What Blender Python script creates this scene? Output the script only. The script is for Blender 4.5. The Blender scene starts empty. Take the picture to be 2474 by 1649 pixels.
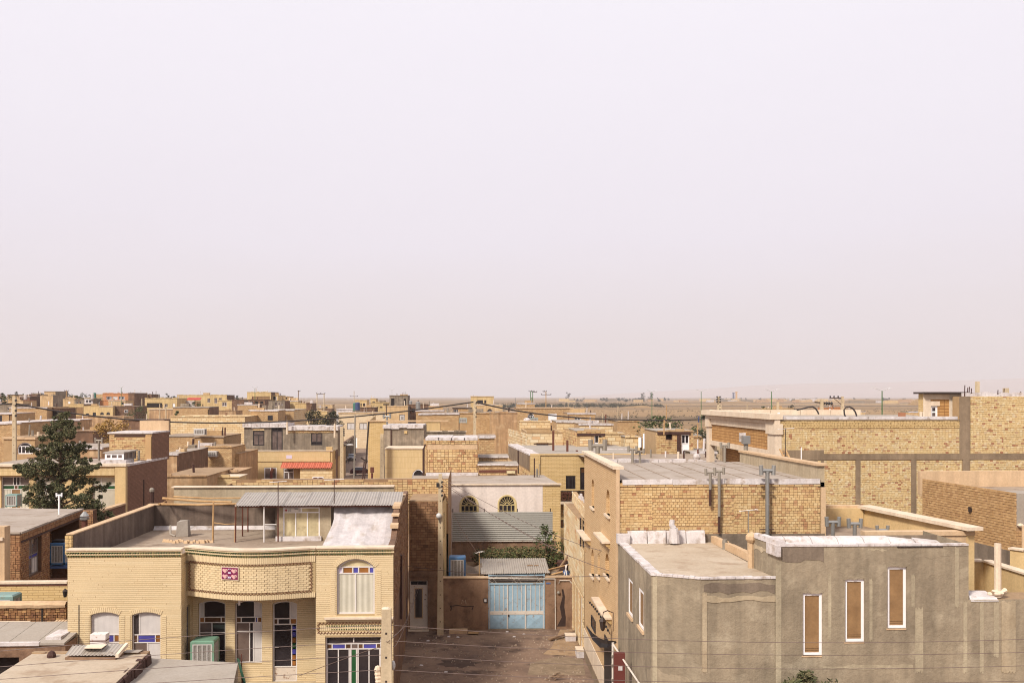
import bpy,math,random
import numpy as np
from math import radians,sin,cos,pi,sqrt
random.seed(7);RNG=np.random.default_rng(11)
SC=bpy.context.scene;COL=SC.collection

# ---------------------------------------------------------------- camera, sky, sun, exposure
CZ=13.5;TH=radians(2.2);FPX=2405.0;CX=1237.0;HY=958.0
cam_d=bpy.data.cameras.new('camera');cam=bpy.data.objects.new('camera',cam_d);COL.objects.link(cam)
cam_d.sensor_width=36.0;cam_d.lens=35.0;cam_d.shift_y=(HY-824.5)/2474.0
cam_d.clip_start=0.5;cam_d.clip_end=60000.0
cam.location=(0,0,CZ);cam.rotation_euler=(radians(90),0,-TH);SC.camera=cam

SUN_EL=radians(42);SUN_AZ=radians(38)          # sun behind the camera, to its left
world=bpy.data.worlds.new('World');SC.world=world;world.use_nodes=True
wt=world.node_tree;wn=wt.nodes;wn.clear()
w_out=wn.new('ShaderNodeOutputWorld')
sky=wn.new('ShaderNodeTexSky');sky.sky_type='NISHITA';sky.sun_disc=False
sky.sun_elevation=SUN_EL;sky.sun_rotation=pi+SUN_AZ;sky.dust_density=6.0;sky.air_density=1.0
bg1=wn.new('ShaderNodeBackground');bg1.inputs['Strength'].default_value=0.08
wt.links.new(sky.outputs['Color'],bg1.inputs['Color'])
geo=wn.new('ShaderNodeTexCoord');sep=wn.new('ShaderNodeSeparateXYZ')
wt.links.new(geo.outputs['Generated'],sep.inputs['Vector'])
no=wn.new('ShaderNodeTexNoise');no.inputs['Scale'].default_value=2.2;no.inputs['Detail'].default_value=6
mp=wn.new('ShaderNodeMapping');mp.inputs['Scale'].default_value=(1,1,4.5)
wt.links.new(geo.outputs['Generated'],mp.inputs['Vector']);wt.links.new(mp.outputs['Vector'],no.inputs['Vector'])
ma=wn.new('ShaderNodeMath');ma.operation='MULTIPLY_ADD';ma.inputs[1].default_value=0.10;ma.inputs[2].default_value=-0.05
wt.links.new(no.outputs['Fac'],ma.inputs[0])
ad=wn.new('ShaderNodeMath');ad.operation='ADD'
wt.links.new(sep.outputs['Z'],ad.inputs[0]);wt.links.new(ma.outputs[0],ad.inputs[1])
rp=wn.new('ShaderNodeValToRGB');cr=rp.color_ramp
cr.elements[0].position=0.0;cr.elements[0].color=(0.685,0.61,0.635,1)
cr.elements[1].position=0.36;cr.elements[1].color=(0.81,0.775,0.835,1)
e=cr.elements.new(0.05);e.color=(0.69,0.625,0.645,1)
e=cr.elements.new(0.16);e.color=(0.745,0.70,0.765,1)
wt.links.new(ad.outputs[0],rp.inputs['Fac'])
bg2=wn.new('ShaderNodeBackground');bg2.inputs['Strength'].default_value=1.0
wt.links.new(rp.outputs['Color'],bg2.inputs['Color'])
mx=wn.new('ShaderNodeMixShader');mx.inputs['Fac'].default_value=0.94      # thick high haze veils the clear sky
wt.links.new(bg1.outputs[0],mx.inputs[1]);wt.links.new(bg2.outputs[0],mx.inputs[2])
wt.links.new(mx.outputs[0],w_out.inputs['Surface'])

sun_d=bpy.data.lights.new('sun','SUN');sun=bpy.data.objects.new('sun',sun_d);COL.objects.link(sun)
sun_d.energy=4.0;sun_d.angle=radians(10.0);sun_d.color=(1.0,0.945,0.86)
sun.rotation_euler=(pi/2-SUN_EL,0,-SUN_AZ)
SC.view_settings.view_transform='Standard';SC.view_settings.look='None'
SC.view_settings.exposure=0.29;SC.view_settings.gamma=1.0;SC.view_settings.use_curve_mapping=False
SC.render.engine='CYCLES';SC.cycles.use_denoising=True;SC.cycles.max_bounces=5
SC.cycles.diffuse_bounces=3;SC.cycles.volume_bounces=0;SC.cycles.filter_width=1.1

# ---------------------------------------------------------------- pixels of the survey photograph to points in the town
def ray(px,py):
    u=(px-CX)/FPX
    return(sin(TH)+u*cos(TH),cos(TH)-u*sin(TH),(HY-py)/FPX)
def atY(px,py,Y):
    d=ray(px,py);t=Y/d[1];return(d[0]*t,Y,CZ+d[2]*t)
def atZ(px,py,z):
    d=ray(px,py);t=(z-CZ)/d[2];return(d[0]*t,d[1]*t,z)
def zof(px,py,Y):return atY(px,py,Y)[2]
def xof(px,Y):return atY(px,1000,Y)[0]
def crop(x0,y0,s):return lambda x,y:(x0+x/s,y0+y/s)
A_=crop(0,900,4.126);B_=crop(480,900,4.126);C_=crop(960,900,4.126);D_=crop(1440,900,4.126);E_=crop(1920,900,4.126)
F_=crop(0,1200,3.492);G_=crop(380,1160,3.2067);H_=crop(960,1200,3.492);J_=crop(1400,1060,2.6617);K_=crop(1920,1060,2.6625)
L0,L1,L2,L3,L4,L5,L6=[crop(x,930,8.7115)for x in(0,240,480,720,960,1200,1440)]

class Plane:
    """A vertical wall plane from A to B as seen from outside, left to right; d counts inwards."""
    def __init__(s,A,B):
        s.A=A;s.L=sqrt((B[0]-A[0])**2+(B[1]-A[1])**2)
        s.e=((B[0]-A[0])/s.L,(B[1]-A[1])/s.L);s.n=(-s.e[1],s.e[0])
    def __call__(s,u,w,d=0.0):
        return(s.A[0]+s.e[0]*u+s.n[0]*d,s.A[1]+s.e[1]*u+s.n[1]*d,w)
    def uw(s,px,py,d=0.0):
        r=ray(px,py);ax=s.A[0]+s.n[0]*d;ay=s.A[1]+s.n[1]*d
        t=(ax*s.n[0]+ay*s.n[1])/(r[0]*s.n[0]+r[1]*s.n[1])
        x,y=r[0]*t-ax,r[1]*t-ay
        return(x*s.e[0]+y*s.e[1],CZ+r[2]*t)
    def rect(s,p0,p1,d=0.0):
        a=s.uw(*p0,d);b=s.uw(*p1,d);c0=s.uw((p0[0]+p1[0])/2,p0[1],d)[1];c1=s.uw((p0[0]+p1[0])/2,p1[1],d)[1]
        return(min(a[0],b[0]),max(a[0],b[0]),min(c0,c1),max(c0,c1))
def PY(p0,p1,Y):return Plane((xof(p0,Y),Y),(xof(p1,Y),Y))

# ---------------------------------------------------------------- objects
ROOT={}
def setp(o,label=None,cat=None,group=None,kind=None):
    if label:o['label']=label
    if cat:o['category']=cat
    if group:o['group']=group
    if kind:o['kind']=kind
def T(name,label,cat,loc,group=None):
    o=bpy.data.objects.new(name,None);COL.objects.link(o);o.empty_display_size=0.5
    o.location=loc;ROOT[o.name]=tuple(loc);setp(o,label,cat,group);return o
def copytree(o,loc=None,rotz=None,scale=None,label=None,parent=None,topscale=True):
    c=o.copy();COL.objects.link(c)
    if parent is not None:c.parent=parent
    if loc is not None:c.location=loc;ROOT[c.name]=tuple(loc)
    if rotz is not None:c.rotation_euler=(0,0,rotz)
    if scale is not None:c.scale=scale
    if label:c['label']=label
    for ch in list(o.children):copytree(ch,parent=c)
    return c

class MB:
    def __init__(s):s.v=[];s.f=[]
    def poly(s,pts):
        n=len(s.v);s.v.extend(pts);s.f.append(tuple(range(n,n+len(pts))));return s
    def hexa(s,b,t,bottom=True):
        n=len(s.v);s.v.extend(b);s.v.extend(t)
        if bottom:s.f.append((n+3,n+2,n+1,n))
        s.f.append((n+4,n+5,n+6,n+7))
        for i in range(4):
            j=(i+1)%4;s.f.append((n+i,n+j,n+4+j,n+4+i))
        return s
    def box(s,x0,x1,y0,y1,z0,z1):
        return s.hexa([(x0,y0,z0),(x1,y0,z0),(x1,y1,z0),(x0,y1,z0)],[(x0,y0,z1),(x1,y0,z1),(x1,y1,z1),(x0,y1,z1)])
    def pbox(s,P,u0,u1,w0,w1,d0,d1):
        return s.hexa([P(u0,w0,d0),P(u1,w0,d0),P(u1,w0,d1),P(u0,w0,d1)],[P(u0,w1,d0),P(u1,w1,d0),P(u1,w1,d1),P(u0,w1,d1)])
    def prism(s,pts,z0,z1,cap=True):
        n=len(s.v);k=len(pts)
        s.v+=[(p[0],p[1],z0)for p in pts]+[(p[0],p[1],z1)for p in pts]
        for i in range(k):
            j=(i+1)%k;s.f.append((n+i,n+j,n+k+j,n+k+i))
        if cap:s.f.append(tuple(range(n+k,n+2*k)))
        return s
    def tube(s,pts,r,n=6,r1=None,caps=True):
        P=[np.array(p,float)for p in pts];k=len(P);base=len(s.v)
        for i,p in enumerate(P):
            d=P[min(i+1,k-1)]-P[max(i-1,0)];d=d/(np.linalg.norm(d)+1e-9)
            a=np.array((0,0,1.0))if abs(d[2])<.9 else np.array((1.0,0,0))
            u=np.cross(d,a);u/=np.linalg.norm(u);w=np.cross(d,u)
            rr=r if r1 is None else r+(r1-r)*i/(k-1)
            for j in range(n):
                q=p+rr*(cos(2*pi*j/n)*u+sin(2*pi*j/n)*w);s.v.append(tuple(q))
        for i in range(k-1):
            for j in range(n):
                j2=(j+1)%n;s.f.append((base+i*n+j,base+i*n+j2,base+(i+1)*n+j2,base+(i+1)*n+j))
        if caps:
            s.f.append(tuple(range(base,base+n)));s.f.append(tuple(range(base+(k-1)*n,base+k*n)))
        return s
    def blob(s,c,rx,ry,rz,n=8,m=5):
        base=len(s.v)
        for i in range(m+1):
            a=-pi/2+pi*i/m
            for j in range(n):
                b=2*pi*j/n;s.v.append((c[0]+rx*cos(a)*cos(b),c[1]+ry*cos(a)*sin(b),c[2]+rz*sin(a)))
        for i in range(m):
            for j in range(n):
                j2=(j+1)%n;s.f.append((base+i*n+j,base+i*n+j2,base+(i+1)*n+j2,base+(i+1)*n+j))
        return s
    def build(s,name,mat,parent=None,smooth=False,kind=None,label=None,cat=None,group=None):
        me=bpy.data.meshes.new(name)
        if parent is not None:
            r=parent
            while r.parent is not None:r=r.parent
            o3=ROOT.get(r.name,(0,0,0))
        else:
            v=np.array(s.v);o3=(float(v[:,0].mean()),float(v[:,1].mean()),float(v[:,2].min()))
        v=np.array(s.v,dtype=float)-np.array(o3)
        me.from_pydata(v.tolist(),[],s.f);me.materials.append(mat)
        if smooth:me.polygons.foreach_set('use_smooth',[True]*len(me.polygons))
        o=bpy.data.objects.new(name,me);COL.objects.link(o)
        if parent is not None:o.parent=parent
        else:o.location=o3;ROOT[o.name]=o3
        setp(o,label,cat,group,kind);return o

def arch_w(u,u0,u1,w1,rise):
    c=(u0+u1)/2;h=(u1-u0)/2;x=max(-1,min(1,(u-c)/h))
    if rise>=h*0.98:return w1-rise+rise*sqrt(max(0,1-x*x))
    R=(h*h+rise*rise)/(2*rise);return w1-R+sqrt(max(0,R*R-(x*h)**2))
def wall(m,P,u0,u1,w0,w1,holes=(),rec=.16):
    """wall sheet with openings (u0,u1,w0,w1,rise) and their reveals"""
    us=sorted({u0,u1,*[min(max(v,u0),u1)for h in holes for v in h[:2]]});ws=sorted({w0,w1,*[min(max(v,w0),w1)for h in holes for v in h[2:4]]})
    for i in range(len(us)-1):
        for j in range(len(ws)-1):
            uc=(us[i]+us[i+1])/2;wc=(ws[j]+ws[j+1])/2
            if any(h[0]<uc<h[1]and h[2]<wc<h[3]for h in holes):continue
            m.poly([P(us[i],ws[j]),P(us[i+1],ws[j]),P(us[i+1],ws[j+1]),P(us[i],ws[j+1])])
    for h in holes:
        a,b,c,d=h[:4];rise=h[4]if len(h)>4 else 0;sp=d-rise
        m.poly([P(a,c),P(a,c,rec),P(a,sp,rec),P(a,sp)]);m.poly([P(b,c),P(b,c,rec),P(b,sp,rec),P(b,sp)])
        m.poly([P(a,c),P(b,c),P(b,c,rec),P(a,c,rec)])
        if rise:
            n=12;uu=[a+(b-a)*k/n for k in range(n+1)];ww=[arch_w(x,a,b,d,rise)for x in uu]
            for k in range(n):
                m.poly([P(uu[k],ww[k]),P(uu[k+1],ww[k+1]),P(uu[k+1],d),P(uu[k],d)])
                m.poly([P(uu[k],ww[k]),P(uu[k+1],ww[k+1]),P(uu[k+1],ww[k+1],rec),P(uu[k],ww[k],rec)])
        else:m.poly([P(a,d),P(b,d),P(b,d,rec),P(a,d,rec)])
    return m
def win(parent,P,r,frame,pane,d=.1,cols=(),rows=(),rise=0,t=.06,panes=None,skip=(),name='window',th=.06,pname='pane'):
    """one window: its frame is the part, its panes are sub-parts; rows and cols are the inner bars as fractions, rows from the top"""
    u0,u1,w0,w1=r[:4];m=MB();H=w1-w0;W=u1-u0
    cs=[u0]+[u0+W*c for c in cols]+[u1];rs=[w1]+[w1-H*c for c in rows]+[w0]
    n=12
    m.pbox(P,u0,u0+t,w0,w1-rise,d-th/2,d+th/2);m.pbox(P,u1-t,u1,w0,w1-rise,d-th/2,d+th/2)
    m.pbox(P,u0+t,u1-t,w0,w0+t,d-th/2,d+th/2)
    if rise:
        for k in range(n):
            a=u0+W*k/n;b=u0+W*(k+1)/n;wa=arch_w(a,u0,u1,w1,rise);wb=arch_w(b,u0,u1,w1,rise)
            q=lambda x,w:[(P(x,w,d-th/2)),P(x,w,d+th/2)]
            ca=(u0+u1)/2+(a-(u0+u1)/2)*(1-2*t/W);cb=(u0+u1)/2+(b-(u0+u1)/2)*(1-2*t/W)
            m.hexa([P(ca,wa-t,d-th/2),P(cb,wb-t,d-th/2),P(cb,wb-t,d+th/2),P(ca,wa-t,d+th/2)],[P(a,wa,d-th/2),P(b,wb,d-th/2),P(b,wb,d+th/2),P(a,wa,d+th/2)])
    else:m.pbox(P,u0+t,u1-t,w1-t,w1,d-th/2,d+th/2)
    for c in cs[1:-1]:
        top=arch_w(c,u0,u1,w1,rise)-t if rise else w1-t
        m.pbox(P,c-t*.4,c+t*.4,w0+t,top,d-th*.42,d+th*.42)
    for w in rs[1:-1]:m.pbox(P,u0+t,u1-t,w-t*.4,w+t*.4,d-th*.4,d+th*.4)
    fr=m.build(name,frame,parent)
    for j in range(len(rs)-1):
        for i in range(len(cs)-1):
            if(j,i)in skip:continue
            a,b=cs[i],cs[i+1];hi,lo=rs[j],rs[j+1]
            if j==0 and rise:
                k=8;pts=[P(a,lo,d),P(b,lo,d)]+[P(b+(a-b)*q/k,arch_w(b+(a-b)*q/k,u0,u1,w1,rise)-.01,d)for q in range(k+1)]
            else:pts=[P(a,lo,d),P(b,lo,d),P(b,hi,d),P(a,hi,d)]
            mm=pane
            if panes and(j,i)in panes:mm=panes[(j,i)]
            MB().poly(pts).build(pname,mm,fr)
    return fr
def bricks(P,u0,u1,w0,w1,L,H,g,prot,mat,parent,holes=(),jit=.004,header=0.0,name='brickwork',depth=.02,topfn=None,kind='stuff',drop=0.0,bias=None):
    """real bricks laid on a wall, joined into one part"""
    V=[];n=0;w=w0;row=0;gu=.003 if L>1 else g*.7
    while w+H*.6<w1:
        wc=w+H/2;cuts=[]
        for h in holes:
            if not(h[2]<w+H-.004 and w+.004<h[3]):continue
            a,b=h[0],h[1]
            if len(h)>4 and h[4]and wc>h[3]-h[4]:
                q=[x for x in np.linspace(a,b,25)if arch_w(x,a,b,h[3],h[4])>wc-H*.3]
                if not q:continue
                a,b=q[0],q[-1]
            cuts.append((a,b))
        segs=[(u0,u1)]
        for a,b in cuts:segs=[t for s_,e_ in segs for t in((s_,min(e_,a)),(max(s_,b),e_))if t[1]-t[0]>.02]
        ph=-(L*.5 if row%2 else 0)+RNG.uniform(-.02,.02)*L if L<1 else RNG.uniform(-1,0)*L
        for s_,e_ in segs:
            u=u0+ph+L*math.floor((s_-u0-ph)/L)
            while u<e_:
                l=L*.5 if RNG.random()<header else L
                a,b=max(u+gu/2,s_),min(u+l-gu/2,e_);u+=l
                if b-a<min(L*.12,.02)or(drop and RNG.random()<drop):continue
                c,d=w+g/2+RNG.uniform(-jit,jit),min(w+H-g/2,w1)+RNG.uniform(-jit,jit)
                if topfn and d>topfn((a+b)/2):continue
                p=-(prot+RNG.uniform(0,jit*2.5))
                V+=[P(a,c,depth),P(b,c,depth),P(b,d,depth),P(a,d,depth),P(a+.004,c+.003,p),P(b-.004,c+.003,p),P(b-.004,d-.003,p),P(a+.004,d-.003,p)];n+=1
        w+=H;row+=1
    if not n:return None
    m=MB();m.v=V
    base=np.arange(n)[:,None,None]*8
    f=np.array([(4,5,6,7),(0,1,5,4),(1,2,6,5),(2,3,7,6),(3,0,4,7)])[None]+base
    m.f=[tuple(x)for x in f.reshape(-1,4).tolist()]
    return m.build(name,mat,parent,kind=kind)
def voussoirs(P,u0,u1,w1,rise,h,n,mat,parent,prot=.02):
    m=MB();c=(u0+u1)/2;W=(u1-u0)/2
    R=(W*W+rise*rise)/(2*rise)if rise<W*.98 else W;wc=w1-R
    a0=math.asin(min(1,W/R))if rise<W*.98 else pi/2
    for k in range(n):
        a,b=-a0+2*a0*(k+.08)/n,-a0+2*a0*(k+.92)/n
        q=lambda an,r,d:P(c+r*sin(an),wc+r*cos(an),d)
        m.hexa([q(a,R+.005,-prot),q(b,R+.005,-prot),q(b,R+.005,.02),q(a,R+.005,.02)],[q(a,R+h,-prot),q(b,R+h,-prot),q(b,R+h,.02),q(a,R+h,.02)])
    return m.build('arch_bricks',mat,parent,kind='stuff')
def sheet(p0,p1,q0,q1,pitch,amp,mat,parent,name='sheet',per=2,n=3,kind=None):
    """corrugated sheet: ribs run from edge p0-p1 to edge q0-q1"""
    p0,p1,q0,q1=[np.array(x,float)for x in(p0,p1,q0,q1)]
    L=np.linalg.norm(p1-p0);k=max(2,int(L/pitch*4));m=MB()
    nr=np.cross(p1-p0,q0-p0);nr/=np.linalg.norm(nr)
    if nr[2]<0:nr=-nr
    for i in range(k+1):
        t=i/k;off=nr*amp*cos(2*pi*i/4+.4)
        for j in range(n+1):
            s_=j/n;m.v.append(tuple((p0+(p1-p0)*t)*(1-s_)+(q0+(q1-q0)*t)*s_+off))
    for i in range(k):
        for j in range(n):
            a=i*(n+1)+j;m.f.append((a,a+n+1,a+n+2,a+1))
    return m.build(name,mat,parent,kind=kind)
# ---------------------------------------------------------------- materials
def lin(c,k=1.0):
    v=[(((x/255.0+.055)/1.055)**2.4 if x>10 else x/255.0/12.92)*k for x in c];g=.3*v[0]+.6*v[1]+.1*v[2]
    return tuple(x*.92+g*.08 for x in v)+(1.0,)
class NT:
    def __init__(s,name):
        s.m=bpy.data.materials.new(name);s.m.use_nodes=True;s.t=s.m.node_tree;s.t.nodes.clear()
        s.o=s.add('ShaderNodeOutputMaterial');s.p=s.add('ShaderNodeBsdfPrincipled');s.l(s.p.outputs[0],s.o.inputs['Surface'])
        s.tc=s.add('ShaderNodeTexCoord');s.c=s.tc.outputs['Object']
    def add(s,k,**kw):
        n=s.t.nodes.new(k)
        for a,b in kw.items():setattr(n,a,b)
        return n
    def l(s,a,b):s.t.links.new(a,b)
    def map(s,sc,loc=(0,0,0),src=None):
        n=s.add('ShaderNodeMapping');n.inputs['Scale'].default_value=sc;n.inputs['Location'].default_value=loc
        s.l(src or s.c,n.inputs['Vector']);return n.outputs[0]
    def noise(s,scale,detail=5,rough=.6,vec=None,out='Fac'):
        n=s.add('ShaderNodeTexNoise');n.inputs['Scale'].default_value=scale;n.inputs['Detail'].default_value=detail;n.inputs['Roughness'].default_value=rough
        s.l(vec or s.c,n.inputs['Vector']);return n.outputs[out]
    def ramp(s,fac,stops,interp='LINEAR'):
        n=s.add('ShaderNodeValToRGB');n.color_ramp.interpolation=interp;e=n.color_ramp.elements
        e[0].position,e[0].color=stops[0];e[1].position,e[1].color=stops[-1]
        for p,c in stops[1:-1]:x=e.new(p);x.color=c
        s.l(fac,n.inputs['Fac']);return n.outputs['Color']
    def mix(s,fac,a,b,mode='MIX'):
        n=s.add('ShaderNodeMix',data_type='RGBA',blend_type=mode)
        for sock,v in((n.inputs['Factor'],fac),(n.inputs[6],a),(n.inputs[7],b)):
            if isinstance(v,(int,float)):sock.default_value=v
            elif isinstance(v,tuple):sock.default_value=v
            else:s.l(v,sock)
        return n.outputs[2]
    def uv(s):
        a=s.add('ShaderNodeSeparateXYZ');s.l(s.c,a.inputs[0]);b=s.add('ShaderNodeMath',operation='ADD');s.l(a.outputs[0],b.inputs[0]);s.l(a.outputs[1],b.inputs[1])
        c=s.add('ShaderNodeCombineXYZ');s.l(b.outputs[0],c.inputs[0]);s.l(a.outputs[2],c.inputs[1]);return c.outputs[0]
    def bump(s,h,strength=.3,dist=.02):
        n=s.add('ShaderNodeBump');n.inputs['Strength'].default_value=strength;n.inputs['Distance'].default_value=dist
        s.l(h,n.inputs['Height']);s.l(n.outputs[0],s.p.inputs['Normal'])
    def done(s,col,rough=.9,metal=0.0,spec=.3):
        if isinstance(col,tuple):s.p.inputs['Base Color'].default_value=col
        else:s.l(col,s.p.inputs['Base Color'])
        s.p.inputs['Roughness'].default_value=rough;s.p.inputs['Metallic'].default_value=metal;s.p.inputs['Specular IOR Level'].default_value=spec
        return s.m
def bl(a):return(a,a,a,1.0)
def plaster(name,c1,c2,sc=.7,fine=14,bump=.35,streak=0.0,c3=None,rough=.92,lo=.35,hi=.65,k=1.0,patch=0.0):
    N=NT(name);c1,c2=lin(c1,k),lin(c2,k)
    a=N.noise(sc,6,.65);col=N.ramp(a,[(lo,c1),(hi,c2)])
    if c3:col=N.mix(N.ramp(N.noise(sc*2.3,4,.6,N.map((1,1,1),(7,3,1))),[(.52,bl(0)),(.68,bl(1))]),col,lin(c3,k))
    if patch:
        v=N.add('ShaderNodeTexVoronoi');v.inputs['Scale'].default_value=.55
        N.l(N.mix(.25,N.c,N.noise(1.6,3,.5,None,'Color')),v.inputs['Vector'])
        col=N.mix(patch,col,N.ramp(v.outputs['Color'],[(0,bl(.62)),(1,bl(1.15))]),'MULTIPLY')
    if streak:
        s_=N.noise(1.6,5,.6,N.map((1.6,1.6,.12)));col=N.mix(streak,col,N.ramp(s_,[(.32,bl(.45)),(.62,bl(1.08))]),'MULTIPLY')
    f=N.noise(fine,5,.7);col=N.mix(.55,col,N.ramp(f,[(.25,bl(.72)),(.75,bl(1.2))]),'MULTIPLY')
    N.bump(f,bump,.03);return N.done(col,rough)
def brickmat(name,cols,mortar,L=.2,H=.1,g=.012,wear=.35,k=1.0,bump=.5,off=.5,fine=18,fm=.45):
    N=NT(name);t=N.add('ShaderNodeTexBrick');t.offset=off
    for i,v in(('Scale',1.0),('Mortar Size',g),('Mortar Smooth',.2),('Bias',0.0),('Brick Width',L),('Row Height',H)):t.inputs[i].default_value=v
    t.inputs['Color1'].default_value=bl(0);t.inputs['Color2'].default_value=bl(1);t.inputs['Mortar'].default_value=bl(.5)
    w=N.noise(1.3,3,.5,None,'Color');N.l(N.mix(.012,N.uv(),w),t.inputs['Vector'])
    n_=len(cols);col=N.ramp(t.outputs['Color'],[(i/(n_-1),lin(c,k))for i,c in enumerate(cols)])
    col=N.mix(t.outputs['Fac'],col,lin(mortar,k))
    col=N.mix(wear,col,N.ramp(N.noise(.6,5,.65),[(.3,bl(.72)),(.7,bl(1.12))]),'MULTIPLY')
    f=N.noise(fine,5,.75);col=N.mix(fm,col,N.ramp(f,[(.25,bl(.7)),(.75,bl(1.22))]),'MULTIPLY')
    inv=N.mix(t.outputs['Fac'],f,bl(-.6));N.bump(inv,bump,.02);return N.done(col,.92)
def islandmat(name,cols,wear=.3,k=1.0,src='island',sc=.8):
    N=NT(name)
    if src=='island':r=N.add('ShaderNodeNewGeometry').outputs['Random Per Island']
    else:r=N.add('ShaderNodeObjectInfo').outputs['Random']
    n_=len(cols);col=N.ramp(r,[(i/(n_-1),lin(c,k))for i,c in enumerate(cols)])
    col=N.mix(wear,col,N.ramp(N.noise(sc,4,.6),[(.3,bl(.72)),(.7,bl(1.15))]),'MULTIPLY')
    f=N.noise(30,4,.7);col=N.mix(.5,col,N.ramp(f,[(.25,bl(.7)),(.75,bl(1.22))]),'MULTIPLY')
    N.bump(f,.4,.015);return N.done(col,.9)
def paint(name,c,rough=.5,metal=0.0,var=.25,k=1.0,rust=None,spec=.4,sc=3):
    N=NT(name);col=N.mix(var,lin(c,k),N.ramp(N.noise(sc,5,.65),[(.3,bl(.6)),(.7,bl(1.15))]),'MULTIPLY')
    if rust:col=N.mix(N.ramp(N.noise(sc*1.7,6,.7,N.map((1,1,1),(3,9,2))),[(.57,bl(0)),(.68,bl(1))]),col,lin(rust,k))
    return N.done(col,rough,metal,spec)
def glassm(name,c,rough=.06,k=1.0):
    N=NT(name);col=N.mix(.6,lin(c,k),N.ramp(N.noise(1.1,2,.5),[(.35,bl(.45)),(.65,bl(1.3))]),'MULTIPLY')
    return N.done(col,rough,0.0,.5)
def curtain(name,c,c2,pitch=9.0,k=1.0):
    N=NT(name);w=N.add('ShaderNodeTexWave',wave_type='BANDS',bands_direction='X');w.inputs['Scale'].default_value=pitch;w.inputs['Distortion'].default_value=2.0;w.inputs['Detail'].default_value=2
    N.l(N.map((1,1,.12)),w.inputs['Vector'])
    col=N.ramp(w.outputs['Fac'],[(0,lin(c2,k)),(1,lin(c,k))]);col=N.mix(.4,col,N.ramp(N.noise(2,3,.5),[(.3,bl(.75)),(.7,bl(1.1))]),'MULTIPLY')
    m=N.done(col,.8);N.p.inputs['Coat Weight'].default_value=.6;N.p.inputs['Coat Roughness'].default_value=.05;return m

KL=.785                                    # what a sunlit surface shows, to what it reflects
M={}
M['ribbed']=islandmat('pale_yellow_brick',[(231,203,156),(234,207,160),(229,201,153),(235,209,163)],.18,KL)
M['ribbed_back']=plaster('yellow_mortar',(214,182,130),(204,172,120),1.0,20,.2,k=KL*.8)
M['yellow_plain']=brickmat('yellow_course_brick',[(228,196,138),(236,206,152),(222,190,132)],(190,158,104),.4,.09,.010,.22,KL)
M['yellow_tall']=brickmat('yellow_upright_brick',[(230,197,138),(236,204,150),(224,190,132)],(196,164,108),.09,.6,.012,.25,KL,off=0)
M['yellow_mid']=brickmat('golden_course_brick',[(222,186,122),(230,195,134),(216,180,116)],(180,144,90),.5,.12,.012,.25,KL)
M['yellow_plaster']=plaster('yellow_plaster',(228,194,136),(218,182,124),.5,10,.15,.25,k=KL)
M['tan_facade']=brickmat('tan_ribbed_brick',[(222,182,130),(228,190,138),(216,176,124)],(196,154,104),.5,.085,.012,.18,KL)
M['tan_plain']=plaster('tan_render',(222,184,134),(214,176,124),.5,12,.12,k=KL)
M['orange_bricks']=islandmat('sandy_brick',[(222,186,128),(214,175,116),(230,198,144),(208,166,108),(222,184,126),(216,176,118),(182,126,86),(228,192,134),(218,180,122),(224,188,130)],.3,KL)
M['orange_brick_one']=islandmat('sandy_single_brick',[(222,186,128),(214,175,116),(230,198,144),(208,166,108),(222,184,126),(216,176,118),(182,126,86),(228,192,134),(218,180,122),(224,188,130)],.3,KL,'object')
M['mortar']=plaster('sandy_mortar',(212,174,124),(196,158,110),1.2,18,.5,k=KL*.85)
M['mixed_bricks']=islandmat('mixed_cream_brick',[(230,202,146),(224,190,130),(234,210,162),(222,188,128),(228,198,142),(222,186,126),(236,214,168),(178,118,82),(226,194,136),(218,182,122),(232,206,152),(224,190,132),(228,198,140)],.3,KL)
M['brown_bricks']=islandmat('brown_brick',[(176,128,84),(160,112,72),(186,140,94),(148,100,64),(170,122,80)],.35,KL)
M['brown_mortar']=plaster('brown_mortar',(120,84,56),(104,72,48),1.2,16,.4,k=KL)
M['cream_blocks']=islandmat('cream_block',[(240,216,172),(232,200,148),(244,226,188),(226,188,134),(238,210,162),(220,168,116)],.3,KL)
M['dark_mortar']=plaster('dark_mortar',(128,92,60),(110,78,52),1.2,16,.4,k=KL)
M['alley_bricks']=islandmat('old_brown_brick',[(172,128,88),(156,112,76),(182,138,96),(142,100,68),(166,122,84)],.45,KL*.85)
M['tan_tile']=brickmat('small_tan_tile',[(196,144,80),(206,154,88),(186,134,72)],(150,104,54),.34,.2,.022,.15,KL,off=0)
M['far_brick']=brickmat('far_sandy_brick',[(214,174,120),(200,158,106),(224,188,134),(190,146,98)],(168,130,88),.34,.16,.02,.6,KL,fine=3.2,fm=.85)
M['far_cream']=brickmat('far_cream_block',[(240,210,158),(232,196,140),(244,220,174)],(190,150,100),.9,.42,.03,.45,KL,fine=3.2,fm=.6)
M['far_mud']=plaster('far_mud_plaster',(206,164,116),(180,140,100),.35,2.2,.3,.6,(222,184,138),k=KL)
M['far_tan']=plaster('far_tan_plaster',(222,184,130),(202,166,118),.25,2.2,.2,.45,(230,196,146),k=KL)
M['far_yellow']=plaster('far_yellow_render',(228,195,134),(212,178,120),.2,2.5,.15,.4,k=KL)
M['far_orange']=brickmat('orange_brick',[(214,142,88),(222,152,96)],(190,124,76),.4,.15,.02,.2,KL)
M['far_grey']=plaster('far_grey_cement',(160,140,116),(136,120,102),.3,2.5,.3,.6,(178,158,134),k=KL)
M['far_brown']=plaster('far_brown_mud',(134,98,72),(114,86,66),.4,2.5,.3,.45,(152,116,90),k=KL)
M['beige_stone']=brickmat('beige_stone_cladding',[(230,204,164),(224,196,156),(234,210,172)],(190,160,122),1.1,.5,.02,.25,KL)
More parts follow.
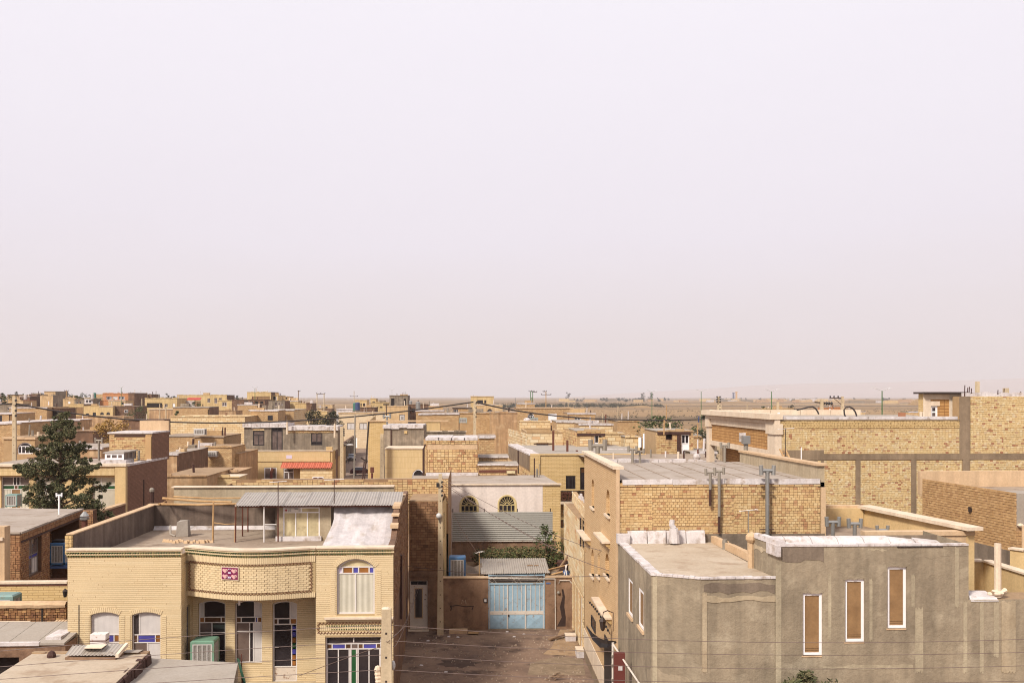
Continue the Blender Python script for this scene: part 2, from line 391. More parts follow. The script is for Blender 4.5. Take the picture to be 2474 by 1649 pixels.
M['dark_side']=brickmat('dark_brown_side_brick',[(140,100,76),(130,92,70),(148,106,82)],(108,76,58),.3,.1,.014,.35,KL*1.15)
M['cement']=plaster('grey_cement_render',(175,156,128),(151,134,110),.55,6,1.0,.4,(184,166,138),k=KL,patch=.5)
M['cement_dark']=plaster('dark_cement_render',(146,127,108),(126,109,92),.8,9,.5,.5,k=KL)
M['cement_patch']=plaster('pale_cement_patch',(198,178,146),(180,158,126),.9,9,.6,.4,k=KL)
M['cement_wall']=plaster('stained_grey_render',(138,118,102),(108,90,78),.7,8,.4,.75,k=KL)
M['concrete']=plaster('raw_concrete',(160,136,108),(134,112,88),.9,16,.4,.4,k=KL)
M['conc_pole']=plaster('pole_concrete',(220,196,158),(200,176,140),1.4,16,.3,.3,k=KL)
M['alley_plaster']=plaster('brown_mud_plaster',(164,128,98),(138,104,78),.6,10,.6,.35,(118,88,66),k=KL)
M['alley_side']=plaster('dark_mud_side',(156,118,90),(124,92,70),.5,12,.7,.6,k=KL)
M['white_plaster']=plaster('warm_white_plaster',(238,221,208),(232,213,198),.4,6,.08,.2,k=KL*1.05)
M['beige_plaster']=plaster('beige_plaster',(226,190,148),(208,172,130),.6,10,.3,.3,k=KL)
M['coping']=plaster('pale_stone_coping',(240,218,190),(228,202,172),.9,10,.2,.2,k=KL)
M['roof']=plaster('pale_roof_sheet',(214,196,178),(198,178,160),.4,7,.2,0,(184,162,140),k=KL*.70)
M['roof_dust']=plaster('dusty_roof',(204,180,154),(184,158,134),.5,8,.3,0,(162,136,112),k=KL*.72)
M['roof_mud']=plaster('mud_straw_roof',(204,168,126),(182,146,106),.8,8,.5,0,(164,130,98),k=KL*.74)
M['roof_pale']=plaster('pale_dusty_roof',(226,204,176),(212,188,158),.5,9,.3,0,(196,168,138),k=KL*.76)
M['tan_bricks']=islandmat('tan_brown_brick',[(208,164,108),(194,150,96),(216,172,116),(184,140,90),(202,158,102)],.3,KL)
M['tan_mortar']=plaster('tan_brown_mortar',(172,134,94),(154,118,82),1.2,16,.4,k=KL)
M['cement_light']=plaster('trowelled_light_cement',(192,175,144),(172,155,127),.9,8,.8,.35,k=KL)
M['mustard']=paint('mustard_niche',(204,164,90),.6,0,.2,KL)
M['oily']=plaster('oily_dirt',(112,88,72),(96,74,62),1.2,7,.4,0,k=KL*.78)
M['roof_grey']=plaster('pale_grey_roof',(206,192,176),(194,178,160),.5,9,.2,0,k=KL*.72)
M['white']=plaster('white_roof_felt',(240,230,226),(226,212,206),1.1,12,.5,.35,(190,170,154),k=.72)
M['white_seal']=plaster('white_sheet_felt',(236,226,224),(228,215,212),.7,10,.3,.4,(214,198,186),k=.62)
M['pvc']=paint('white_frame',(240,234,232),.45,0,.12,.9)
M['frame_pale']=paint('pale_metal_frame',(222,212,204),.5,0,.2,.85)
M['frame_black']=paint('black_frame',(44,38,36),.45,0,.2)
M['frame_cream']=paint('cream_frame',(222,196,130),.5,0,.15,.8)
M['frame_grey']=paint('grey_frame',(120,108,100),.5,0,.2)
M['glass']=glassm('dark_window_glass',(46,40,42))
M['glass_mid']=glassm('smoky_glass',(104,88,82),.1)
M['glass_blue']=glassm('blue_glass',(72,70,150),.12)
M['glass_amber']=glassm('amber_glass',(140,88,34),.12)
M['glass_green']=glassm('green_glass',(30,78,42),.12)
M['glass_brown']=glassm('brown_glass',(92,62,40),.15)
M['curtain']=curtain('white_curtain',(214,206,200),(166,158,152))
M['curtain_cream']=curtain('cream_curtain',(200,192,172),(176,168,148),1.4)
M['blind']=curtain('striped_blind',(214,204,182),(132,124,108),16)
M['brown_screen']=plaster('brown_window_board',(162,124,80),(144,108,68),1.5,8,.05,.2,rough=.5,k=KL)
M['insect_screen']=plaster('brown_insect_screen',(122,100,88),(104,84,74),2,30,.1,rough=.6,k=KL)
M['cream_board']=plaster('cream_board',(226,206,158),(210,188,142),1.2,5,.1,.4,(180,156,116),k=KL)
M['void']=paint('dark_interior',(40,30,26),.9,0,.4)
M['door_white']=paint('white_door',(224,206,186),.5,0,.15,.75,(150,110,84))
M['gate_blue']=paint('pale_blue_gate_paint',(160,190,208),.5,0,.4,.76,(146,122,104),sc=2.6)
M['gate_trim']=paint('cream_gate_trim',(226,212,196),.5,0,.2,.75,(150,120,96))
M['galv']=paint('galvanised_steel',(176,174,168),.42,.75,.3,.8)
M['galv_dark']=paint('weathered_flue',(158,146,130),.55,.2,.3,.75)
M['rust']=paint('rusty_steel',(112,62,44),.8,.1,.4,.8)
M['rust_dark']=paint('dark_rust',(78,48,38),.8,.1,.4,.8)
M['red_paint']=paint('red_paint',(118,54,44),.6,0,.3,.7)
M['corr_grey']=paint('weathered_iron_sheet',(186,174,160),.5,.15,.3,.75,(150,128,106),sc=1.2)
M['corr_fence']=paint('galvanised_fence_sheet',(176,170,158),.45,.25,.25,.72,sc=.8)
M['red_tile']=paint('red_roof_tile',(222,118,88),.6,0,.3,.72)
M['red_roof']=paint('red_awning',(196,60,44),.6,0,.2,.7)
M['cooler']=paint('cooler_casing',(212,204,196),.5,0,.2,.75)
M['cooler_green']=paint('green_cooler_casing',(124,166,138),.5,0,.25,.7,(140,120,96))
M['cooler_blue']=paint('blue_cooler_casing',(72,122,170),.5,0,.25,.75,(130,120,110))
M['cooler_teal']=paint('teal_cooler_casing',(138,172,164),.5,0,.25,.7,(150,130,108))
M['pad']=brickmat('straw_cooling_pad',[(196,188,178),(160,150,138)],(120,110,100),.06,.04,.006,.3,.7)
M['wood']=plaster('bleached_pole_wood',(206,164,110),(176,134,86),2.5,14,.4,0,k=KL)
M['wood_grey']=plaster('grey_old_timber',(160,128,98),(128,100,76),2.5,14,.4,0,k=KL)
M['cable']=paint('black_cable',(48,40,38),.6,0,.1)
M['wire']=paint('thin_grey_wire',(104,84,76),.6,0,.1)
M['green_pole']=paint('green_lamp_pole',(72,116,62),.5,0,.2,.8)
M['lamp_grey']=paint('lamp_head_grey',(206,202,198),.4,0,.15,.8)
M['black']=paint('black_plastic',(34,30,32),.5,0,.2)
M['black_iron']=paint('black_iron',(58,44,38),.6,.2,.2)
M['green_tile']=islandmat('green_glazed_brick',[(60,92,56),(84,104,58),(150,138,72),(48,76,48)],.2,.7)
M['zigzag']=paint('dark_red_brick',(112,46,34),.7,0,.2,.8)
M['dirt']=plaster('oily_alley_dirt',(172,140,114),(128,101,84),.4,9,.9,0,(100,77,64),k=KL*.82)
M['asphalt']=plaster('dusty_asphalt',(184,154,130),(160,132,110),.15,5,.3,0,(128,102,86),k=KL*.7)
M['ground_town']=plaster('bare_earth',(170,132,94),(146,110,78),.05,2,.3,0,k=KL*.8)
M['car_red']=paint('dark_red_car_paint',(74,30,36),.25,.2,.1,.9,spec=.6)
M['car_silver']=paint('silver_car_paint',(170,172,182),.3,.4,.1,.8,spec=.6)
M['tyre']=paint('tyre_rubber',(34,32,32),.8,0,.1)
M['car_glass']=glassm('car_glass',(36,40,52),.05)
M['light_glass']=paint('lamp_glass',(236,226,210),.2,0,.1,.9,spec=.6)
M['needles']=islandmat('pine_needles',[(74,80,48),(90,92,56),(108,102,66),(62,68,42),(128,112,78)],.35,.95)
M['leaves']=islandmat('green_leaves',[(62,78,38),(84,98,48),(52,64,34),(104,112,58)],.3,.8)
M['leaves_dark']=islandmat('dark_leaves',[(56,58,40),(70,70,48),(48,50,36),(84,80,56)],.3,.8)
M['leaves_yellow']=islandmat('yellow_leaves',[(176,134,52),(150,112,44),(196,152,66),(128,96,48)],.3,.75)
M['ivy']=islandmat('dry_ivy_leaves',[(80,90,46),(104,104,58),(134,108,70),(66,76,40),(90,98,52),(150,120,84)],.3,.8)
M['bark']=plaster('tree_bark',(120,94,70),(92,70,52),3,14,.6,0,k=KL)
M['pink']=paint('pink_tile_glaze',(236,178,172),.3,0,.1,.75)
M['magenta']=paint('magenta_tile_glaze',(136,34,84),.3,0,.35,.75,sc=6)
M['lilac']=paint('pale_lilac_tile',(222,208,228),.3,0,.1,.8)
M['plate_blue']=paint('blue_plate',(84,110,160),.4,0,.1,.8)
M['chalk']=paint('chalk_mark',(214,184,152),.9,0,.1,.7)
M['soot']=paint('soot_stain',(66,46,38),.95,0,.4,.7)
M['sign_white']=paint('white_sign_board',(226,214,200),.5,0,.15,.8)
M['sign_red']=paint('sign_red',(170,40,52),.5,0,.05,.8)
M['sign_grey']=paint('sign_grey',(110,104,104),.5,0,.05,.8)
M['tank_blue']=paint('blue_water_tank',(64,78,118),.5,0,.15,.8)
M['tank_green']=paint('green_water_tank',(70,120,104),.5,0,.15,.8)
M['dark_green']=paint('dark_green_cloth',(40,84,60),.8,0,.2,.8)
M['tank_orange']=paint('orange_tower',(220,164,84),.5,0,.1,.8)
M['rusty_white']=paint('white_enamel_with_rust',(238,226,218),.5,0,.15,.85,(176,108,50),sc=4)
def desert():
    N=NT('desert_plain');col=N.ramp(N.noise(.0016,6,.6,N.map((.35,1,1))),[(.34,lin((188,150,98),KL*.8)),(.66,lin((158,122,78),KL*.8))])
    band=N.noise(.004,5,.6,N.map((.10,1.0,1),(40,11,0)));col=N.mix(N.ramp(band,[(.48,bl(0)),(.60,bl(.9))]),col,lin((116,92,60),KL*.8))
    col=N.mix(.6,col,N.ramp(N.noise(.06,5,.7),[(.3,bl(.75)),(.7,bl(1.2))]),'MULTIPLY');col=N.mix(.5,col,N.ramp(N.noise(.6,4,.7),[(.3,bl(.8)),(.7,bl(1.15))]),'MULTIPLY')
    N.bump(N.noise(.08,5,.6),.4,1.0);return N.done(col,.95)
M['desert']=desert()
M['mount']=plaster('bare_mountain_rock',(214,182,166),(204,172,156),.0008,.02,.2,k=KL*.8)
# ---------------------------------------------------------------- builders for repeated kinds of fittings
def win2(parent,P,r,frame,rows,d=.1,rise=0,t=.05,th=.06,name='window',pname='pane',bar=.8,solid=()):
    """window whose rows (from the top) each have their own panes: rows = [(height, [(width, material), ...]), ...]"""
    u0,u1,w0,w1=r[:4];m=MB();H=w1-w0;W=u1-u0;hs=sum(x[0]for x in rows)
    m.pbox(P,u0,u0+t,w0,w1-rise,d-th/2,d+th/2);m.pbox(P,u1-t,u1,w0,w1-rise,d-th/2,d+th/2);m.pbox(P,u0+t,u1-t,w0,w0+t,d-th/2,d+th/2)
    if rise:
        n=12;c=(u0+u1)/2
        for k in range(n):
            a,b=u0+W*k/n,u0+W*(k+1)/n;wa,wb=arch_w(a,u0,u1,w1,rise),arch_w(b,u0,u1,w1,rise);ca,cb=c+(a-c)*(1-2*t/W),c+(b-c)*(1-2*t/W)
            m.hexa([P(ca,wa-t,d-th/2),P(cb,wb-t,d-th/2),P(cb,wb-t,d+th/2),P(ca,wa-t,d+th/2)],[P(a,wa,d-th/2),P(b,wb,d-th/2),P(b,wb,d+th/2),P(a,wa,d+th/2)])
    else:m.pbox(P,u0+t,u1-t,w1-t,w1,d-th/2,d+th/2)
    panes=[];top=w1
    for j,(h,cs)in enumerate(rows):
        lo=top-H*h/hs
        if j<len(rows)-1:m.pbox(P,u0+t,u1-t,lo-t*bar/2,lo+t*bar/2,d-th*.42,d+th*.42)
        ws=sum(c[0]for c in cs);a=u0
        for i,(w,mat)in enumerate(cs):
            b=a+W*w/ws
            if i<len(cs)-1:
                hi=arch_w(b,u0,u1,w1,rise)-t*.5 if(j==0 and rise)else top-t*.4
                m.pbox(P,b-t*bar/2,b+t*bar/2,lo+t*.4,hi,d-th*.38,d+th*.38)
            if mat is not None:
                e=.012
                if j==0 and rise:panes.append(([P(a,lo,d),P(b,lo,d)]+[P(b+(a-b)*q/8,arch_w(b+(a-b)*q/8,u0,u1,w1,rise)-e,d)for q in range(9)],mat))
                else:panes.append(([P(a+e,lo,d),P(b-e,lo,d),P(b-e,top-e,d),P(a+e,top-e,d)],mat))
            a=b
        top=lo
    fr=m.build(name,frame,parent)
    for pts,mat in panes:MB().poly(pts).build(pname,mat,fr)
    return fr
def flue(parent,x,y,z0,z1,r,mat,head='H',hmat=None,name='flue',yaw=0.0):
    m=MB();m.tube([(x,y,z0),(x,y,z1)],r,10)
    for k in range(1,int((z1-z0)/1.3)+1):m.tube([(x,y,z0+k*1.3-.03),(x,y,z0+k*1.3+.03)],r*1.12,10)
    f=m.build(name,mat,parent,smooth=False)
    h=MB();s=r/.07;c,sn=cos(yaw),sin(yaw)
    if head=='H':
        a=.20*s
        h.tube([(x-a*c,y-a*sn,z1+.02*s),(x+a*c,y+a*sn,z1+.02*s)],r*.85,8)
        for q in(-1,1):h.tube([(x+q*a*c,y+q*a*sn,z1-.12*s),(x+q*a*1.08*c,y+q*a*1.08*sn,z1+.2*s)],r*1.02,8)
    elif head=='T':
        h.tube([(x-.16*s*c,y-.16*s*sn,z1),(x+.16*s*c,y+.16*s*sn,z1)],r*1.0,8)
        for q in(-1,1):h.tube([(x+q*.17*s*c,y+q*.17*s*sn,z1-.1*s),(x+q*.17*s*c,y+q*.17*s*sn,z1+.1*s)],r*1.1,8)
    elif head=='cap':
        h.tube([(x,y,z1),(x,y,z1+.05*s)],r*1.7,8);h.tube([(x,y,z1+.09*s),(x,y,z1+.2*s)],r*1.7,8,r*.4)
    elif head=='box':h.box(x-r*2.3,x+r*2.3,y-r*1.8,y+r*1.8,z1-.02*s,z1+.36*s)
    if h.f:h.build('cowl',hmat or mat,f)
    return f
def cooler(label,P,r,dep,case,grille='cooler',group=None,slats=4,d=0.0,legs=.12):
    """evaporative cooler: a cube with louvred cooling pads in its faces"""
    u0,u1,w0,w1=r[:4];b=P((u0+u1)/2,w0,d+dep/2)
    t=T('air_cooler',label,'air cooler',b,group);e=.08*(w1-w0);m=MB()
    m.pbox(P,u0,u1,w1-e,w1,d,d+dep);m.pbox(P,u0,u1,w0+legs*.5,w0+e+legs*.5,d,d+dep)
    m.hexa([P(u0,w1,d),P(u1,w1,d),P(u1,w1,d+dep),P(u0,w1,d+dep)],[P(u0+.06,w1+e*.5,d+.06),P(u1-.06,w1+e*.5,d+.06),P(u1-.06,w1+e*.5,d+dep-.06),P(u0+.06,w1+e*.5,d+dep-.06)])
    for a in(u0,u1-e):
        for q in(d,d+dep-e):m.pbox(P,a,a+e,w0,w1-e,q,q+e)
    m.build('casing',case,t)
    MB().pbox(P,u0+.03,u1-.03,w0+e+legs*.5,w1-e,d+.05,d+dep-.05).build('core',M['void'],t)
    g=MB();lo,hi=w0+e+legs*.5,w1-e;q0=d+.015
    fr=MB();f_=.05*(u1-u0)
    a,c=u0+e,u1-e
    for x0,x1,z0,z1 in((a,a+f_,lo,hi),(c-f_,c,lo,hi),(a+f_,c-f_,lo,lo+f_),(a+f_,c-f_,hi-f_,hi)):fr.pbox(P,x0,x1,z0,z1,q0-.01,q0+.03)
    for k in range(1,slats):x=a+(c-a)*k/slats;fr.pbox(P,x-f_*.4,x+f_*.4,lo+f_,hi-f_,q0-.006,q0+.03)
    gp=fr.build('grille',M[grille],t);MB().pbox(P,a+f_,c-f_,lo+f_,hi-f_,q0+.02,q0+.04).build('pad',M['pad'],gp)
    s_=MB()
    for k in range(5):x=d+e+(dep-2*e)*(k+.5)/5;s_.pbox(P,u1-.03,u1-.012,lo,hi,x-.03,x+.03)
    s_.build('side_grille',M[grille],t);return t
def antenna(label,x,y,z0,z1,boom=1.0,yaw=.2,n=5,mat='rust_dark',plate=True):
    t=T('tv_antenna',label,'antenna',(x,y,z0),'television antennas on the roofs');MB().tube([(x,y,z0),(x,y,z1)],.022,6).build('mast',M[mat],t)
    b=MB();c,s=cos(yaw),sin(yaw);b.tube([(x-c*boom*.5,y-s*boom*.5,z1-.03),(x+c*boom*.5,y+s*boom*.5,z1+.03)],.016,5)
    for k in range(n):
        q=-boom*.45+boom*.9*k/(n-1);L=.16+.02*k
        b.tube([(x+c*q-s*L,y+s*q+c*L,z1+.06*q/boom),(x+c*q+s*L,y+s*q-c*L,z1+.06*q/boom)],.01,4)
    b.build('boom',M['frame_pale'],t);return t
def foliage(m,cl,size,flat=.5):
    """leaf-sized faces scattered through clumps (x, y, z, radius, count)"""
    vs=[]
    for(x,y,z,r,n)in cl:
        d=RNG.normal(size=(n,3));d/=np.linalg.norm(d,axis=1)[:,None];d*=(r*RNG.random(n)**(1/2.2))[:,None];d[:,2]*=.8
        vs.append(d+np.array((x,y,z)))
    c=np.concatenate(vs);n=len(c);a=RNG.normal(size=(n,3));a[:,2]*=flat;a/=np.linalg.norm(a,axis=1)[:,None]
    b=np.cross(a,RNG.normal(size=(n,3)));b/=np.linalg.norm(b,axis=1)[:,None]
    s=(size*(.6+.8*RNG.random(n)))[:,None];a=a*s;b=b*s*.45
    V=np.stack([c-a*.5,c+b*.5,c+a*.5,c-b*.5],1).reshape(-1,3);k=len(m.v)
    m.v+=[tuple(x)for x in V.tolist()];m.f+=[tuple(x)for x in(np.arange(n)[:,None]*4+np.arange(4)+k).tolist()];return m
def tree(name,label,x,y,z0,h,w,mat,cat='tree',group=None,n=900,size=.3,clumps=14,trunk=.12,low=.25,shape='round',seed=0,zs=1.0):
    r=random.Random(seed);t=T(name,label,cat,(x,y,z0),group);tm=MB()
    tm.tube([(x,y,z0),(x+r.uniform(-.1,.1)*w,y,z0+h*.45),(x+r.uniform(-.1,.1)*w,y+r.uniform(-.1,.1)*w,z0+h*.86)],trunk,7,trunk*.25)
    cl=[]
    for k in range(clumps):
        f=low+(1-low)*(k+.5)/clumps;a=r.uniform(0,2*pi)
        if shape=='cone':rad=w*.5*(1.05-f)/(1.05-low)
        elif shape=='column':rad=w*.35*(1 if f<.8 else .5)
        else:rad=w*.5*sqrt(max(.05,1-((f-(1+low)/2)/((1-low)/2*1.1))**2))
        q=rad*r.uniform(.35,.95);cx,cy,cz=x+q*cos(a),y+q*sin(a),z0+h*f*.96
        tm.tube([(x,y,z0+h*max(.15,f-.15)),(cx,cy,cz)],trunk*.4,5,trunk*.12)
        cl.append((cx,cy,cz,max(.12*w,min(rad*.6,.3*w))*r.uniform(.7,1.1),int(n/clumps)))
    tm.build('trunk',M['bark'],t);foliage(MB(),cl,size).build('crown',M[mat],t);return t
def hs(name,label,px0,px1,py,Y,dep,front,side=None,roof='roof_dust',lip='white',wins=(),zb=0.0,cat='house',skew=0.0,lipt=.22,side_px=None,par=0.0,group=None):
    """a flat-roofed house given by its front; wins = (px0, py0, px1, py1, style)"""
    gl_=M['glass'];P=PY(px0,px1,Y);z1=zof((px0+px1)/2,py,Y);t=T(name,label,cat,P(P.L/2,zb,dep/2),group);W=P.L
    holes=[]
    for w in wins:holes.append(P.rect((w[0],w[1]),(w[2],w[3]))+((w[5],)if len(w)>5 else(0,)))
    m=wall(MB(),P,0,W,zb,z1,holes,.22)
    if side is None or side==front:
        m.poly([P(0,zb),P(0,zb,dep),P(0,z1,dep),P(0,z1)]);m.poly([P(W,zb),P(W,zb,dep),P(W,z1,dep),P(W,z1)]);m.poly([P(0,zb,dep),P(W,zb,dep),P(W,z1,dep),P(0,z1,dep)]);m.build('wall',M[front],t)
    else:
        m.build('facade',M[front],t);s=MB()
        s.poly([P(0,zb),P(0,zb,dep),P(0,z1,dep),P(0,z1)]);s.poly([P(W,zb),P(W,zb,dep),P(W,z1,dep),P(W,z1)]);s.poly([P(0,zb,dep),P(W,zb,dep),P(W,z1,dep),P(0,z1,dep)]);s.build('side_wall',M[side],t)
    if par>0:
        MB().poly([P(.02,z1-par,.02),P(W-.02,z1-par,.02),P(W-.02,z1-par,dep-.02),P(.02,z1-par,dep-.02)]).build('roof',M[roof],t)
        p=MB();th=min(.25,W*.08)
        p.pbox(P,-.02,W+.02,z1,z1+.07,-.04,th);p.pbox(P,-.02,W+.02,z1,z1+.07,dep-th,dep+.02);p.pbox(P,-.02,th,z1,z1+.07,th,dep-th);p.pbox(P,W-th,W+.02,z1,z1+.07,th,dep-th)
        p.build('coping',M[lip or front],t)
        q=MB();q.pbox(P,.01,W-.01,z1-par,z1,dep-.2,dep-.01);q.pbox(P,.01,.2,z1-par,z1,.01,dep-.2);q.pbox(P,W-.2,W-.01,z1-par,z1,.01,dep-.2);q.build('parapet',M[side or front],t)
    else:
        MB().pbox(P,-.1,W+.1,z1,z1+.06,-.1,dep+.1).build('roof',M[roof],t)
        if lip:
            q=MB();k=max(3,int(W/2.2));a=-.12
            for i in range(k):
                b=-.12+(W+.24)*(i+1)/k;j=random.uniform(-.03,.03);q.pbox(P,a+.01,b-.01,z1-lipt*.7+j,z1+lipt*.3+j,-.14,.25);a=b
            q.build('roof_edge',M[lip],t)
    r_=random.Random(int(px0*7+py));q=MB();k=max(3,int(W/.7))
    if not lip:
        for i in range(k):q.pbox(P,W*i/k+.01,W*(i+1)/k-.01,z1-.05,z1+.07+r_.choice((0,.02,.05,.1,.16)),-.11,.18)
        q.build('edge_course',M[front],t,kind='stuff')
    if not wins and cat=='house' and zb==0 and W>5 and r_.random()<.5:
        for i in range(r_.randint(1,2)):
            a=r_.uniform(.1,.8)*W;w_=r_.uniform(.7,1.3);win2(t,P,(a,min(a+w_,W-.2),z1-2.0,z1-2.0+r_.uniform(.7,1.1)),M[r_.choice(('pvc','rust','frame_black'))],[(1,[(1,gl_),(1,gl_)])],-.03,0,.08)
    if Y<420 and cat=='house' and zb==0:
        for i in range(r_.randint(1,3)):
            c=P(W*r_.uniform(.08,.92),z1,dep*r_.uniform(.1,.7));s_=Y/300+.5;hh=r_.uniform(.5,1.5)
            MB().tube([(c[0],c[1],c[2]-.1),(c[0]+r_.uniform(-.1,.1),c[1],c[2]+hh)],r_.uniform(.06,.16),6).build('flue_stub',M[r_.choice(('galv_dark','coping','rust_dark','white','rust'))],t)
        if r_.random()<.45:
            a=r_.uniform(.1,.6)*W;b=min(W-.2,a+r_.uniform(1.2,3));MB().pbox(P,a,b,z1,z1+r_.uniform(.3,1.0),dep*.3,dep*.3+1.2).build('roof_block',M[r_.choice(('far_grey','far_tan','white','far_brick'))],t)
    for w,h in zip(wins,holes):
        st=w[4];rise=h[4]
        if st=='void':MB().poly([P(h[0],h[2],.21),P(h[1],h[2],.21),P(h[1],h[3],.21),P(h[0],h[3],.21)]).build('opening',M['void'],t)
        elif st=='door':win2(t,P,h[:4],M['pvc'],[(.42,[(1,M['glass']),(1,M['glass'])]),(.58,[(1,M['pvc'])])],.12,0,.1,name='door')
        elif st=='brown':win2(t,P,h[:4],M['rust_dark'],[(1,[(1,M['brown_screen'])])],.12,0,.06,name='door')
        elif st=='white':win2(t,P,h[:4],M['pvc'],[(1,[(1,M['pvc'])])],.12,0,.06,name='door')
        else:
            fr={'w':'pvc','b':'frame_black','c':'frame_cream','r':'rust','g':'frame_grey'}[st[0]];gl=M[{'d':'glass','m':'glass_mid','c':'curtain','x':'blind'}[st[1]]];n=int(st[2])if len(st)>2 else 2
            sz=h[1]-h[0];rows=[(1,[(1,gl)]*n)]if not rise else[(.35,[(1,gl)]),(.65,[(1,gl)]*n)]
            win2(t,P,h[:4],M[fr],rows,.14,rise,max(.05,sz*.06))
    return t,P,z1
def loop_ground(pts,z):return[(p[0],p[1],z)for p in pts]
# ---------------------------------------------------------------- the ground
def ground(name,pts,z,mat):return MB().poly([(x,y,z)for x,y in pts]).build(name,M[mat],None,kind='structure')
ground('desert_plain',[(-24000,-60),(24000,-60),(24000,24000),(-24000,24000)],0.0,'desert')
ground('town_ground',[(-260,-40),(70,-40),(75,110),(30,180),(20,300),(-40,420),(-300,520),(-420,300)],.02,'ground_town')
ground('alley',[(-3.6,12),(5.75,12),(5.72,57.6),(-3.85,57.6)],.04,'dirt')
ground('concrete_patch',[(2.6,48.2),(5.4,48.0),(5.6,51.0),(4.4,51.6),(2.9,50.4)],.048,'concrete')
ground('oil_stain',[(-1.9,50.3),(-1.5,50.0),(-1.4,49.7),(-.9,49.8),(-.6,49.5),(-.3,49.9),(.1,49.8),(0,50.2),(.4,50.5),(-.1,50.7),(-.2,51.2),(-.7,51.0),(-1.0,51.5),(-1.2,51.0),(-1.7,51.1),(-1.5,50.6)],.046,'oily')
ground('sunlit_ground_tint',[(3.6,52),(5.7,51.5),(5.7,57.5),(5.0,57.5),(4.5,55),(4.2,53.5)],.047,'roof_mud')  # paler ground colour painted where sun reaches the alley's right side
ground('side_street',[(-24.5,92),(-14.6,92),(-15.2,160),(-15.5,262),(-60,262),(-60,246),(-28.5,246)],.04,'asphalt')

# ---------------------------------------------------------------- the yellow brick house, left foreground
yh=T('yellow_house','pale yellow brick house with arched windows and curved balcony panel left of the alley','house',(-10,46,0))
PL=PY(163.5,438,41.4);PR=PY(763,950.5,41.6);PB=Plane((xof(430,43.1),43.1),(-6.45,43.1))
XL0,XL1,XR0,XR1=PL.A[0],PL.A[0]+PL.L,PR.A[0],PR.A[0]+PR.L
zc=7.22;ZR=6.62
w1=PL.rect((219.1,1477.5),(287.4,1600));w2=PL.rect((318.7,1477.5),(387.6,1600))
hl=[w1+(.13,),w2+(.13,)]
wall(MB(),PL,0,PL.L,0,zc,hl,.2).build('left_wing_wall',M['ribbed_back'],yh)
bricks(PL,0,PL.L,1.4,zc-.3,2.6,.081,.009,.009,M['ribbed'],yh,hl,.0015,name='course_brick')
for h in hl:
    voussoirs(PL,h[0]-.02,h[1]+.02,h[3],.13,.2,17,M['ribbed'],yh,.028)
    for s in(h[0]-.24,h[1]+.06):
        q=MB()
        for k in range(int((h[3]-.1-h[2])/.081)):q.pbox(PL,s,s+.18,h[2]+k*.081+.008,h[2]+k*.081+.073,-.026,.01)
        q.build('jamb_bricks',M['ribbed'],yh,kind='stuff')
cu,am,bu=M['curtain'],M['glass_amber'],M['glass_blue']
win2(yh,PL,w1,M['frame_pale'],[(1.06,[(1,cu)]),(.36,[(.17,am),(.6,bu),(.2,am)]),(.9,[(1.1,cu),(1,cu)])],.13,.13,.045)
win2(yh,PL,w2,M['frame_pale'],[(1.06,[(.24,M['glass']),(.8,cu)]),(.36,[(.17,M['glass_brown']),(.6,bu),(.2,am)]),(.9,[(1.05,M['insect_screen']),(1,cu)])],.13,.13,.045)
# expansion joint and drain pipe on the left wing
MB().tube([PL(.46,2.1,-.02),PL(.46,5.0,-.02)],.018,5).build('downpipe',M['cable'],yh)
# recess wall with two tall windows and a door
wa=PB.rect((479.2,1450),(544.7,1601));wb=PB.rect((567.7,1450),(633.2,1601));wd=PB.rect((658.5,1451),(717.7,1648))
hb=[wa+(.12,),wb+(.12,),wd+(.1,)]
wall(MB(),PB,0,PB.L,0,5.6,hb,.2).build('recess_wall',M['ribbed_back'],yh)
bricks(PB,0,PB.L,1.3,5.3,2.6,.081,.009,.009,M['ribbed'],yh,hb,.0015,name='course_brick')
for h in hb:voussoirs(PB,h[0]-.02,h[1]+.02,h[3],h[4],.17,17,M['ribbed'],yh,.028)
gl=M['glass']
win2(yh,PB,wa,M['frame_pale'],[(.27,[(.18,cu),(.82,gl)]),(.085,[(.2,am),(.62,M['glass_brown']),(.18,M['glass_brown'])]),(.16,[(.48,M['glass_mid']),(.52,gl)]),(.48,[(.48,M['glass_mid']),(.52,gl)])],.13,.12,.05)
win2(yh,PB,wb,M['frame_pale'],[(.27,[(.7,gl),(.3,cu)]),(.085,[(.2,M['glass_brown']),(.5,gl),(.08,bu),(.18,am)]),(.14,[(.52,M['insect_screen']),(.14,gl),(.34,cu)]),(.5,[(.52,M['insect_screen']),(.14,gl),(.34,cu)])],.13,.12,.05)
dr=win2(yh,PB,wd,M['frame_pale'],[(.22,[(.7,gl),(.3,cu)]),(.07,[(.2,M['glass_brown']),(.5,gl),(.3,am)]),(.52,[(.76,gl),(.24,None)]),(.19,[(1,M['door_white'])])],.13,.1,.06,name='door')
du0=wd[1]-(wd[1]-wd[0])*.25;dw1=wd[3]-(wd[3]-wd[2])*.31;dst=(wd[3]-wd[2])*.495/7
for k,c in enumerate([bu,bu,am,M['glass_green'],bu,am,am]):
    MB().pbox(PB,du0+.03,wd[1]-.08,dw1-(k+1)*dst+.025,dw1-k*dst-.025,.115,.14).build('stained_pane',c,dr)
MB().tube([PB(wd[0]+.1,2.75,.06),PB(wd[0]+.25,2.75,.06)],.02,6).build('handle',M['pvc'],dr)
